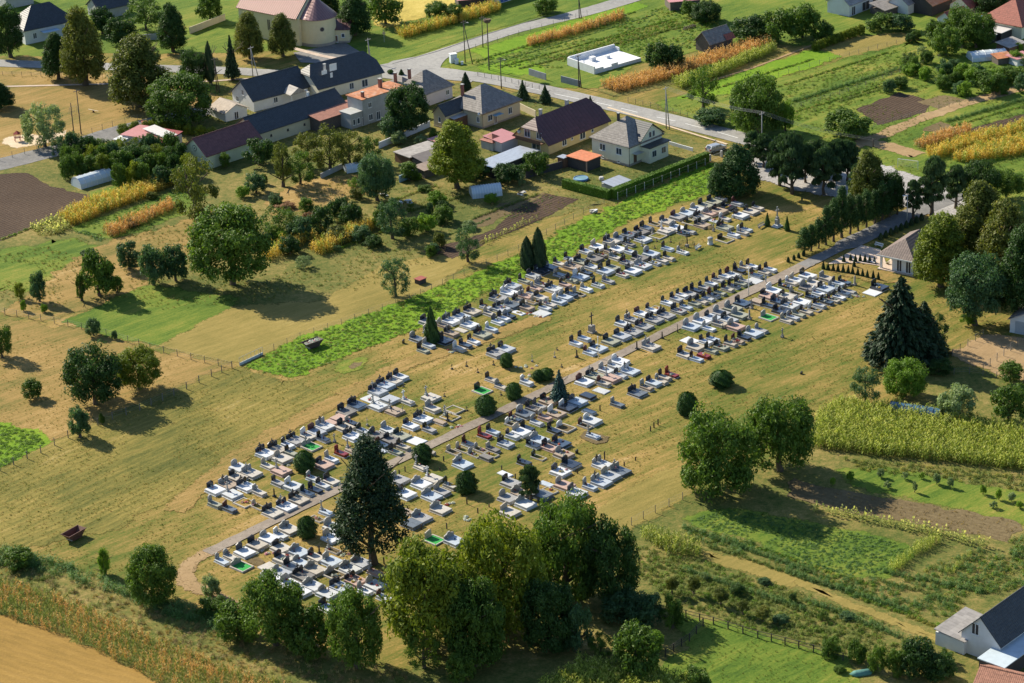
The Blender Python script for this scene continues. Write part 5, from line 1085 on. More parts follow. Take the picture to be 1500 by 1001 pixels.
# left half
for u, vb, vt, w, k, c, lb in ((341,417,300,128,'broad','green','great walnut in the left meadow casting a long shadow'), (291,325,222,74,'loose','olive','tall leaning tree between the maize and orchard'), (140,592,502,92,'broad','dark','dark bushy tree by the left fence, left of a pair'), (205,570,508,72,'broad','yellow','yellow green tree by the left fence, right of a pair'), (48,584,556,34,'small','green','small lone tree on the far left lawn'), (118,641,595,35,'small','blue','round blue green tree on the left fence line'), (150,622,606,9,'small','green','tiny sapling right of the fence line tree'), (4,524,474,40,'small','green','tree cut by the left edge'), (137,492,467,25,'small','blue','small bush on the left field fence'), (168,497,484,10,'small','blue','tiny bush on the left field fence'), (686,384,327,42,'loose','blue','slim leafy tree above the green strip'), (580,434,374,52,'loose','blue','drooping bushy tree on the straw meadow'), (575,350,286,52,'loose','blue','airy tree in the middle orchard'), (553,294,222,58,'broad','blue','dense grey green tree beside the sheds'), (670,276,172,84,'tall','yellow','great sunlit yellow green tree among the sheds'), (599,198,121,66,'broad','dark','dark round tree beside the rusty flat roof house'), (577,202,167,46,'small','blue','pale leafy shrub below the dark round tree'), (484,252,180,56,'loose','olive','olive fruit tree in front of the long house'), (452,245,190,50,'loose','olive','fruit tree left in front of the long house'), (512,245,188,50,'loose','olive','fruit tree right in front of the long house'), (540,242,196,44,'loose','green','airy fruit tree below the two storey house'), (415,274,204,36,'loose','olive','slim tree left of the orchard clearing'), (440,270,218,50,'loose','green','bushy tree at the orchard clearing'), (380,242,200,48,'small','dark','dark shrub against the long yellow wall'), (330,246,224,18,'small','green','small shrub against the yellow wall'), (375,283,252,36,'small','blue','small umbrella shaped tree in the left gardens'), (356,290,272,22,'small','bright','bright shrub in the left gardens'), (66,215,148,68,'willow','pale','round silvery willow beside the playground'), (600,265,238,30,'small','green','shrub by the small foil tunnel'), (700,262,232,40,'small','dark','dark shrub in the sheds yard'), (745,268,238,50,'small','dark','dark shrub beside the carport'), (785,258,220,44,'small','green','leafy tree between carport and rusty shed'), (720,298,283,24,'small','bright','bright shrub in front of striped tunnel'), (625,340,312,34,'small','bright','bright bush row at the garden end'), (600,345,318,34,'small','green','green bush left of the bright bush row'), (410,345,300,60,'loose','green','loose tree behind the great walnut'), (225,418,360,44,'small','blue','round dense tree on the left lawn, left of two'), (258,412,358,44,'small','blue','round dense tree on the left lawn, right of two'), (146,434,368,54,'small','green','leafy plum tree on the burnt grass'), (190,394,353,42,'small','blue','grey green tree behind the plum tree'), (172,428,405,22,'small','green','small bush right of the plum tree'), (120,441,400,14,'small','green','thin young tree left of the plum tree'), (58,442,398,26,'small','blue','thin feathery young tree on burnt grass'), (30,438,414,18,'small','yellow','small yellowish tree on burnt grass'), (35,456,440,10,'small','bright','tiny bush by the left fence'), (65,458,445,12,'small','bright','small pale bush by the left fence')):
    T('deciduous_tree', 'tree', u, vb, vt, w, k, c, lb, cb=.14 if k in ('broad', 'tall') else .09, lean=(u == 291))
mid = [(440,352,316,40,'blue'), (470,340,300,44,'dark'), (500,322,288,40,'dark'), (515,330,296,40,'dark'), (495,352,332,40,'olive'), (530,352,330,36,'blue'), (548,362,345,30,'dark'), (425,372,345,36,'dark'), (455,330,310,30,'brown'), (418,306,296,34,'brown'), (560,335,305,30,'green'), (650,325,300,34,'green'), (640,300,280,30,'bright')]
for u, vb, vt, w, c in mid: T('shrub', 'shrub', u, vb, vt, w, 'small', c, '%s shrub from left in the middle orchard' % ordn(sorted(q[0] for q in mid).index(u)), 'shrubs in the middle orchard', cb=.08)
orch = [(u, v) for v in (225, 238, 251, 264) for u in range(95, 275, 17)]
orch = [(u+RNG.uniform(-5, 5)+(v % 3)*4, v+RNG.uniform(-4, 4)) for u, v in orch if not (v > 255 and u < 165) and not (v < 230 and u > 255)]
for i, (u, v) in enumerate(sorted(orch)): T('garden_shrub', 'shrub', u, v+8, v-20-RNG.random()*10, 24+RNG.random()*8, 'small' if i % 4 else 'loose', RNG.choice(('green', 'blue', 'green', 'yellow', 'dark')), '%s shrub from left in the thicket above the golden maize' % ordn(i), 'thicket of garden shrubs above the golden maize', cb=.05, tw=.5)
for u, vb, vt, w, k, c, lb in ((125,125,4,70,'tall','olive','very tall tree by the upper left road'), (86,116,44,48,'tall','dark','shorter dark tree left of the very tall tree'), (207,156,44,100,'tall','olive','huge broad chestnut above the playground'), (266,182,106,104,'broad','green','round green tree right of the playground'), (254,76,1,46,'tall','dark','dark tree before the church yard wall'), (285,124,70,42,'broad','dark','dark tree at the road left of church'), (309,124,60,15,'column','thujad','dark columnar thuja beside the road poles'), (341,117,50,26,'spruce','needle','dark spruce at the road below church'), (367,86,14,46,'tall','olive','left linden before the church wall'), (415,83,16,44,'tall','olive','right linden before the church wall'), (520,52,-14,56,'tall','dark','dark dense tree right of the church'), (482,40,-30,40,'tall','dark','dark tree behind the church apse'), (16,84,2,46,'broad','dark','dark tree at the top left corner'), (178,66,24,50,'small','dark','dark shrub behind the chestnut'), (215,45,-8,70,'loose','green','loose green tree at the top edge left'), (308,30,-10,40,'small','green','green shrub at the top edge near church'), (150,50,10,40,'small','dark','dark shrub behind the very tall tree'), (0,160,118,50,'tall','dark','dark tree beyond the left edge of the playground'),
    (682.5,132,105,18,'cone','thujad','small clipped cone tree at the road bend'), (766,145,117,22,'spruce','pine','left young spruce beside the road'), (799,151,124,23,'spruce','pine','right young spruce beside the road'), (865,160,140,15,'spruce','pine','young spruce behind the maroon roof'), (572,110,101,9,'ball','thuja','small round shrub left at the junction'), (588,110,101,9,'cone','thuja','small cone shrub right at the junction'),
    (1030,160,92,50,'loose','green','leafy bright tree at the end of the orange maize'), (1110,196,104,82,'broad','green','large dark green tree on the far field'), (1092,185,120,50,'broad','dark','dark tree left of the large far tree'), (1150,192,150,30,'small','bright','bright shrub beside the large far tree'), (1040,182,158,50,'small','blue','grey shrub row along the road'), (1240,200,160,74,'small','green','spreading dark tree by the dirt track'), (965,100,60,44,'small','dark','dark shrub beside the white foundation'), (985,100,66,40,'small','dark','dark bush right of the foundation shrub'), (1035,32,0,48,'broad','dark','dark round tree at the top edge'), (1100,58,22,60,'small','dark','dark bush right of the old barn'), (1140,62,12,60,'small','green','green bush in the upper right hedge'), (1175,55,6,60,'small','green','leafy bush by the white farm building'), (1205,60,30,40,'small','green','green bush at the hedge bend'), (1010,25,0,30,'small','green','green shrub at the top edge'), (1290,45,18,50,'small','green','leafy shrub below the grey roof'), (1320,45,20,40,'small','blue','greyish shrub right of the grey roof'), (1372,60,28,40,'small','green','shrub below the rusty roof'), (1410,62,5,60,'broad','green','leafy tree right of the rusty roof'), (1430,70,15,60,'broad','green','green tree behind the pale carports'), (1385,80,40,50,'small','green','bush left of the carports'), (1450,20,-20,60,'broad','dark','dark tree at the top right'), (1480,120,95,50,'small','green','bush under the foil greenhouse'), (565,35,-20,60,'small','green','shrub at the top edge right of church'), (640,28,2,40,'small','green','dark climbing bush beside the pink roof'), (665,30,5,30,'small','green','vine bush behind the street maize'), (800,20,-6,40,'small','green','bush at the top by the street'), (1445,135,100,60,'small','green','bush in the right vegetable garden')):
    T('deciduous_tree' if k in ('tall', 'broad', 'small', 'loose') else 'conifer_tree', 'tree', u, vb, vt, w, k, c, lb, cb=.06 if k == 'tall' else .08, trunk=True)
gard = [(u+RNG.uniform(-8, 8), v+RNG.uniform(-4, 4)) for u, v in ((1345,100), (1360,112), (1378,104), (1395,116), (1412,108), (1425,120), (1440,112), (1458,120), (1470,130), (1490,128), (1400,130), (1418,134), (1320,120), (1300,128), (1380,124), (1350,90), (1330,105))]
for i, (u, v) in enumerate(sorted(gard)): T('garden_shrub', 'shrub', u, v+6, v-12-RNG.random()*8, 20+RNG.random()*10, 'small', RNG.choice(('green', 'blue', 'bright', 'green')), '%s shrub from left in the upper right vegetable garden' % ordn(i), 'shrubs in the upper right garden', cb=.05, tw=.5)
for i in range(12):
    T('hedge_bush', 'shrub', 1195+i*6, 68-i*2.2+6, 68-i*2.2-8, 14, 'small', 'yellow', '%s bush from left in the leafy hedge below the farm building' % ordn(i), 'leafy hedge bushes at upper right', cb=0, trunk=False)
for i in range(9):
    T('vine_bush', 'shrub', 182+i*16+RNG.uniform(-2, 2), 193+[0,-3,-6,-7,-6,-3,0,3,5][i]+5, 181+[0,-3,-6,-7,-6,-3,0,3,5][i], 20, 'small', 'yellow', '%s climbing bush from left on the yard fence by the lane' % ordn(i), 'climbing bushes on the yard fence', cb=0, trunk=False)

# loose garden shrubs between houses and cemetery
gs = []
for reg, n in ((((400,258), (560,248), (640,300), (700,335), (640,380), (560,360), (430,400), (330,300)), 26), (((560,190), (640,200), (800,250), (760,285), (640,290), (570,260)), 12), (((60,300), (300,270), (330,330), (180,360), (60,400)), 6), (((1340,40), (1500,70), (1500,130), (1300,130)), 14), (((950,860), (1200,930), (1330,960), (1250,900), (1050,830)), 8)):
    P_ = gp(*reg); k_ = 0
    while k_ < n:
        p = fill(P_, .02)
        if not p: continue
        p = p[0]; u, v = PX(Vector((p[0], p[1], 0))); k_ += 1; gs.append((u, v))
for i, (u, v) in enumerate(sorted(gs)): T('garden_bush', 'shrub', u, v, v-8-RNG.random()*14, 12+RNG.random()*16, RNG.choice(('small', 'small', 'loose')), RNG.choice(('green', 'blue', 'bright', 'olive', 'green', 'pale', 'dark')), ('%s low garden bush from left edge, counted over all gardens' % (ordn(i) if i < 59 else 'sixty-'+ORDN[i-60] if i > 59 else 'sixtieth')), 'low bushes in the gardens', cb=.04, tw=.6)
# ------------------------------------------------------------------ buildings
GLASS = glassmat('window_glass'); WHITE = mat('paint_white', (.70, .71, .70), .08); DARKW = mat('paint_dark', (.05, .045, .045), .2); BROWNW = mat('paint_brown', (.14, .075, .045), .2)
BRICK = mat('chimney_brick', (.26, .10, .07), .25, 5); RUST = mat('rust_sheet', (.40, .15, .06), .45, .9, .8, dirt=.8, dirtcol=(.55,.42,.33)); TIN = mat('tin_sheet', (.52, .54, .56), .2, 1.2, .35, metal=.5, dirt=.3, dirtcol=(.3,.27,.24))
R_slate = ribmat('roof_slate', (.235, .215, .195), 0, .45, .3, .35, .8, course=.32, dirt=.35, dirtcol=(.12,.11,.10)); R_dark = ribmat('roof_dark', (.045, .052, .058), 0, .4, .3, .25, .55, course=.35)
R_maroon = ribmat('roof_maroon', (.085, .032, .036), 0, 1.1, .35, .15, .5, course=.4); R_brown = ribmat('roof_brown', (.16, .06, .055), 0, .6, .35, .2, .6, course=.4)
R_red = ribmat('roof_red', (.30, .09, .06), 0, .35, .35, .25, .7, course=.35); R_church = ribmat('roof_church', (.22, .085, .075), 0, .7, .7, .1, .55, .1); R_tile = ribmat('roof_clay_tile', (.36, .17, .11), 0, .28, .5, .35, .85, course=.3)
R_grey = ribmat('roof_grey_sheet', (.30, .28, .26), 0, .8, .3, .25, .7, course=1.0); R_pink = ribmat('roof_pink_sheet', (.50, .22, .22), 0, .5, .3, .1, .5); R_wine = ribmat('roof_wine_sheet', (.30, .06, .07), 0, .4, .3, .1, .5)
CREAM = mat('render_cream', (.72, .69, .54), .08, .6, .9, dirt=.15, dirtcol=(.45,.4,.3)); YEL = mat('render_yellow', (.66, .52, .25), .08, .6, .9); BEIGE = mat('render_beige', (.58, .50, .34), .08, .6, .9, dirt=.15, dirtcol=(.4,.34,.24)); WHT = mat('render_white', (.64, .66, .66), .08, .6, .9, dirt=.2, dirtcol=(.45,.44,.4)); GREYR = mat('render_grey', (.38, .39, .38), .15, .6, .9, dirt=.4, dirtcol=(.25,.24,.22)); LILAC = mat('render_lilac', (.55, .52, .55), .08, .6, .9); GREENY = mat('render_pale_green', (.62, .66, .46), .08, .6, .9); CHURCHM = mat('render_church', (.64, .56, .34), .07, .6, .9)
SOCLE = mat('render_socle', (.33, .29, .24), .15, .8, .95); PLANK = mat('barn_planks', (.12, .10, .085), .35, 3, .95)

class House:
    """x runs along the wall from p0; y points away from it; walls 0..L, 0..D"""
    def __init__(s, name, label, cat, p0, ang, L, D, H, wall, socle=None):
        s.t = thing(name, label, cat, G(*p0) if isinstance(p0, tuple) else p0, math.radians(ang)); s.L, s.D, s.H = L, D, H
        s.wallm = wall
        if socle:
            MB().box(-.06, L+.06, -.06, D+.06, -.1, socle).build('socle', SOCLE, s.t)
    def walls(s, gable=None, rh=0.0, hip=0.0):
        """gable: 'x' = gable triangles at x=0 and x=L (ridge along x), 'y' = at y=0 and y=D"""
        b = MB(); L, D, H = s.L, s.D, s.H
        if gable == 'x':
            pr = [(0, 0), (D, 0), (D, H), (D/2, H+rh), (0, H)] if not hip else [(0, 0), (D, 0), (D, H), (D*.5+D*.5*hip, H+rh*(1-hip)), (D*.5-D*.5*hip, H+rh*(1-hip)), (0, H)]
            b.prism(pr, 0, L, 'x')
        elif gable == 'y':
            b.prism([(0, 0), (L, 0), (L, H), (L/2, H+rh), (0, H)], 0, D, 'y')
        else: b.box(0, L, 0, D, 0, H)
        b.build('wall', s.wallm, s.t); return s
    def roof(s, kind, m, rh, ov=.45, th=.16, hip=0.0):
        L, D, H = s.L, s.D, s.H; b = MB(); e = ov*rh/(D/2); z0 = H-e+.02
        if kind == 'x':
            for sg in (0, 1):
                y0, ym = (-ov, D/2) if sg == 0 else (D+ov, D/2)
                q = [(-ov, y0, z0), (L+ov, y0, z0), (L+ov, ym, H+rh+.02), (-ov, ym, H+rh+.02)]
                if hip:       # cut the gable tips back
                    c = ov+hip*L
                    q = [(-ov, y0, z0), (L+ov, y0, z0), (L+ov, y0+(ym-y0)*.55, z0+(H+rh+.02-z0)*.55), (L+ov-hip*D, ym, H+rh+.02), (-ov+hip*D, ym, H+rh+.02), (-ov, y0+(ym-y0)*.55, z0+(H+rh+.02-z0)*.55)]
                n = len(q); b.add(q+[(x, y, z+th) for x, y, z in q], [tuple(range(n)) if sg else tuple(range(n))[::-1], tuple(range(n, 2*n))[::(-1 if sg else 1)]]+[(i, (i+1) % n, (i+1) % n+n, i+n) for i in range(n)])
            if hip:
                ya, yb = -ov+(D/2+ov)*.55, D+ov-(D/2+ov)*.55; za = z0+(H+rh+.02-z0)*.55
                for x0, x1 in ((-ov, -ov+hip*D), (L+ov, L+ov-hip*D)):
                    b.add([(x0, ya, za+th), (x0, yb, za+th), (x1, D/2, H+rh+.02+th), (x0, ya, za), (x0, yb, za)], [(0, 1, 2), (0, 1, 4, 3)])
        elif kind == 'hip':
            r = min(D/2, L/2)*.98; zt = H+rh
            v = [(-ov, -ov, H-.05), (L+ov, -ov, H-.05), (L+ov, D+ov, H-.05), (-ov, D+ov, H-.05)]
            A_, B_ = ((r, D/2, zt), (L-r, D/2, zt)) if L >= D else ((L/2, r, zt), (L/2, D-r, zt))
            if L >= D: fs = [(0, 1, 9, 8), (1, 2, 9), (2, 3, 8, 9), (3, 0, 8)]
            else: fs = [(0, 1, 8), (1, 2, 9, 8), (2, 3, 9), (3, 0, 8, 9)]
            lo = v+[(x, y, z+th) for x, y, z in v]+[A_, B_]
            b.add(lo, [tuple(4+i if i < 4 else i for i in f) for f in fs]+[(3, 2, 1, 0)]+[(i, (i+1) % 4, (i+1) % 4+4, i+4) for i in range(4)])
        elif kind == 'flat': b.box(-ov, L+ov, -ov, D+ov, H, H+th+.05)
        elif kind == 'shed':   # slopes down to y=0
            q = [(-ov, -ov, H), (L+ov, -ov, H), (L+ov, D+ov, H+rh), (-ov, D+ov, H+rh)]
            b.add(q+[(x, y, z+th) for x, y, z in q], [(3, 2, 1, 0), (4, 5, 6, 7)]+[(i, (i+1) % 4, (i+1) % 4+4, i+4) for i in range(4)])
        s.r = b.build('roof', m, s.t)
        if kind == 'x' and not hip:
            MB().tube((-ov-.01, D/2, H+rh+th+.02), (L+ov+.01, D/2, H+rh+th+.02), .12, n=6).build('ridge_cap', m, s.r)
        return s
    def windows(s, side, lst, fm=WHITE, pm=GLASS, name='window'):
        """side x0/x1/y0/y1, list of (offset, sill, w, h)"""
        for o, z, w, h in lst:
            def box(a0, a1, z0, z1, d0, d1):
                L, D = s.L, s.D
                return {'y0': (a0, a1, -d1, -d0, z0, z1), 'y1': (a0, a1, D+d0, D+d1, z0, z1), 'x0': (-d1, -d0, a0, a1, z0, z1), 'x1': (L+d0, L+d1, a0, a1, z0, z1)}[side]
            f = MB(); t_ = .11
            f.box(*box(o, o+w, z, z+t_, .003, .075)).box(*box(o, o+w, z+h-t_, z+h, .003, .075)).box(*box(o, o+t_, z+t_, z+h-t_, .003, .075)).box(*box(o+w-t_, o+w, z+t_, z+h-t_, .003, .075))
            if w > .9: f.box(*box(o+w/2-.05, o+w/2+.05, z+t_, z+h-t_, .003, .07))
            fo = f.build(name, fm, s.t)
            MB().box(*box(o+t_, o+w-t_, z+t_, z+h-t_, .003, .03)).build('pane', pm, fo)
            if name == 'window': MB().box(*box(o-.06, o+w+.06, z-.07, z-.001, .003, .14)).build('sill', fm, fo)
        return s
    def door(s, side, o, w, h, m=BROWNW, z=0.0): 
        s.windows(side, [(o, z, w, h)], WHITE, m, 'door'); return s
    def chimney(s, x, y, z0, z1, w=.6, m=BRICK):
        c = MB().box(x-w/2, x+w/2, y-w/2, y+w/2, z0, z1).build('chimney', m, s.t); MB().box(x-w/2-.08, x+w/2+.08, y-w/2-.08, y+w/2+.08, z1, z1+.12).build('cap', GREYR, c); return s
    def dish(s, x, y, z):
        d = MB().lathe([(.05, 0), (.45, .12), (.47, .13), (.04, .03)], 10).build('satellite_dish', WHITE, s.t, True); d.location = (x, y, z); d.rotation_euler = (1.2, 0, -.4); return s
    def gutter(s, side='y0'):
        y = -.5 if side == 'y0' else s.D+.5
        MB().tube((-.3, y, s.H-.15), (s.L+.3, y, s.H-.15), .07, n=6).build('gutter', BROWNW, s.t); MB().tube((.06, -.1, .1), (.06, -.1, s.H-.1), .05, n=6).build('downpipe', BROWNW, s.t); return s

# cream house with slate roof
h = House('cream_house', 'cream house with grey slate hip roof and dark gabled dormer', 'house', (921.5,244.5), 46, 11.2, 10.8, 4.6, CREAM, .5)
h.walls().roof('hip', R_slate, 4.6, .5).gutter()
h.windows('x0', [(2.0, 2.2, 1.7, 1.6), (6.8, 2.2, 1.7, 1.6)]).windows('x0', [(2.6, .35, .8, .5), (7.3, .35, .8, .5)], WHITE, DARKW)
MB().box(4.2, 10.6, -2.4, -.002, .01, 3.6).build('porch_wall', CREAM, h.t); MB().box(3.8, 11.0, -2.9, .2, 3.6, 3.82).build('porch_roof', R_dark, h.t)
MB().prism([(3.6, 3.83), (10.8, 3.83), (10.8, 5.4), (7.2, 8.0), (3.6, 5.4)], -.45, 3.5, 'y').build('dormer_wall', CREAM, h.t)
b = MB()
for sg in (-1, 1):
    q = [(7.2+sg*4.2, -.9, 4.98), (7.2, -.9, 8.12), (7.2, 4.8, 8.12), (7.2+sg*4.2, 4.8, 4.98)]
    b.add(q+[(x, y, z+.17) for x, y, z in q], [(0, 1, 2, 3), (7, 6, 5, 4)]+[(i, (i+1) % 4, (i+1) % 4+4, i+4) for i in range(4)])
b.build('dormer_roof', R_dark, h.t)
for o, sd_ in ((6.3, -.45), (7.5, -.45)):
    f = MB().box(o, o+.85, -.53, -.453, 5.0, 6.4).build('window', WHITE, h.t); MB().box(o+.1, o+.75, -.56, -.532, 5.1, 6.3).build('pane', GLASS, f)
for o in (5.0, 8.2):
    f = MB().box(o, o+1.5, -2.48, -2.403, 1.2, 2.7).build('window', WHITE, h.t); MB().box(o+.1, o+.7, -2.51, -2.482, 1.3, 2.6).box(o+.8, o+1.4, -2.51, -2.482, 1.3, 2.6).build('pane', GLASS, f)
f = MB().box(1.6, 2.6, -.07, -.003, .5, 2.6).build('door', BROWNW, h.t); MB().box(1.0, 3.6, -1.5, -.05, 2.7, 2.78).build('canopy', TIN, h.t)
h.chimney(4.2, 6.5, 8.2, 10.0, .5, DARKW)
# maroon roof house
h = House('yellow_house', 'yellow house with long maroon tiled roof and red half hip', 'house', (803.8,227), 46.4, 20.6, 10.4, 2.6, YEL)
h.walls('x', 4.6, .42).roof('x', R_maroon, 4.6, .5, hip=.2)
h.windows('y0', [(4.6, .7, 1.5, 1.5), (7.6, 1.3, .7, .7), (10.6, .5, 1.9, 2.0), (14.6, 1.2, .8, .8)])
h.windows('x0', [(2.0, 3.1, 1.5, 1.6), (5.4, 2.9, 1.8, 1.9), (2.4, .5, 2.6, 1.5)], WHITE)
MB().box(-1.6, -.003, 1.0, 8.6, 2.45, 2.62).box(-1.6, -1.5, 1.0, 8.6, 2.62, 3.4).build('balcony', BROWNW, h.t)
h.chimney(13, 5.8, 6.6, 8.2, .7, GREYR).chimney(4.5, 6.2, 6.6, 8.2, .6, GREYR).dish(-.3, 8.6, 3.8)
# beige house
h = House('beige_house', 'beige house with slate hip roof beside the road bend', 'house', (707,189), 45, 12.6, 11.5, 3.7, BEIGE, .4)
h.walls().roof('hip', R_slate, 4.4, .5).gutter().windows('y0', [(1.8, 1.3, 1.5, 1.5), (8.6, 1.2, 1.3, 1.6)]).windows('x0', [(.8, 1.3, 1.0, 1.4)])
h.door('y0', 3.8, 1.0, 2.2); MB().box(3.2, 5.8, -1.3, -.05, 2.4, 2.48).build('canopy', mat('canopy_blue', (.25, .42, .55), .1), h.t); h.chimney(2.4, 8.6, 5.5, 8.4).dish(-.5, .4, 3.6)
h = House('garden_annex', 'small gabled beige annex with dark roof left of beige house', 'house', (653.5,190), 45, 7.5, 4.0, 3.4, BEIGE, .3)
h.walls('x', 2.0).roof('x', R_dark, 2.0, .3).windows('x0', [(1.5, 1.3, .9, 1.4)])
h = House('terrace_roof', 'low tin terrace roof between annex and beige house', 'shed', (666,190), 45, 6.5, 4.6, 2.5, BROWNW)
h.walls().roof('shed', TIN, .3, .2, .08)
# grey-roofed house behind
h = House('lilac_house', 'house with steep slate roofs and lilac wall near junction', 'house', (621,158), 45, 9.6, 8.5, 3.1, LILAC)
h.walls().roof('hip', R_slate, 4.2, .5).windows('y0', [(7.4, 1.1, 1.1, 1.3)]); h.chimney(1.5, 6.0, 5.6, 8.0)
h = House('lilac_wing', 'low slate roofed wing left of the lilac house', 'house', (590,152), 45, 6.0, 7.0, 2.8, LILAC)
h.walls().roof('hip', R_slate, 2.6, .4); h.chimney(1.4, 3.6, 4, 6.6)
# two-storey rust roof house and canopy
h = House('grey_house', 'grey two storey house with rusty flat roof and chimneys', 'house', (533,184.5), 43, 13.0, 5.4, 6.3, GREYR)
h.walls().roof('flat', RUST, 0, .3, .1).windows('y0', [(1.6, 3.9, 1.2, 1.3), (1.6, .8, 1.3, 1.5), (4.0, .3, 1.2, 2.1), (8.6, 3.9, 1.2, 1.3)]); h.chimney(1.2, 1.2, 6.4, 7.7).chimney(8.6, 3.4, 6.4, 8.6, .7)
h = House('grey_annex', 'single storey pale annex below the rusty flat roof', 'house', (515,190), 43, 4.6, 4.0, 3.6, GREYR)
h.walls().roof('flat', GREYR, 0, .1, .05).windows('y0', [(.5, .8, .8, 1.5), (1.8, .8, .9, 1.5)]).door('y0', 3.3, .9, 2.1)
h = House('rust_canopy', 'long rust brown lean-to roof beside the long house', 'shed', (470,195), 43, 13.5, 4.6, 3.0, PLANK)
h.walls().roof('shed', ribmat('roof_rust_canopy', (.30, .13, .09), 0, .6, .3, .3, .8), .7, .4, .1)
# dark roofed farmhouse pair
h = House('dark_roof_house', 'large cream house with wide black hipped roof at junction', 'house', (468,148), 36.5, 18.5, 11.0, 3.2, CREAM)
h.walls('x', 4.2, .4).roof('x', R_dark, 4.2, .5, hip=.18).windows('y0', [(8.8, .8, 1.3, 1.6), (12.4, .5, 1.8, 1.9), (3.0, .8, 1.6, 1.2)])
h.chimney(4.0, 3.0, 4.6, 7.6, .5, TIN)
for x, y, z, w_, h_ in ((2.6, 2.2, 5.4, 1.5, 1.0), (5.2, 2.6, 5.6, 2.0, 1.7), (4.2, 1.0, 4.6, .7, 1.2)):
    p = MB().box(x, x+w_, y, y+.06, z, z+h_).build('solar_panel', WHITE, h.t)
h = House('white_gable_house', 'white gabled house with dark roof left of junction', 'house', (372.5,164.5), 37, 15.6, 9.4, 3.0, WHT)
h.walls('x', 3.6).roof('x', R_dark, 3.6, .5).windows('y0', [(5.6, .9, 1.2, 1.4)]).windows('x0', [(4.0, 3.2, 1.0, 1.3), (6.5, 1.0, 1.2, 1.3)])
MB().prism([(8.4, 2.9), (13.2, 2.9), (10.8, 4.3)], -3.2, .6, 'y').build('porch_roof', R_grey, h.t); MB().box(8.8, 9.0, -3.0, -2.8, 0, 2.9).box(12.6, 12.8, -3.0, -2.8, 0, 2.9).build('porch_post', WHT, h.t); h.dish(13.5, -2.2, 2.6)
h = House('tan_shed', 'small shed with tan pitched roof before the white gable', 'shed', (331,179), 37, 6.0, 6.5, 2.2, WHT)
h.walls('y', 1.4); b = MB()
for sg in (-1, 1):
    q = [(3+sg*3.5, -.4, 2.0), (3, -.4, 3.7), (3, 6.9, 3.7), (3+sg*3.5, 6.9, 2.0)]; b.add(q+[(x, y, z+.12) for x, y, z in q], [(0, 1, 2, 3), (7, 6, 5, 4)]+[(i, (i+1) % 4, (i+1) % 4+4, i+4) for i in range(4)])
b.build('roof', mat('roof_tan', (.36, .30, .24), .25, 1.5), h.t); h.door('y0', 2.4, 1.2, 1.9, DARKW)
h = House('long_house', 'very long low yellow house with black tiled roof', 'house', (377,216), 43.4, 27.0, 8.0, 3.3, mat('render_pale_yellow', (.60, .55, .38), .08, .6, .9, dirt=.15, dirtcol=(.42,.38,.27)))
h.walls('x', 2.9).roof('x', R_dark, 2.9, .45).windows('y0', [(4, 1.5, .5, .5), (9, 1.5, .5, .5), (14, 1.5, .5, .5), (18, 1.5, .5, .5)], DARKW); h.chimney(20, 5, 5.2, 7.0, .5, WHT)
h = House('brown_roof_house', 'pale green gabled house end with brown roof and round mark', 'house', (304.5,249), 43.4, 15.4, 8.4, 3.4, GREENY)
h.walls('x', 3.0).roof('x', R_brown, 3.0, .45)
for k_ in (0, 1):
    rr = .75 if k_ == 0 else .2; o = MB().lathe([(rr, 0), (rr, .04)], 18).build('round_mark', DARKW if k_ else mat('mark_ring', (.16, .18, .12), .1), h.t); o.rotation_euler = (0, -math.pi/2, 0); o.location = (-.003-.045*k_, 4.2, 4.2)
o = MB().lathe([(.58, 0), (.58, .02)], 18).build('round_mark', GREENY, h.t); o.rotation_euler = (0, -math.pi/2, 0); o.location = (-.05, 4.2, 4.2)
h = House('white_leanto', 'white sheet lean-to roof at the brown roof gable', 'shed', (251,224), 43.4, 3.0, 8.0, 2.4, WHT); h.t.location += Vector((-1.5, 3.5, 0)); h.walls().roof('shed', ribmat('roof_white_sheet', (.66, .64, .62), 0, .8, .15, .08, .5), .5, .3, .08)
h = House('wine_shed', 'low shed with wine red sheet roof in the yard', 'shed', (212,216), -30, 6.0, 6.5, 2.0, GREYR); h.walls().roof('shed', R_wine, .5, .25, .08)
h = House('pink_shed', 'low shed with pink sheet roof by the lane', 'shed', (180,212), -30, 5.5, 7.0, 2.4, WHT); h.walls().roof('flat', R_pink, 0, .3, .08)
h = House('white_box_shed', 'small white shed box in front of the pink roof', 'shed', (168,216), -30, 2.6, 2.6, 1.9, WHT); h.walls().roof('flat', WHT, 0, .2, .06)
# church
ca = -39.0
h = House('church', 'cream church with rounded apse and pink ribbed metal roof', 'church', (352,50), ca, 21.0, 11.0, 7.2, CHURCHM)
h.walls('x', 5.0); b = MB(); L, D = 21.0, 11.0
for sg in (0, 1):
    y0 = -.45 if sg == 0 else D+.45; q = [(-.4, y0, 7.05), (L-.5, y0, 7.05), (L-.5, D/2, 12.5), (-.4, D/2, 12.5)]
    b.add(q+[(x, y, z+.15) for x, y, z in q], [(0, 1, 2, 3), (4, 5, 6, 7)]+[(i, (i+1) % 4, (i+1) % 4+4, i+4) for i in range(4)])
b.build('roof', R_church, h.t)
n = 14; b = MB(); r_ = 4.6; cy = D/2
pr = [(L-.01, cy-r_)]+[(L+1.6+r_*math.sin(math.pi*i/n), cy-r_*math.cos(math.pi*i/n)) for i in range(n+1)]+[(L-.01, cy+r_)]
MB().prism(pr, 0, 7.0, 'z').build('apse_wall', CHURCHM, h.t)
MB().prism([(x+(.07 if x > L else 0), cy+(y-cy)*1.015) for x, y in pr], -.1, .8, 'z').build('socle', SOCLE, h.t)
vs = [(x+(.35 if x > L else -.2), cy+(y-cy)*1.08, 7.0) for x, y in pr]; ap = len(vs)
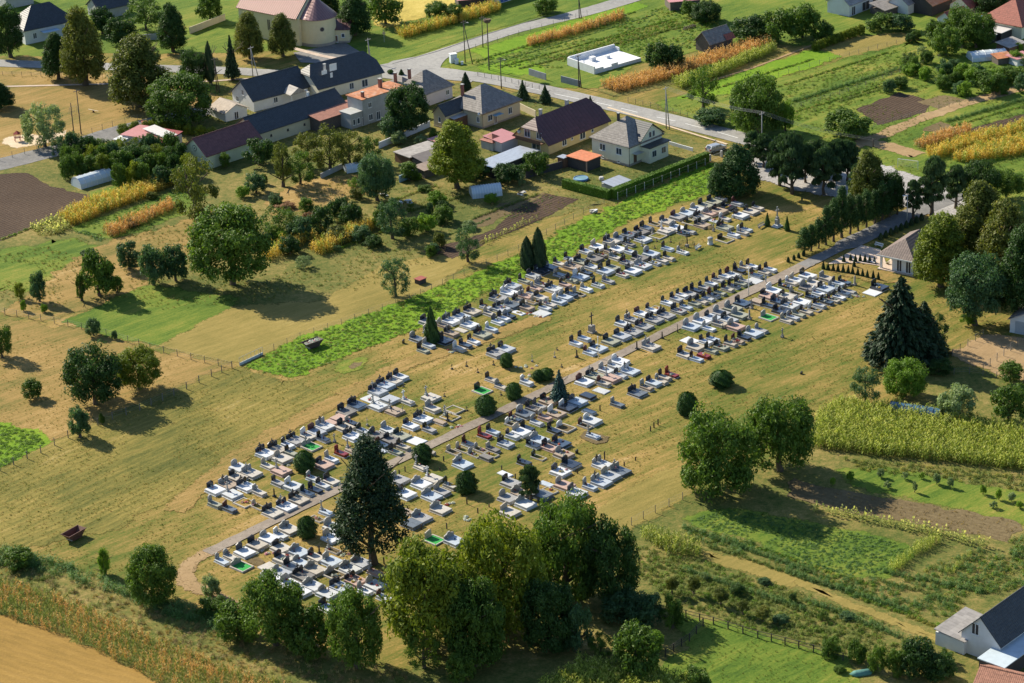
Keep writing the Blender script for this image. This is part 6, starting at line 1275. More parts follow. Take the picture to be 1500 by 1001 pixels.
b.add(vs+[(x, y, z+.15) for x, y, z in vs]+[(L-.3, cy, 11.9), (L+1.6, cy, 11.9)], [(i+ap, (i+1) % ap+ap, 2*ap+1) if 2 < i < ap-4 else (i+ap, (i+1) % ap+ap, 2*ap+1, 2*ap) for i in range(ap-1)]+[tuple(range(ap))[::-1]]+[(i, i+1, i+1+ap, i+ap) for i in range(ap-1)])
b.build('apse_roof', ribmat('roof_church_apse', (.26, .15, .15), 1, .6, .6, .1, .4, .3), h.t)
h.windows('y0', [(16.0, 2.6, 1.1, 3.0), (10.0, 2.6, 1.1, 3.0), (4.0, 2.6, 1.1, 3.0)], CHURCHM, DARKW)
for k_, (rr, m_) in enumerate(((.62, SOCLE), (.5, DARKW))):
    a_ = math.radians(-35); o = MB().lathe([(rr, 0), (rr, .05+.02*k_)], 16).build('round_window', m_, h.t); o.location = (L+1.6+(r_+.0)*math.cos(a_), cy+(r_+.0)*math.sin(a_), 4.6); o.rotation_euler = Vector((math.cos(a_), math.sin(a_), 0)).to_track_quat('Z', 'Y').to_euler()
h = House('sacristy', 'small church annex with maroon roof right of the apse', 'house', (486,63), -6, 4.6, 4.4, 3.4, CHURCHM, .5)
h.walls().roof('shed', R_maroon, 1.4, .3).windows('y0', [(2.6, 1.4, .9, 1.1)]).door('y0', .8, .9, 2.0)
h = House('white_roadside_house', 'white house with dark hip roof at the top left', 'house', (38,66), 33, 14.5, 9.5, 3.7, WHT)
h.walls().roof('hip', R_dark, 5.0, .5).windows('y0', [(2.2, 1.1, 1.1, 1.6)]); MB().box(4.4, 9.0, -2.2, -.05, 2.7, 2.8).build('awning', mat('awning_blue', (.40, .55, .68), .1), h.t)
h = House('dark_barn', 'low building behind the tall tree at top left', 'house', (146,30), 33, 9, 7, 2.8, GREYR); h.walls('x', 2.4).roof('x', R_dark, 2.4, .4).windows('y0', [(1, 1, .9, .9)])
h = House('top_left_shed', 'grey shed on the top left edge', 'shed', (10,14), 33, 8, 6, 3, GREYR); h.walls('x', 2).roof('x', R_grey, 2)
# sheds of the middle yard
h = House('rusty_shed', 'dark brown shed with bright rust red roof by the hedge', 'shed', (859.5,252.5), 46, 4.6, 5.6, 2.5, DARKW); h.walls().roof('flat', mat('rust_red', (.50, .16, .07), .25, 1.2, .8, dirt=.5, dirtcol=(.6,.3,.15)), 0, .3, .1); MB().box(-.12, .1, -.12, .1, 0, 2.5).build('post', mat('post_brick', (.35, .22, .16), .2), h.t)
h = House('privy', 'narrow wooden privy beside the rusty shed', 'shed', (826,247), 46, 1.8, 1.8, 2.3, BROWNW); h.walls().roof('flat', TIN, 0, .15, .06)
h = House('tin_box', 'long tin covered box behind the clipped hedge', 'shed', (899,280), 44, 5.6, 3.6, .9, GREYR); h.walls().roof('shed', ribmat('roof_tin_ribs', (.50, .53, .56), 0, 1.4, .15, .1, .35, .4), .3, .05, .06)
h = House('carport', 'long carport with pale sheet roof beside the great tree', 'shed', (725,262), 46, 14.0, 5.4, 2.4, DARKW); h.walls().roof('flat', TIN, 0, .2, .08)
h = House('red_carport', 'low red sheet roof terrace at the yellow house', 'shed', (735,224), 46, 6, 5.5, 2.3, LILAC); h.walls().roof('shed', R_pink, .5, .2, .08)
h = House('red_pyramid_shed', 'little shed with red pyramid roof in yard', 'shed', (722,222), 46, 3.6, 3.6, 2.0, GREYR); h.walls().roof('hip', R_red, 1.4, .3)
h = House('flat_shed', 'long shed with pale flat roof beside the garden wall', 'shed', (601,245), 40, 9.5, 5.4, 2.2, BROWNW); h.walls().roof('flat', R_grey, 0, .3, .1).windows('y0', [(1, .8, 1.0, 1.0), (3, .8, 1.0, 1.0)])
h = House('dark_shed', 'shed with dark felt roof below the pale flat roof', 'shed', (625,252), 40, 6, 5, 1.9, PLANK); h.walls().roof('shed', mat('roof_felt', (.13, .115, .11), .25), .6, .2, .08)
h = House('brown_lean_to', 'low brown lean-to next to the blue tarpaulin wall', 'shed', (622,262), 40, 4.5, 3.5, 1.8, PLANK); h.walls().roof('shed', mat('roof_brown_felt', (.26, .2, .16), .25), .3, .2, .08)
h = House('pink_lean_to', 'small pink sheet roof behind the great tree', 'shed', (640,222), 40, 4, 3, 2.2, GREYR); h.walls().roof('flat', R_pink, 0, .2, .06)
# top right farm
h = House('farm_building', 'white farm building with open bays at the top right', 'house', (1244,25), 46, 18, 7, 3.2, WHT); h.walls('x', 2.6).roof('x', R_grey, 2.6).windows('y0', [(1.0, 0, 1.6, 2.4), (5.5, .1, 3.2, 2.4), (10, .1, 3.2, 2.4)], WHITE, DARKW, 'door')
h = House('rust_barn', 'barn with large rust streaked sheet roof', 'barn', (1365,24), 46, 9, 9, 3.0, DARKW); h.walls('x', 2.8).roof('x', ribmat('roof_rust', (.42, .18, .08), 0, .8, .3, .3, .8, dirt=.6, dirtcol=(.5,.34,.24)), 2.8, .5)
h = House('grey_shed', 'low shed with grey weathered roof below the farm', 'shed', (1296,25), 40, 6, 5, 1.6, PLANK); h.walls().roof('shed', R_slate, 1.0, .3)
h = House('red_roof_house', 'house with red tiled hip roof at the right edge', 'house', (1496,58), 46, 14, 12, 3.2, CREAM); h.walls().roof('hip', R_red, 5.0, .5)
h = House('red_gable_house', 'dark house with small red gable roof at top right', 'house', (1464,22), 46, 9, 7, 2.8, BROWNW); h.walls('x', 2.2).roof('x', R_red, 2.2, .4)
h = House('yellow_top_house', 'yellow house corner at the top right edge', 'house', (1488,14), 46, 10, 8, 4.5, YEL); h.walls('x', 3).roof('x', R_red, 3).windows('x0', [(2, 1, 1.2, 1.6)])
h = House('pale_carport', 'wide carport with pale sheet roofs at the right edge', 'shed', (1466,62), 46, 8, 8, 2.3, DARKW); h.walls().roof('flat', ribmat('roof_pale_sheet', (.58, .56, .54), 0, 1.2, .2, .1, .5), 0, .3, .08)
h = House('pale_carport', 'lower pale sheet roof left of the wide carport', 'shed', (1448,66), 46, 4, 5, 1.9, DARKW); h.walls().roof('flat', WHITE, 0, .3, .08)
h = House('blue_carport', 'blue sheet roof shelter near the right edge', 'shed', (1432,44), 20, 6, 4, 2.1, BROWNW); h.walls().roof('flat', mat('roof_blue', (.22, .45, .62), .15), 0, .2, .07)
h = House('pink_roof_shed', 'shed with pink sheet roof at the top edge', 'shed', (672,14), 10, 9, 6, 2.4, DARKW); h.walls().roof('shed', R_pink, .8, .4, .1)
h = House('street_house', 'grey house with blue gate at the top edge', 'house', (715,10), 40, 14, 8, 3.5, WHT); h.walls('x', 2.5).roof('x', R_grey, 2.5).windows('y0', [(4.0, 0, 3.0, 3.0)], WHITE, mat('gate_blue', (.06, .12, .32), .1), 'gate')
h = House('top_edge_shed', 'dark open shed at the top edge right of street', 'shed', (982,17), 10, 8, 6, 2.4, PLANK); h.walls().roof('flat', R_pink, 0, .3, .1)
h = House('old_barn', 'old wooden barn with patched slate and red roof', 'barn', (1040,79), 40, 8.0, 5.0, 2.6, PLANK); h.walls('x', 2.4).roof('x', R_slate, 2.4, .4)
MB().add([(5.2, -.75, 2.36), (8.45, -.75, 2.36), (8.45, .55, 3.62), (5.2, .55, 3.62)], [(0, 1, 2, 3)]).build('roof_patch', R_red, h.r)
for i, (u, v, a_, L_, D_, H_, wm, rk, rm, rh_) in enumerate(((1395,45,40,7,5,2.4,WHT,'x',R_red,1.8), (1478,82,40,6,4,2.0,BROWNW,'shed',R_grey,.6), (1490,98,30,5,4,1.8,WHT,'flat',R_pink,0), (1330,22,46,8,6,2.6,WHT,'x',R_grey,2.0), (1420,26,46,7,6,2.6,CREAM,'x',R_red,2.2), (1445,10,46,9,7,3.0,WHT,'x',R_tile,2.6), (1390,8,46,8,6,3.0,BEIGE,'x',R_red,2.4), (1462,96,20,4,3,1.6,PLANK,'shed',RUST,.4), (1492,46,46,5,4,2.2,PLANK,'flat',R_red,0))):
    h = House('small_farm_house' if H_ > 2.5 else 'garden_shed', '%s small outbuilding from front in the far right farm cluster' % ordn(i), 'shed', (u, v), a_, L_, D_, H_, wm); h.walls('x' if rk == 'x' else None, rh_).roof(rk, rm, rh_, .3, .1)
# chapel
h = House('chapel', 'white chapel with brown tiled roof and open porch', 'chapel', (1289.5,393.5), -36.5, 7.2, 13.0, 3.0, WHT)
MB().box(2.6, 7.2, .0, 13, 0, 3).build('wall', WHT, h.t); MB().box(.0, 2.6, 5.5, 13, 0, 2.995).build('wall', WHT, h.t); MB().box(-.4, 7.6, -.6, 5.5, -.1, .18).build('porch_floor', M_pave, h.t)
MB().box(-.05, .35, -.05, .35, .18, 3).build('column', WHITE, h.t); MB().box(-.05, .35, 4.6, 5.0, .18, 3).build('column', WHITE, h.t)
h.windows('y0', [(3.6, .2, 1.2, 2.5), (5.6, .2, 1.2, 2.5)], WHITE, DARKW, 'door')
h.roof('hip', ribmat('roof_chapel', (.16, .12, .105), 0, .5, .35, .3, .7, course=.4, dirt=.3, dirtcol=(.26,.2,.16)), 2.9, .6)
MB().box(-.66, 7.86, -.68, -.6, 2.85, 3.12).build('fascia', WHITE, h.t)
t = thing('planter', 'green plant in pot on the chapel porch', 'plant', G(1300, 388), 0); MB().lathe([(.2, 0), (.3, .4)], 8).build('pot', BROWNW, t); c_ = link('foliage', P_weedB[0].data, t, (0, 0, .4)); 
# barn at right edge
h = House('white_barn', 'white gabled barn on the right edge', 'barn', (1479,487), -30, 8, 12, 2.8, WHT); h.walls('y', 2.0); b = MB()
for sg in (-1, 1):
    q = [(4+sg*4.4, -.4, 2.6), (4, -.4, 4.85), (4, 12.4, 4.85), (4+sg*4.4, 12.4, 2.6)]; b.add(q+[(x, y, z+.12) for x, y, z in q], [(0, 1, 2, 3), (7, 6, 5, 4)]+[(i, (i+1) % 4, (i+1) % 4+4, i+4) for i in range(4)])
b.build('roof', R_grey, h.t); h.windows('y0', [(1.0, 0, 2.8, 2.5), (4.2, 0, 2.8, 2.5)], mat('gate_grey', (.42, .45, .47), .1), mat('gate_panel', (.36, .40, .43), .1), 'gate')
# bottom right house
p_ = G(1452, 992)
h = House('bottom_house', 'white gabled house with steep black roof at bottom right', 'house', (1464,975), 47, 13, 6.6, 3.4, WHT)
h.walls('x', 3.4).roof('x', R_dark, 3.4, .35).windows('x0', [(3.6, 3.6, 1.3, 1.9)], WHITE, DARKW)
h = House('house_lean_to', 'grey lean-to roof left of the bottom house', 'shed', (1412,960), 47, 8, 5.0, 2.2, WHT); h.walls().roof('shed', R_grey, .4, .2, .1)
h = House('porch_wing', 'low wing with pale blue flat roof before bottom house', 'shed', (1470,1000), 47, 12, 4.2, 2.4, DARKW); h.walls().roof('flat', mat('roof_pale_blue', (.45, .53, .58), .12), 0, .2, .1)
h = House('tiled_shed', 'shed with orange clay tile roof on the bottom edge', 'shed', (1425,1030), -30, 12, 7, 2.3, WHT); h.walls('x', 1.8).roof('x', R_tile, 1.8, .3)

# white foundation walls of an unfinished house
t = thing('foundation', 'white block foundation walls of an unfinished house', 'foundation', G(870.5, 109.5), math.radians(37)); FND = mat('block_white', (.72, .73, .74), .08, 1.0)
MB().box(0, 15.0, 0, 10.4, -.05, .9).build('slab', FND, t)
for k_, q in enumerate(((0, .35, 0, 10.4, 2.0), (.352, 15, 10.05, 10.4, 2.2), (.352, 3.0, 0, .35, 1.4), (5.6, 7.6, .0, .35, 1.5), (4.4, 5.8, 6.2, 7.4, 1.9), (1.5, 2.6, 6.8, 7.8, 1.3), (8.6, 9.6, 5.4, 6.2, 1.6), (14.65, 15, 8.2, 10.04, 1.8))): MB().box(q[0], q[1], q[2], q[3], .9, q[4]).build('block_wall', FND, t)

# greenhouses and tunnels
FOIL = glassmat('foil_pale', (.55, .62, .66), .25); FOILB = glassmat('foil_blue', (.05, .13, .22), .3)
def tunnel(u, v, ang, L, Wd, Ht_, label, m, ribs=6, name='foil_tunnel', rm=WHITE):
    t = thing(name, label, 'greenhouse', G(u, v), math.radians(ang)); n = 8
    pr = [(Wd/2*math.cos(math.pi*i/n), Ht_*math.sin(math.pi*i/n)**.8) for i in range(n+1)]
    MB().prism(pr, 0, L, 'x').build('cover', m, t)
    for k in range(ribs):
        b = MB(); x = L*k/(ribs-1)
        for i in range(n): b.tube((x, pr[i][0]*1.02, pr[i][1]*1.02), (x, pr[i+1][0]*1.02, pr[i+1][1]*1.02), .06, n=4, cap=False)
        b.build('hoop', rm, t)
tunnel(112, 275, 40, 8.5, 4.0, 2.4, 'glazed garden tunnel beside the ploughed field', FOIL, 7)
tunnel(690, 288, 12, 6.5, 3.6, 2.3, 'striped foil tunnel below the great yellow green tree', FOIL, 12)
tunnel(506, 252, 20, 4.0, 2.6, 1.8, 'small silver foil tunnel in the orchard corner', FOIL, 4)
tunnel(1305, 606, -26, 9.0, 3.0, 2.3, 'dark blue foil tunnel behind the maize field', FOILB, 8, rm=mat('hoop_dark', (.05, .08, .11), .2))
tunnel(1420, 88, 10, 9.0, 4.5, 2.0, 'low glazed greenhouse at the upper right gardens', FOIL, 6)

# clipped hedge round the cream house garden
HM = leafmat('hedge_leaf', (.05, .11, .010), (.14, .26, .02), (.20, .32, .03), .2)
def hedge(a, b, w, hgt, label, m=HM):
    A_, B_ = G(*a), G(*b); d = B_-A_; L = d.length
    rs = np.random.RandomState(int(L*10)); n = int(L*170); side = rs.randint(0, 4, n)
    x = rs.uniform(0, L, n); q = rs.uniform(-1, 1, n); z = rs.uniform(0.05, 1, n)
    y = np.where(side == 0, -w/2, np.where(side == 1, w/2, q*w/2)); z = np.where(side < 2, z*hgt, hgt)+rs.normal(0, .03, n)
    nrm = np.where((side == 0)[:, None], [[0, -1, .3]], np.where((side == 1)[:, None], [[0, 1, .3]], [[0, 0, 1]]))+rs.normal(0, .45, (n, 3))
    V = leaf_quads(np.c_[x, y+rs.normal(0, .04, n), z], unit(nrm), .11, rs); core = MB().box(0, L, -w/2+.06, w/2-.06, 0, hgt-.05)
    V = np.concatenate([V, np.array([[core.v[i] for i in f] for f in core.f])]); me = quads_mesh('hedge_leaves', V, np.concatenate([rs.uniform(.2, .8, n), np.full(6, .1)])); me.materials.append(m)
    t = thing('clipped_hedge', label, 'hedge', A_, math.atan2(d.y, d.x)); link('foliage', me, t); return t
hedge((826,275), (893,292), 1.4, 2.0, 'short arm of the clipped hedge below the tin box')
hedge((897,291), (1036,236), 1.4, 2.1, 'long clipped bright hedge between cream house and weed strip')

# ------------------------------------------------------------------ fences, poles, vehicles, small things
FP = mat('fence_post', (.16, .145, .13), .3, 4); WIRE = mat('fence_wire', (.20, .20, .19), .2, 4, .6); CONC = mat('concrete_post', (.45, .44, .41), .15)
def fence(pts, label, sp=3.0, hgt=1.4, r=.05, wires=3, pm=FP, rails=False, name='wire_fence'):
    P = gp(*pts); t = thing(name, label, 'fence', P[0], 0); o0 = P[0]
    pme = shared(MB().box(-r, r, -r, r, -.1, hgt, .01), pm, 'post'); b = MB(); last = None
    for a, c in zip(P, P[1:]):
        n = max(1, round((c-a).length/sp))
        for k in range(n+1):
            if k == 0 and last is not None: continue
            q = a.lerp(c, k/n)-o0; link('post', pme, t, q, RNG.uniform(-.2, .2))
            if last is not None:
                for i in range(wires):
                    z = hgt*(.95-i*.4*2/ max(2, wires)); z = max(.12, z)
                    if rails: b.box(0, 0, 0, 0, 0, 0) if False else b.tube(last+Vector((0, 0, z)), q+Vector((0, 0, z)), .045, n=4, cap=False)
                    else: b.tube(last+Vector((0, 0, z)), q+Vector((0, 0, z)), .012, n=3, cap=False)
            last = q
    b.build('rail' if rails else 'wire', pm if rails else WIRE, t); return t
fence(((-10,458), (60,470), (140,487), (220,512), (280,527), (340,540)), 'wire fence crossing the left meadow towards the corner gate', 3.0)
fence(((340,540), (310,552), (255,580), (205,602), (165,615), (100,642), (60,664), (0,690)), 'dark post fence along the mown field', 3.0, 1.5, .07)
fence(((382,522), (440,497), (520,470), (600,440), (680,404), (760,368), (840,322), (885,300)), 'thin wire fence along the upper edge of weed strip', 3.2, 1.4, .04)
fence(((925,770), (960,752), (1000,733), (1018,722)), 'wire fence below the straw patch', 2.6, 1.5, .05)
fence(((985,900), (1045,915), (1110,935), (1170,950), (1235,968)), 'dark wooden rail fence of the bottom paddock', 2.4, 1.3, .09, 2, mat('fence_dark_wood', (.05, .04, .03), .3, 4), True, 'rail_fence')
fence(((975,962), (1010,940), (1030,918)), 'dark rail fence left of the bottom paddock', 2.2, 1.4, .09, 3, mat('fence_dark_wood', (.05, .04, .03)), True, 'rail_fence')
fence(((-10,110), (60,112), (150,114)), 'low fence between the road and playground', 2.6, 1.1, .04)
fence(((0,236), (90,212), (165,186), (220,172)), 'wire fence along the playground lane', 3.0, 1.5, .04)
fence(((700,112), (740,120), (790,132)), 'wire fence before the vegetable field', 2.4, 1.2)
fence(((920,150), (975,163), (1040,182)), 'garden fence along the road opposite cream house', 2.2, 1.3, .05)
fence(((665,82), (760,52), (860,22)), 'wire fence along the upper street', 4.0, 1.3, .04)
fence(((1145,165), (1230,140), (1330,104), (1430,65)), 'thin fence across the upper right fields', 3.2, 1.2, .04)
fence(((1140,113), (1230,86), (1340,58)), 'thin fence beside the bright meadow', 3.2, 1.2, .04)
fence(((1280,188), (1360,165), (1420,150)), 'garden fence beside the dirt track', 3.0, 1.2, .04)
fence(((1395,522), (1440,493)), 'wire fence before the white barn', 2.6, 1.5, .05)
fence(((1440,545), (1500,500)), 'tall fence right of the barn yard', 2.6, 1.7, .05)
fence(((1330,552), (1420,548), (1500,560)), 'garden fence in the spruce shade', 2.6, 1.3, .05)
fence(((905,293), (970,268), (1033,243)), 'concrete posts along the long clipped hedge', 2.6, 1.7, .06, 2, CONC)
def solid_wall(pts, label, hgt, m, name='garden_wall', th=.2):
    P = gp(*pts); t = thing(name, label, 'wall', P[0], 0)
    for a, c in zip(P, P[1:]):
        d = c-a; n = max(1, round(d.length/2.5))
        for k in range(n):
            q0 = a.lerp(c, k/n)-P[0]; o = MB().box(.01, d.length/n-.01, -th/2, th/2, -.1, hgt-(k % 2)*.02).build('panel', m, t); o.location = q0; o.rotation_euler.z = math.atan2(d.y, d.x)
solid_wall(((278,50), (330,30)), 'beige panel wall left of the church', 1.8, BEIGE)
solid_wall(((200,60), (232,58), (250,55)), 'grey wall behind the chestnut', 1.6, GREYR)
solid_wall(((555,218), (630,186)), 'white garden wall left of the sheds', 1.5, WHT)
solid_wall(((470,262), (508,244)), 'low concrete wall at the orchard end', 1.2, GREYR)
solid_wall(((585,268), (608,258)), 'blue tarpaulin wall beside the lean-to', 1.6, mat('tarp_blue', (.30, .45, .55), .15))
solid_wall(((775,110), (800,118)), 'left grey plank gate panel at the foundation', 1.7, mat('gate_planks', (.24, .26, .28), .2), 'plank_gate')
solid_wall(((822,121), (850,128)), 'right grey plank gate panel at the foundation', 1.7, mat('gate_planks', (.24, .26, .28)), 'plank_gate')
solid_wall(((980,212), (1015,222)), 'low white front wall of the cream house', .8, WHT)
solid_wall(((760,160), (785,172)), 'beige yard wall between the houses', 1.6, BEIGE)
solid_wall(((770,262), (825,246)), 'dark brown board fence left of the privy', 1.7, DARKW, 'board_fence')
solid_wall(((1432,30), (1470,30)), 'red board fence at the top right houses', 1.6, mat('boards_red', (.24, .06, .05), .2), 'board_fence')
t = thing('gate', 'grey mesh gate leaf at the weed strip corner', 'gate', G(351, 536), 0); e_ = G(385, 520)-G(351, 536); an = math.atan2(e_.y, e_.x); L = e_.length
t.rotation_euler.z = an
MB().box(0, L, -.06, .06, .0, .55).build('lower_panel', mat('gate_panel_grey', (.42, .46, .48), .1), t)
b = MB()
for k in range(7): b.tube((L*k/6, 0, .5), (L*k/6, 0, 1.6), .035, n=5)
b.tube((0, 0, 1.6), (L, 0, 1.6), .035, n=5); b.build('frame', CONC, t)
# poles
POLE = mat('pole_dark', (.075, .06, .05), .3, 3); POLEC = mat('pole_concrete', (.34, .32, .29), .15); INS = mat('insulator', (.36, .36, .35), .1)
def pole(u, v, vt, label, m=POLE, arm=True, brace=None, r=.14, lamp=False, ang=A2):
    b0 = G(u, v); hh = HT(b0, vt); t = thing('utility_pole', label, 'pole', b0, ang, 'utility poles')
    MB().tube((0, 0, -.1), (0, 0, hh), r, r*.7, 7).build('shaft', m, t, True)
    if arm:
        MB().box(-.06, .06, -.9, .9, hh-.5, hh-.38).build('crossarm', m, t)
        for k in (-.8, 0, .8): MB().lathe([(.03, hh-.38), (.04, hh-.3), (.02, hh-.22)], 6, (0, k)).build('insulator', INS, t)
    if brace: MB().tube((brace, 0, -.1), (0, 0, hh-.6), r*.9, r*.6, 6).build('brace', m, t, True)
    if lamp: MB().tube((0, 0, hh-.8), (.9, .3, hh-.5), .04, n=5).box(.8, 1.4, .2, .42, hh-.55, hh-.42).build('lamp_arm', INS, t)
    return b0+Vector((0, 0, hh))
pole(119, 197, 131, 'taller dark pole at the playground lane'); pole(109, 203, 151, 'shorter leaning dark pole at the playground lane', arm=False)
pole(318, 135, 84, 'double dark pole left of the junction', brace=1.0); pole(371, 118, 68, 'braced dark pole below the lindens', POLEC, brace=2.4); pole(541, 92, 56, 'double concrete pole at the black roof', POLEC, brace=.7)
pole(681.5, 92, 30, 'braced pole at the road bend kiosk', brace=2.6, lamp=True); pole(707.5, 70, 24, 'slim pole behind the stork nest pole', lamp=True)
pole(734.5, 130, 84, 'dark pole beside the road before the beige house', lamp=True); pole(848, 128, 80, 'narrow double pole at the plank gate', brace=.8)
w0 = pole(976, 189, 127, 'double pole beside the cream house', POLEC, brace=1.0); w1 = pole(1116, 231, 164, 'pale pole among the pines', POLEC); w2 = pole(1279, 216, 203, 'short stub pole at the dirt track'); pole(848.5, 27, -8, 'dark double pole by the upper street', brace=.8)
w3 = pole(1016, 100, 45, 'thin pole near the orange maize', arm=False) if False else None
b = MB(); o0 = w0
for off in (-.8, -.3, .3, .8):
    for a, c in ((w0, w1), (w1, w2)):
        s_ = Vector((off*.7, off*.7, -.15)); prev = a+s_-o0
        for k in range(1, 13):
            q = a.lerp(c, k/12)+s_-o0; q.z -= 3.2*(k/12)*(1-k/12); b.tube(prev, q, .014, n=3, cap=False); prev = q
wo_ = b.build('power_lines', mat('cable_light', (.32, .32, .33), .1, 1, .5), None); wo_.location = o0; tag(wo_, 'bundle of sagging pale power lines across the road', 'power lines')
# stork nest pole
b0 = G(716.5, 103); hh = HT(b0, 33); t = thing('stork_nest_pole', 'dark pole carrying a big stork nest', 'pole', b0, 0)
MB().tube((0, 0, -.1), (0, 0, hh), .16, .12, 8).build('shaft', POLE, t)
nest = MB().lathe([(.3, hh-.2), (.8, hh+.1), (.95, hh+.5), (.8, hh+.85), (.5, hh+.7)], 12).build('nest', mat('nest_twigs', (.13, .09, .06), .4, 9, .95, .9, 9), t)
b = MB()
for k in range(60):
    a = RNG.uniform(0, 6.28); z = hh+RNG.uniform(0, .9); r1 = RNG.uniform(.75, .95); b.tube((r1*math.cos(a), r1*math.sin(a), z), (1.15*math.cos(a+.5), 1.15*math.sin(a+.5), z+RNG.uniform(-.15, .2)), .02, n=3)
b.build('twigs', mat('nest_twigs', (.13, .09, .06)), nest)
# lamps
t = thing('street_lamp', 'white lamp mast beside the cemetery path', 'lamp', G(1096.7, 434), A1); MB().tube((0, 0, 0), (0, 0, 6.0), .09, .06, 8).build('shaft', WHITE, t, True); MB().box(-.5, .1, -.1, .1, 5.95, 6.08).build('lamp_head', WHITE, t)
t = thing('street_lamp', 'short white mast beside the path lower down', 'lamp', G(876.5, 525), A1); MB().tube((0, 0, 0), (0, 0, 4.2), .07, .05, 8).build('shaft', WHITE, t, True); MB().lathe([(.12, 4.2), (.16, 4.35), (.05, 4.5)], 8).build('lamp_head', WHITE, t)
t = thing('street_lamp', 'grey street lamp in the shade of the driveway', 'lamp', G(1328.5, 327), 0); MB().tube((0, 0, 0), (0, 0, 6.0), .11, .08, 8).build('shaft', CONC, t, True); MB().box(-1.0, .1, -.12, .12, 5.98, 6.14).build('lamp_head', WHITE, t)
# skips
def skip(u, v, ang, L, label, m, loads):
    t = thing('waste_skip', label, 'skip', G(u, v), ang); w, h = 1.9, 1.35; q = L*.28
    lo = [(-L/2+q, -w/2*.8), (L/2-q, -w/2*.8), (L/2-q, w/2*.8), (-L/2+q, w/2*.8)]; up = [(-L/2, -w/2), (L/2, -w/2), (L/2, w/2), (-L/2, w/2)]
    vs = [(x, y, .1) for x, y in lo]+[(x, y, h) for x, y in up]+[(x*.97, y*.94, h) for x, y in up]+[(x*.96, y*.93, .18) for x, y in lo]
    fs = [(3, 2, 1, 0)]+[(i, (i+1) % 4, (i+1) % 4+4, i+4) for i in range(4)]+[(i+4, (i+1) % 4+4, (i+1) % 4+8, i+8) for i in range(4)]+[(i+8, (i+1) % 4+8, (i+1) % 4+12, i+12) for i in range(4)]+[(12, 13, 14, 15)]
    MB().add(vs, fs).build('body', m, t)
    b = MB()
    for s_ in (-1, 1): b.box(-L/2-.06, L/2+.06, s_*w/2-.05, s_*w/2+.05, h-.06, h+.05)
    b.build('rim', m, t)
    for s_ in (-1, 1): MB().tube((0, s_*(w/2+.0), .75), (0, s_*(w/2+.18), .75), .06, n=6).build('lifting_pin', m, t)
    for _ in range(loads): flower_obj(t, (RNG.uniform(-L*.36, L*.36), RNG.uniform(-.6, .6), h-.25), True, 0 if RNG.random() < .75 else 3, RNG.uniform(.8, 1.1))
    MB().box(-L*.3, L*.3, -w*.36, w*.36, .18, .35 if not loads else h-.75).build('load', mat('rubbish', (.3, .27, .24), .4, 5), t)
skip(109, 789, math.radians(53), 3.9, 'rust brown empty waste skip on the left meadow', mat('skip_brown', (.12, .05, .035), .3, 2, .7, dirt=.4, dirtcol=(.2,.1,.06)), 0)
skip(458, 509, math.radians(40), 4.0, 'dark waste skip heaped with white wreaths on weed strip', mat('skip_dark', (.07, .045, .04), .3, 2, .7), 26)
# van
t = thing('minivan', 'silver grey minivan parked at the cream house gate', 'van', G(1049, 221.5), math.radians(36))
SIL = mat('car_silver', (.45, .47, .50), .06, 1, .3, metal=.5); TYRE = mat('tyre', (.02, .02, .02), .1, 5, .9)
b = MB(); pr = [(-2.4, .35), (2.35, .35), (2.42, .75), (2.3, .98), (1.35, 1.12), (.65, 1.68), (-1.9, 1.74), (-2.35, 1.15), (-2.45, .7)]
def ring(y, k): return [(x*(1 if z < 1.13 else 1), y*(k if z > 1.2 else 1), z) for x, z in pr]
vs = ring(-.9, .86)+ring(.9, .86); n = len(pr); b.add(vs, [tuple(range(n)), tuple(range(n, 2*n))[::-1]]+[(i, i+n, (i+1) % n+n, (i+1) % n) for i in range(n)]); b.build('body', SIL, t)
for s_ in (-1, 1):
    for x0, x1, x2, x3 in ((-2.0, -1.0, -1.0, -1.75), (-.9, .0, .0, -.9), (.1, 1.05, .58, .1)):
        MB().add([(x0, s_*.905, 1.14), (x1, s_*.905, 1.14), (x2, s_*.80, 1.6), (x3, s_*.80, 1.6)], [(0, 1, 2, 3)]).build('side_window', GLASS, t)
    for x in (-1.5, 1.5):
        w_ = MB().tube((x, s_*.72, .34), (x, s_*.95, .34), .34, n=14).build('wheel', TYRE, t); MB().tube((x, s_*.951, .34), (x, s_*.965, .34), .2, n=10).build('rim', SIL, w_)
    MB().box(2.3, 2.45, s_*.62-.2, s_*.62+.2, .66, .84).build('headlight', WHITE, t); MB().box(-2.5, -2.4, s_*.75-.1, s_*.75+.1, .8, 1.2).build('tail_light', mat('light_red', (.4, .03, .03), .1), t)
MB().add([(1.32, -.72, 1.16), (1.32, .72, 1.16), (.70, .66, 1.67), (.70, -.66, 1.67)], [(0, 1, 2, 3)]).build('windscreen', GLASS, t); MB().add([(-2.36, -.7, 1.18), (-2.36, .7, 1.18), (-1.96, .62, 1.68), (-1.96, -.62, 1.68)], [(0, 3, 2, 1)]).build('rear_window', GLASS, t)
t = thing('gate_posts', 'pale stone gate posts with mesh gate near the van', 'gate', G(1040, 236), math.radians(40))
for x in (0, 3.6): MB().box(x-.22, x+.22, -.22, .22, 0, 1.5, .04).build('post', CONC, t)
b = MB()
for k in range(9): b.tube((.3+k*.37, 0, .15), (.3+k*.37, 0, 1.1), .025, n=4)
b.tube((.25, 0, 1.1), (3.35, 0, 1.1), .03, n=4).tube((.25, 0, .2), (3.35, 0, .2), .03, n=4); b.build('gate_leaf', INS, t)
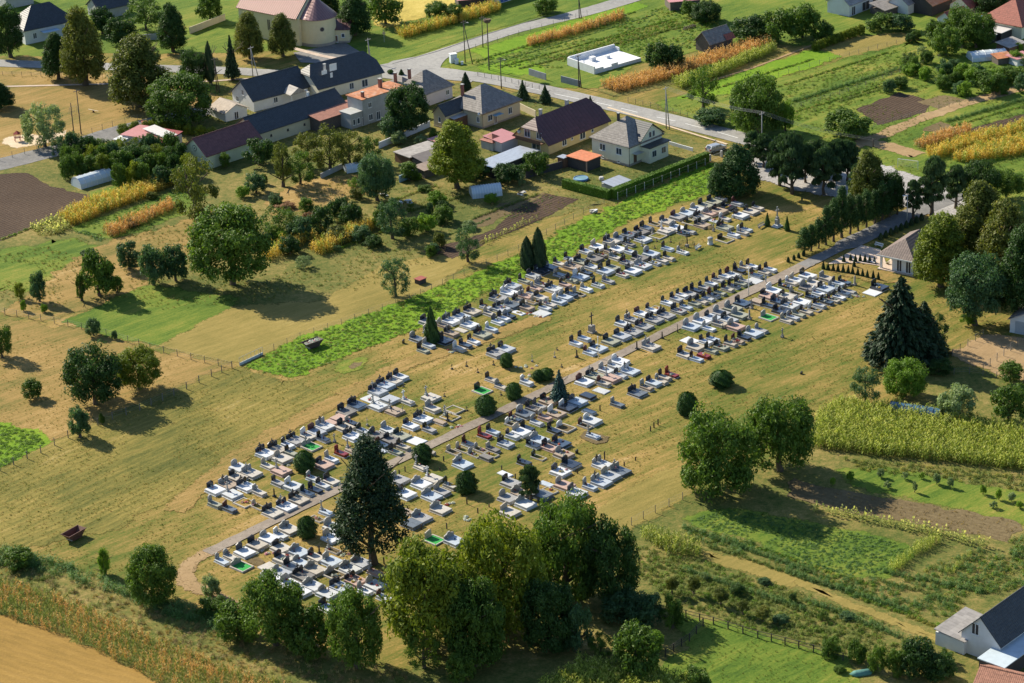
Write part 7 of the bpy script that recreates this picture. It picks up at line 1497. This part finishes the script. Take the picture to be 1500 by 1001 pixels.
# kiosk boxes at the road bend
for u, v, w_, h_, lb in ((664,92,1.6,2.4,'tall pale blue electricity cabinet at the road bend'), (669,94,.8,1.3,'small pale cabinet right of the tall one'), (677,95,.5,.9,'little white box beside the braced pole')):
    t = thing('electric_cabinet', lb, 'cabinet', G(u, v), math.radians(20)); MB().box(-w_/2, w_/2, -w_*.4, w_*.4, 0, h_-.12).build('body', mat('cabinet_blue', (.55, .63, .68), .08), t); MB().box(-w_/2-.1, w_/2+.1, -w_*.4-.1, w_*.4+.1, h_-.12, h_).build('lid', WHITE, t); MB().box(-w_*.4, w_*.4, -w_*.4-.03, -w_*.4-.003, .2, h_-.3).build('door', WHITE, t)
# playground, goal, swing frame, garden things
t = thing('play_tower', 'small red playground tower beside the willow', 'playground', G(26, 207), .4); RED = mat('play_red', (.35, .06, .05), .2)
for x in (-.6, .6):
    for y in (-.6, .6): MB().box(x-.05, x+.05, y-.05, y+.05, 0, 1.9).build('post', RED, t)
MB().box(-.65, .65, -.65, .65, .9, 1.0).build('platform', BROWNW, t); MB().lathe([(1.0, 1.85), (.02, 2.6)], 4).build('roof', RED, t)
MB().add([(.65, -.3, 1.0), (2.2, -.3, .1), (2.2, .3, .1), (.65, .3, 1.0), (.65, -.3, .94), (2.2, -.3, .04), (2.2, .3, .04), (.65, .3, .94)], [(0, 1, 2, 3), (7, 6, 5, 4), (0, 4, 5, 1), (2, 6, 7, 3), (1, 5, 6, 2), (0, 3, 7, 4)]).build('slide', RED, t)
t = thing('seesaw', 'pale plank seesaw on the playground lawn', 'playground', G(137, 165), math.radians(-35)); MB().box(-1.6, 1.6, -.12, .12, .55, .62).build('plank', mat('plank_pale', (.55, .46, .32), .1), t); MB().box(-.1, .1, -.2, .2, 0, .55).build('stand', BROWNW, t)
t = thing('swing_frame', 'yellowish climbing frame between lane and lawn', 'playground', G(108, 167), .6)
b = MB()
for x in (-1, 1): b.tube((x, -.6, 0), (x, 0, 1.8), .04, n=5).tube((x, .6, 0), (x, 0, 1.8), .04, n=5)
b.tube((-1, 0, 1.8), (1, 0, 1.8), .04, n=5).build('frame', mat('plank_pale', (.55, .46, .32)), t); MB().box(-.3, .3, -.12, .12, .5, .55).tube((-.28, 0, .55), (-.28, 0, 1.8), .015, n=3).tube((.28, 0, .55), (.28, 0, 1.8), .015, n=3).build('seat', BROWNW, t)
t = thing('goal_frame', 'white football goal frame behind the golden tree', 'goal', G(1315, 246), math.radians(-28))
b = MB(); b.tube((0, 0, 0), (0, 0, 2.1), .06, n=6).tube((4.6, 0, 0), (4.6, 0, 2.1), .06, n=6).tube((0, 0, 2.1), (4.6, 0, 2.1), .06, n=6).build('frame', WHITE, t)
b = MB()
for k in range(16): b.tube((4.6*k/15, 0, 2.1), (4.6*k/15, .9, 0), .012, n=3, cap=False)
for k in range(1, 7): b.tube((0, .9*k/7, 2.1*(1-k/7)), (4.6, .9*k/7, 2.1*(1-k/7)), .012, n=3, cap=False)
b.build('net', INS, t)
t = thing('tractor', 'small red tractor in the yard by the wine roof', 'tractor', G(216, 190), .3)
MB().box(-.4, 1.4, -.35, .35, .6, 1.2, .08).build('bonnet', RED, t); MB().box(-1.1, -.3, -.55, .55, .7, 1.0).build('seat', DARKW, t); MB().box(-1.2, .1, -.65, .65, 2.0, 2.1, .04).tube((-1.1, -.55, .9), (-1.1, -.55, 2.0), .04, n=4).tube((-1.1, .55, .9), (-1.1, .55, 2.0), .04, n=4).build('canopy', RED, t)
for x, y, r_ in ((-.8, -.8, .7), (-.8, .8, .7), (1.1, -.6, .42), (1.1, .6, .42)): MB().tube((x, y-.15, r_), (x, y+.15, r_), r_, n=14).build('wheel', TYRE, t)
t = thing('kayak', 'orange covered boat lying in the yard', 'boat', G(237, 201), .2)
MB().add([(-2.2, 0, .5), (-1, -.55, .6), (1, -.55, .6), (2.2, 0, .5), (1, .55, .6), (-1, .55, .6), (-1.6, 0, 0), (1.6, 0, 0), (0, 0, .95)], [(0, 1, 8), (1, 2, 8), (2, 3, 8), (3, 4, 8), (4, 5, 8), (5, 0, 8), (0, 6, 1), (1, 6, 7, 2), (2, 7, 3), (3, 7, 4), (4, 7, 6, 5), (5, 6, 0)]).build('hull', mat('boat_orange', (.62, .26, .04), .12), t, True)
t = thing('paddling_pool', 'round blue paddling pool behind the clipped hedge', 'pool', G(851, 263.5)); MB().lathe([(1.6, 0), (1.7, .25), (1.6, .5), (1.45, .5), (1.4, .3)], 20).build('wall', mat('pool_blue', (.08, .2, .38), .1), t, True); MB().lathe([(1.42, .28), (1.42, .4)], 20).build('water', glassmat('pool_water', (.2, .35, .42), .05), t)
t = thing('water_butt', 'pale water barrel beside the tin box', 'barrel', G(881, 265)); MB().lathe([(.45, 0), (.55, .4), (.5, .9), (.42, .92)], 12).build('body', CONC, t, True)
t = thing('rabbit_hutch', 'small dark red box in the straw meadow', 'hutch', G(616, 415), A1); MB().box(-.9, .9, -.7, .7, 0, 1.0).build('body', DARKW, t); MB().box(-1.05, 1.05, -.85, .85, 1.0, 1.1).build('roof', mat('hutch_red', (.28, .07, .05), .2), t)
t = thing('dinghy', 'covered green dinghy on the bottom right lawn', 'boat', G(1262, 988), .2); MB().add([(-1.9, 0, .35), (-1, -.7, .35), (1.2, -.7, .35), (1.9, 0, .35), (1.2, .7, .35), (-1, .7, .35), (-.8, 0, .85), (.9, 0, .8), (-1, -.6, 0), (1.2, -.6, 0), (1.2, .6, 0), (-1, .6, 0)], [(0, 1, 6), (1, 2, 7, 6), (2, 3, 7), (3, 4, 7), (4, 5, 6, 7), (5, 0, 6), (1, 0, 8), (1, 8, 9, 2), (2, 9, 3), (3, 10, 4), (4, 10, 11, 5), (5, 11, 0), (3, 9, 10), (0, 11, 8)]).build('tarpaulin', mat('tarp_green', (.08, .22, .19), .3, 2), t, True)
t = thing('garden_sign', 'round yellow traffic mirror post near the junction', 'sign', G(563, 62)); MB().tube((0, 0, 0), (0, 0, 3.2), .05, n=6).build('post', CONC, t); o = MB().lathe([(.45, 0), (.45, .06)], 14).build('disc', mat('sign_yellow', (.55, .42, .2), .15), t); o.location = (0, -.1, 2.4); o.rotation_euler = (math.pi/2, 0, 0)
t = thing('firewood_stack', 'brown firewood stack near the top right barn', 'stack', G(1010, 42), .7); 
for k in range(14): MB().tube((-2+.3*k, -.4, .2+.25*(k % 3)), (-2+.3*k, .4, .2+.25*(k % 3)), .15, n=7).build('log', WOODP, t)
t = thing('sheet_panel', 'white board leaning on the vine bush by the maize', 'board', G(664, 30), .5); MB().add([(-1.2, 0, .1), (1.2, 0, .1), (1.2, .6, 2.3), (-1.2, .6, 2.3), (-1.2, .06, .1), (1.2, .06, .1), (1.2, .66, 2.3), (-1.2, .66, 2.3)], [(0, 1, 2, 3), (7, 6, 5, 4), (0, 4, 5, 1), (2, 6, 7, 3), (1, 5, 6, 2), (0, 3, 7, 4)]).build('board', WHITE, t)
for i, (u, v) in enumerate(((870,312), (765,285), (600,297), (585,300), (560,288))):
    t = thing('junk_pile', '%s pale junk pile from left in the middle gardens' % ordn(sorted([870,765,600,585,560]).index(u)), 'pile', G(u, v), RNG.uniform(0, 3), 'junk piles')
    for k in range(5): o = MB().box(-.6, .6, -.3, .3, 0, .15).build('board', RNG.choice((CONC, WOODP, WHT)), t); o.location = (RNG.uniform(-.6, .6), RNG.uniform(-.6, .6), .05+k*.13); o.rotation_euler = (RNG.uniform(-.15, .15), RNG.uniform(-.15, .15), RNG.uniform(0, 3))
# the visitor on the path
b0 = G(1121.7, 414.5); bm = bpy.data.meshes.new('body')
J = [(0,0,.95,.15), (0,0,1.15,.15), (0,0,1.38,.16), (0,0,1.5,.06), (0,.02,1.66,.10), (-.1,0,.88,.095), (-.11,.06,.48,.065), (-.11,.0,.08,.05), (-.11,.16,.03,.045), (.1,0,.88,.095), (.12,-.1,.5,.065), (.12,-.16,.1,.05), (.12,0,.04,.045), (-.2,0,1.40,.06), (-.25,.03,1.12,.045), (-.22,.14,.9,.035), (.2,0,1.40,.06), (.25,-.03,1.12,.045), (.22,.1,.9,.035)]
bm.from_pydata([j[:3] for j in J], [(0,1), (1,2), (2,3), (3,4), (0,5), (5,6), (6,7), (7,8), (0,9), (9,10), (10,11), (11,12), (2,13), (13,14), (14,15), (2,16), (16,17), (17,18)], [])
bm.materials.append(mat('clothes_blue_grey', (.20, .25, .30), .2, 4))
o = link('person', bm, None, b0, 2.4); md = o.modifiers.new('skin', 'SKIN')
for v_, j in zip(bm.skin_vertices[0].data, J): v_.radius = (j[3], j[3])
bm.skin_vertices[0].data[0].use_root = True
o.modifiers.new('smooth', 'SUBSURF').levels = 1
tag(o, 'person in blue grey clothes walking on the cemetery path', 'person')
hd = MB().lathe([(.02, 1.56), (.08, 1.58), (.105, 1.68), (.09, 1.77), (.02, 1.8)], 10).build('hair', mat('hair_dark', (.05, .035, .03), .2), o)
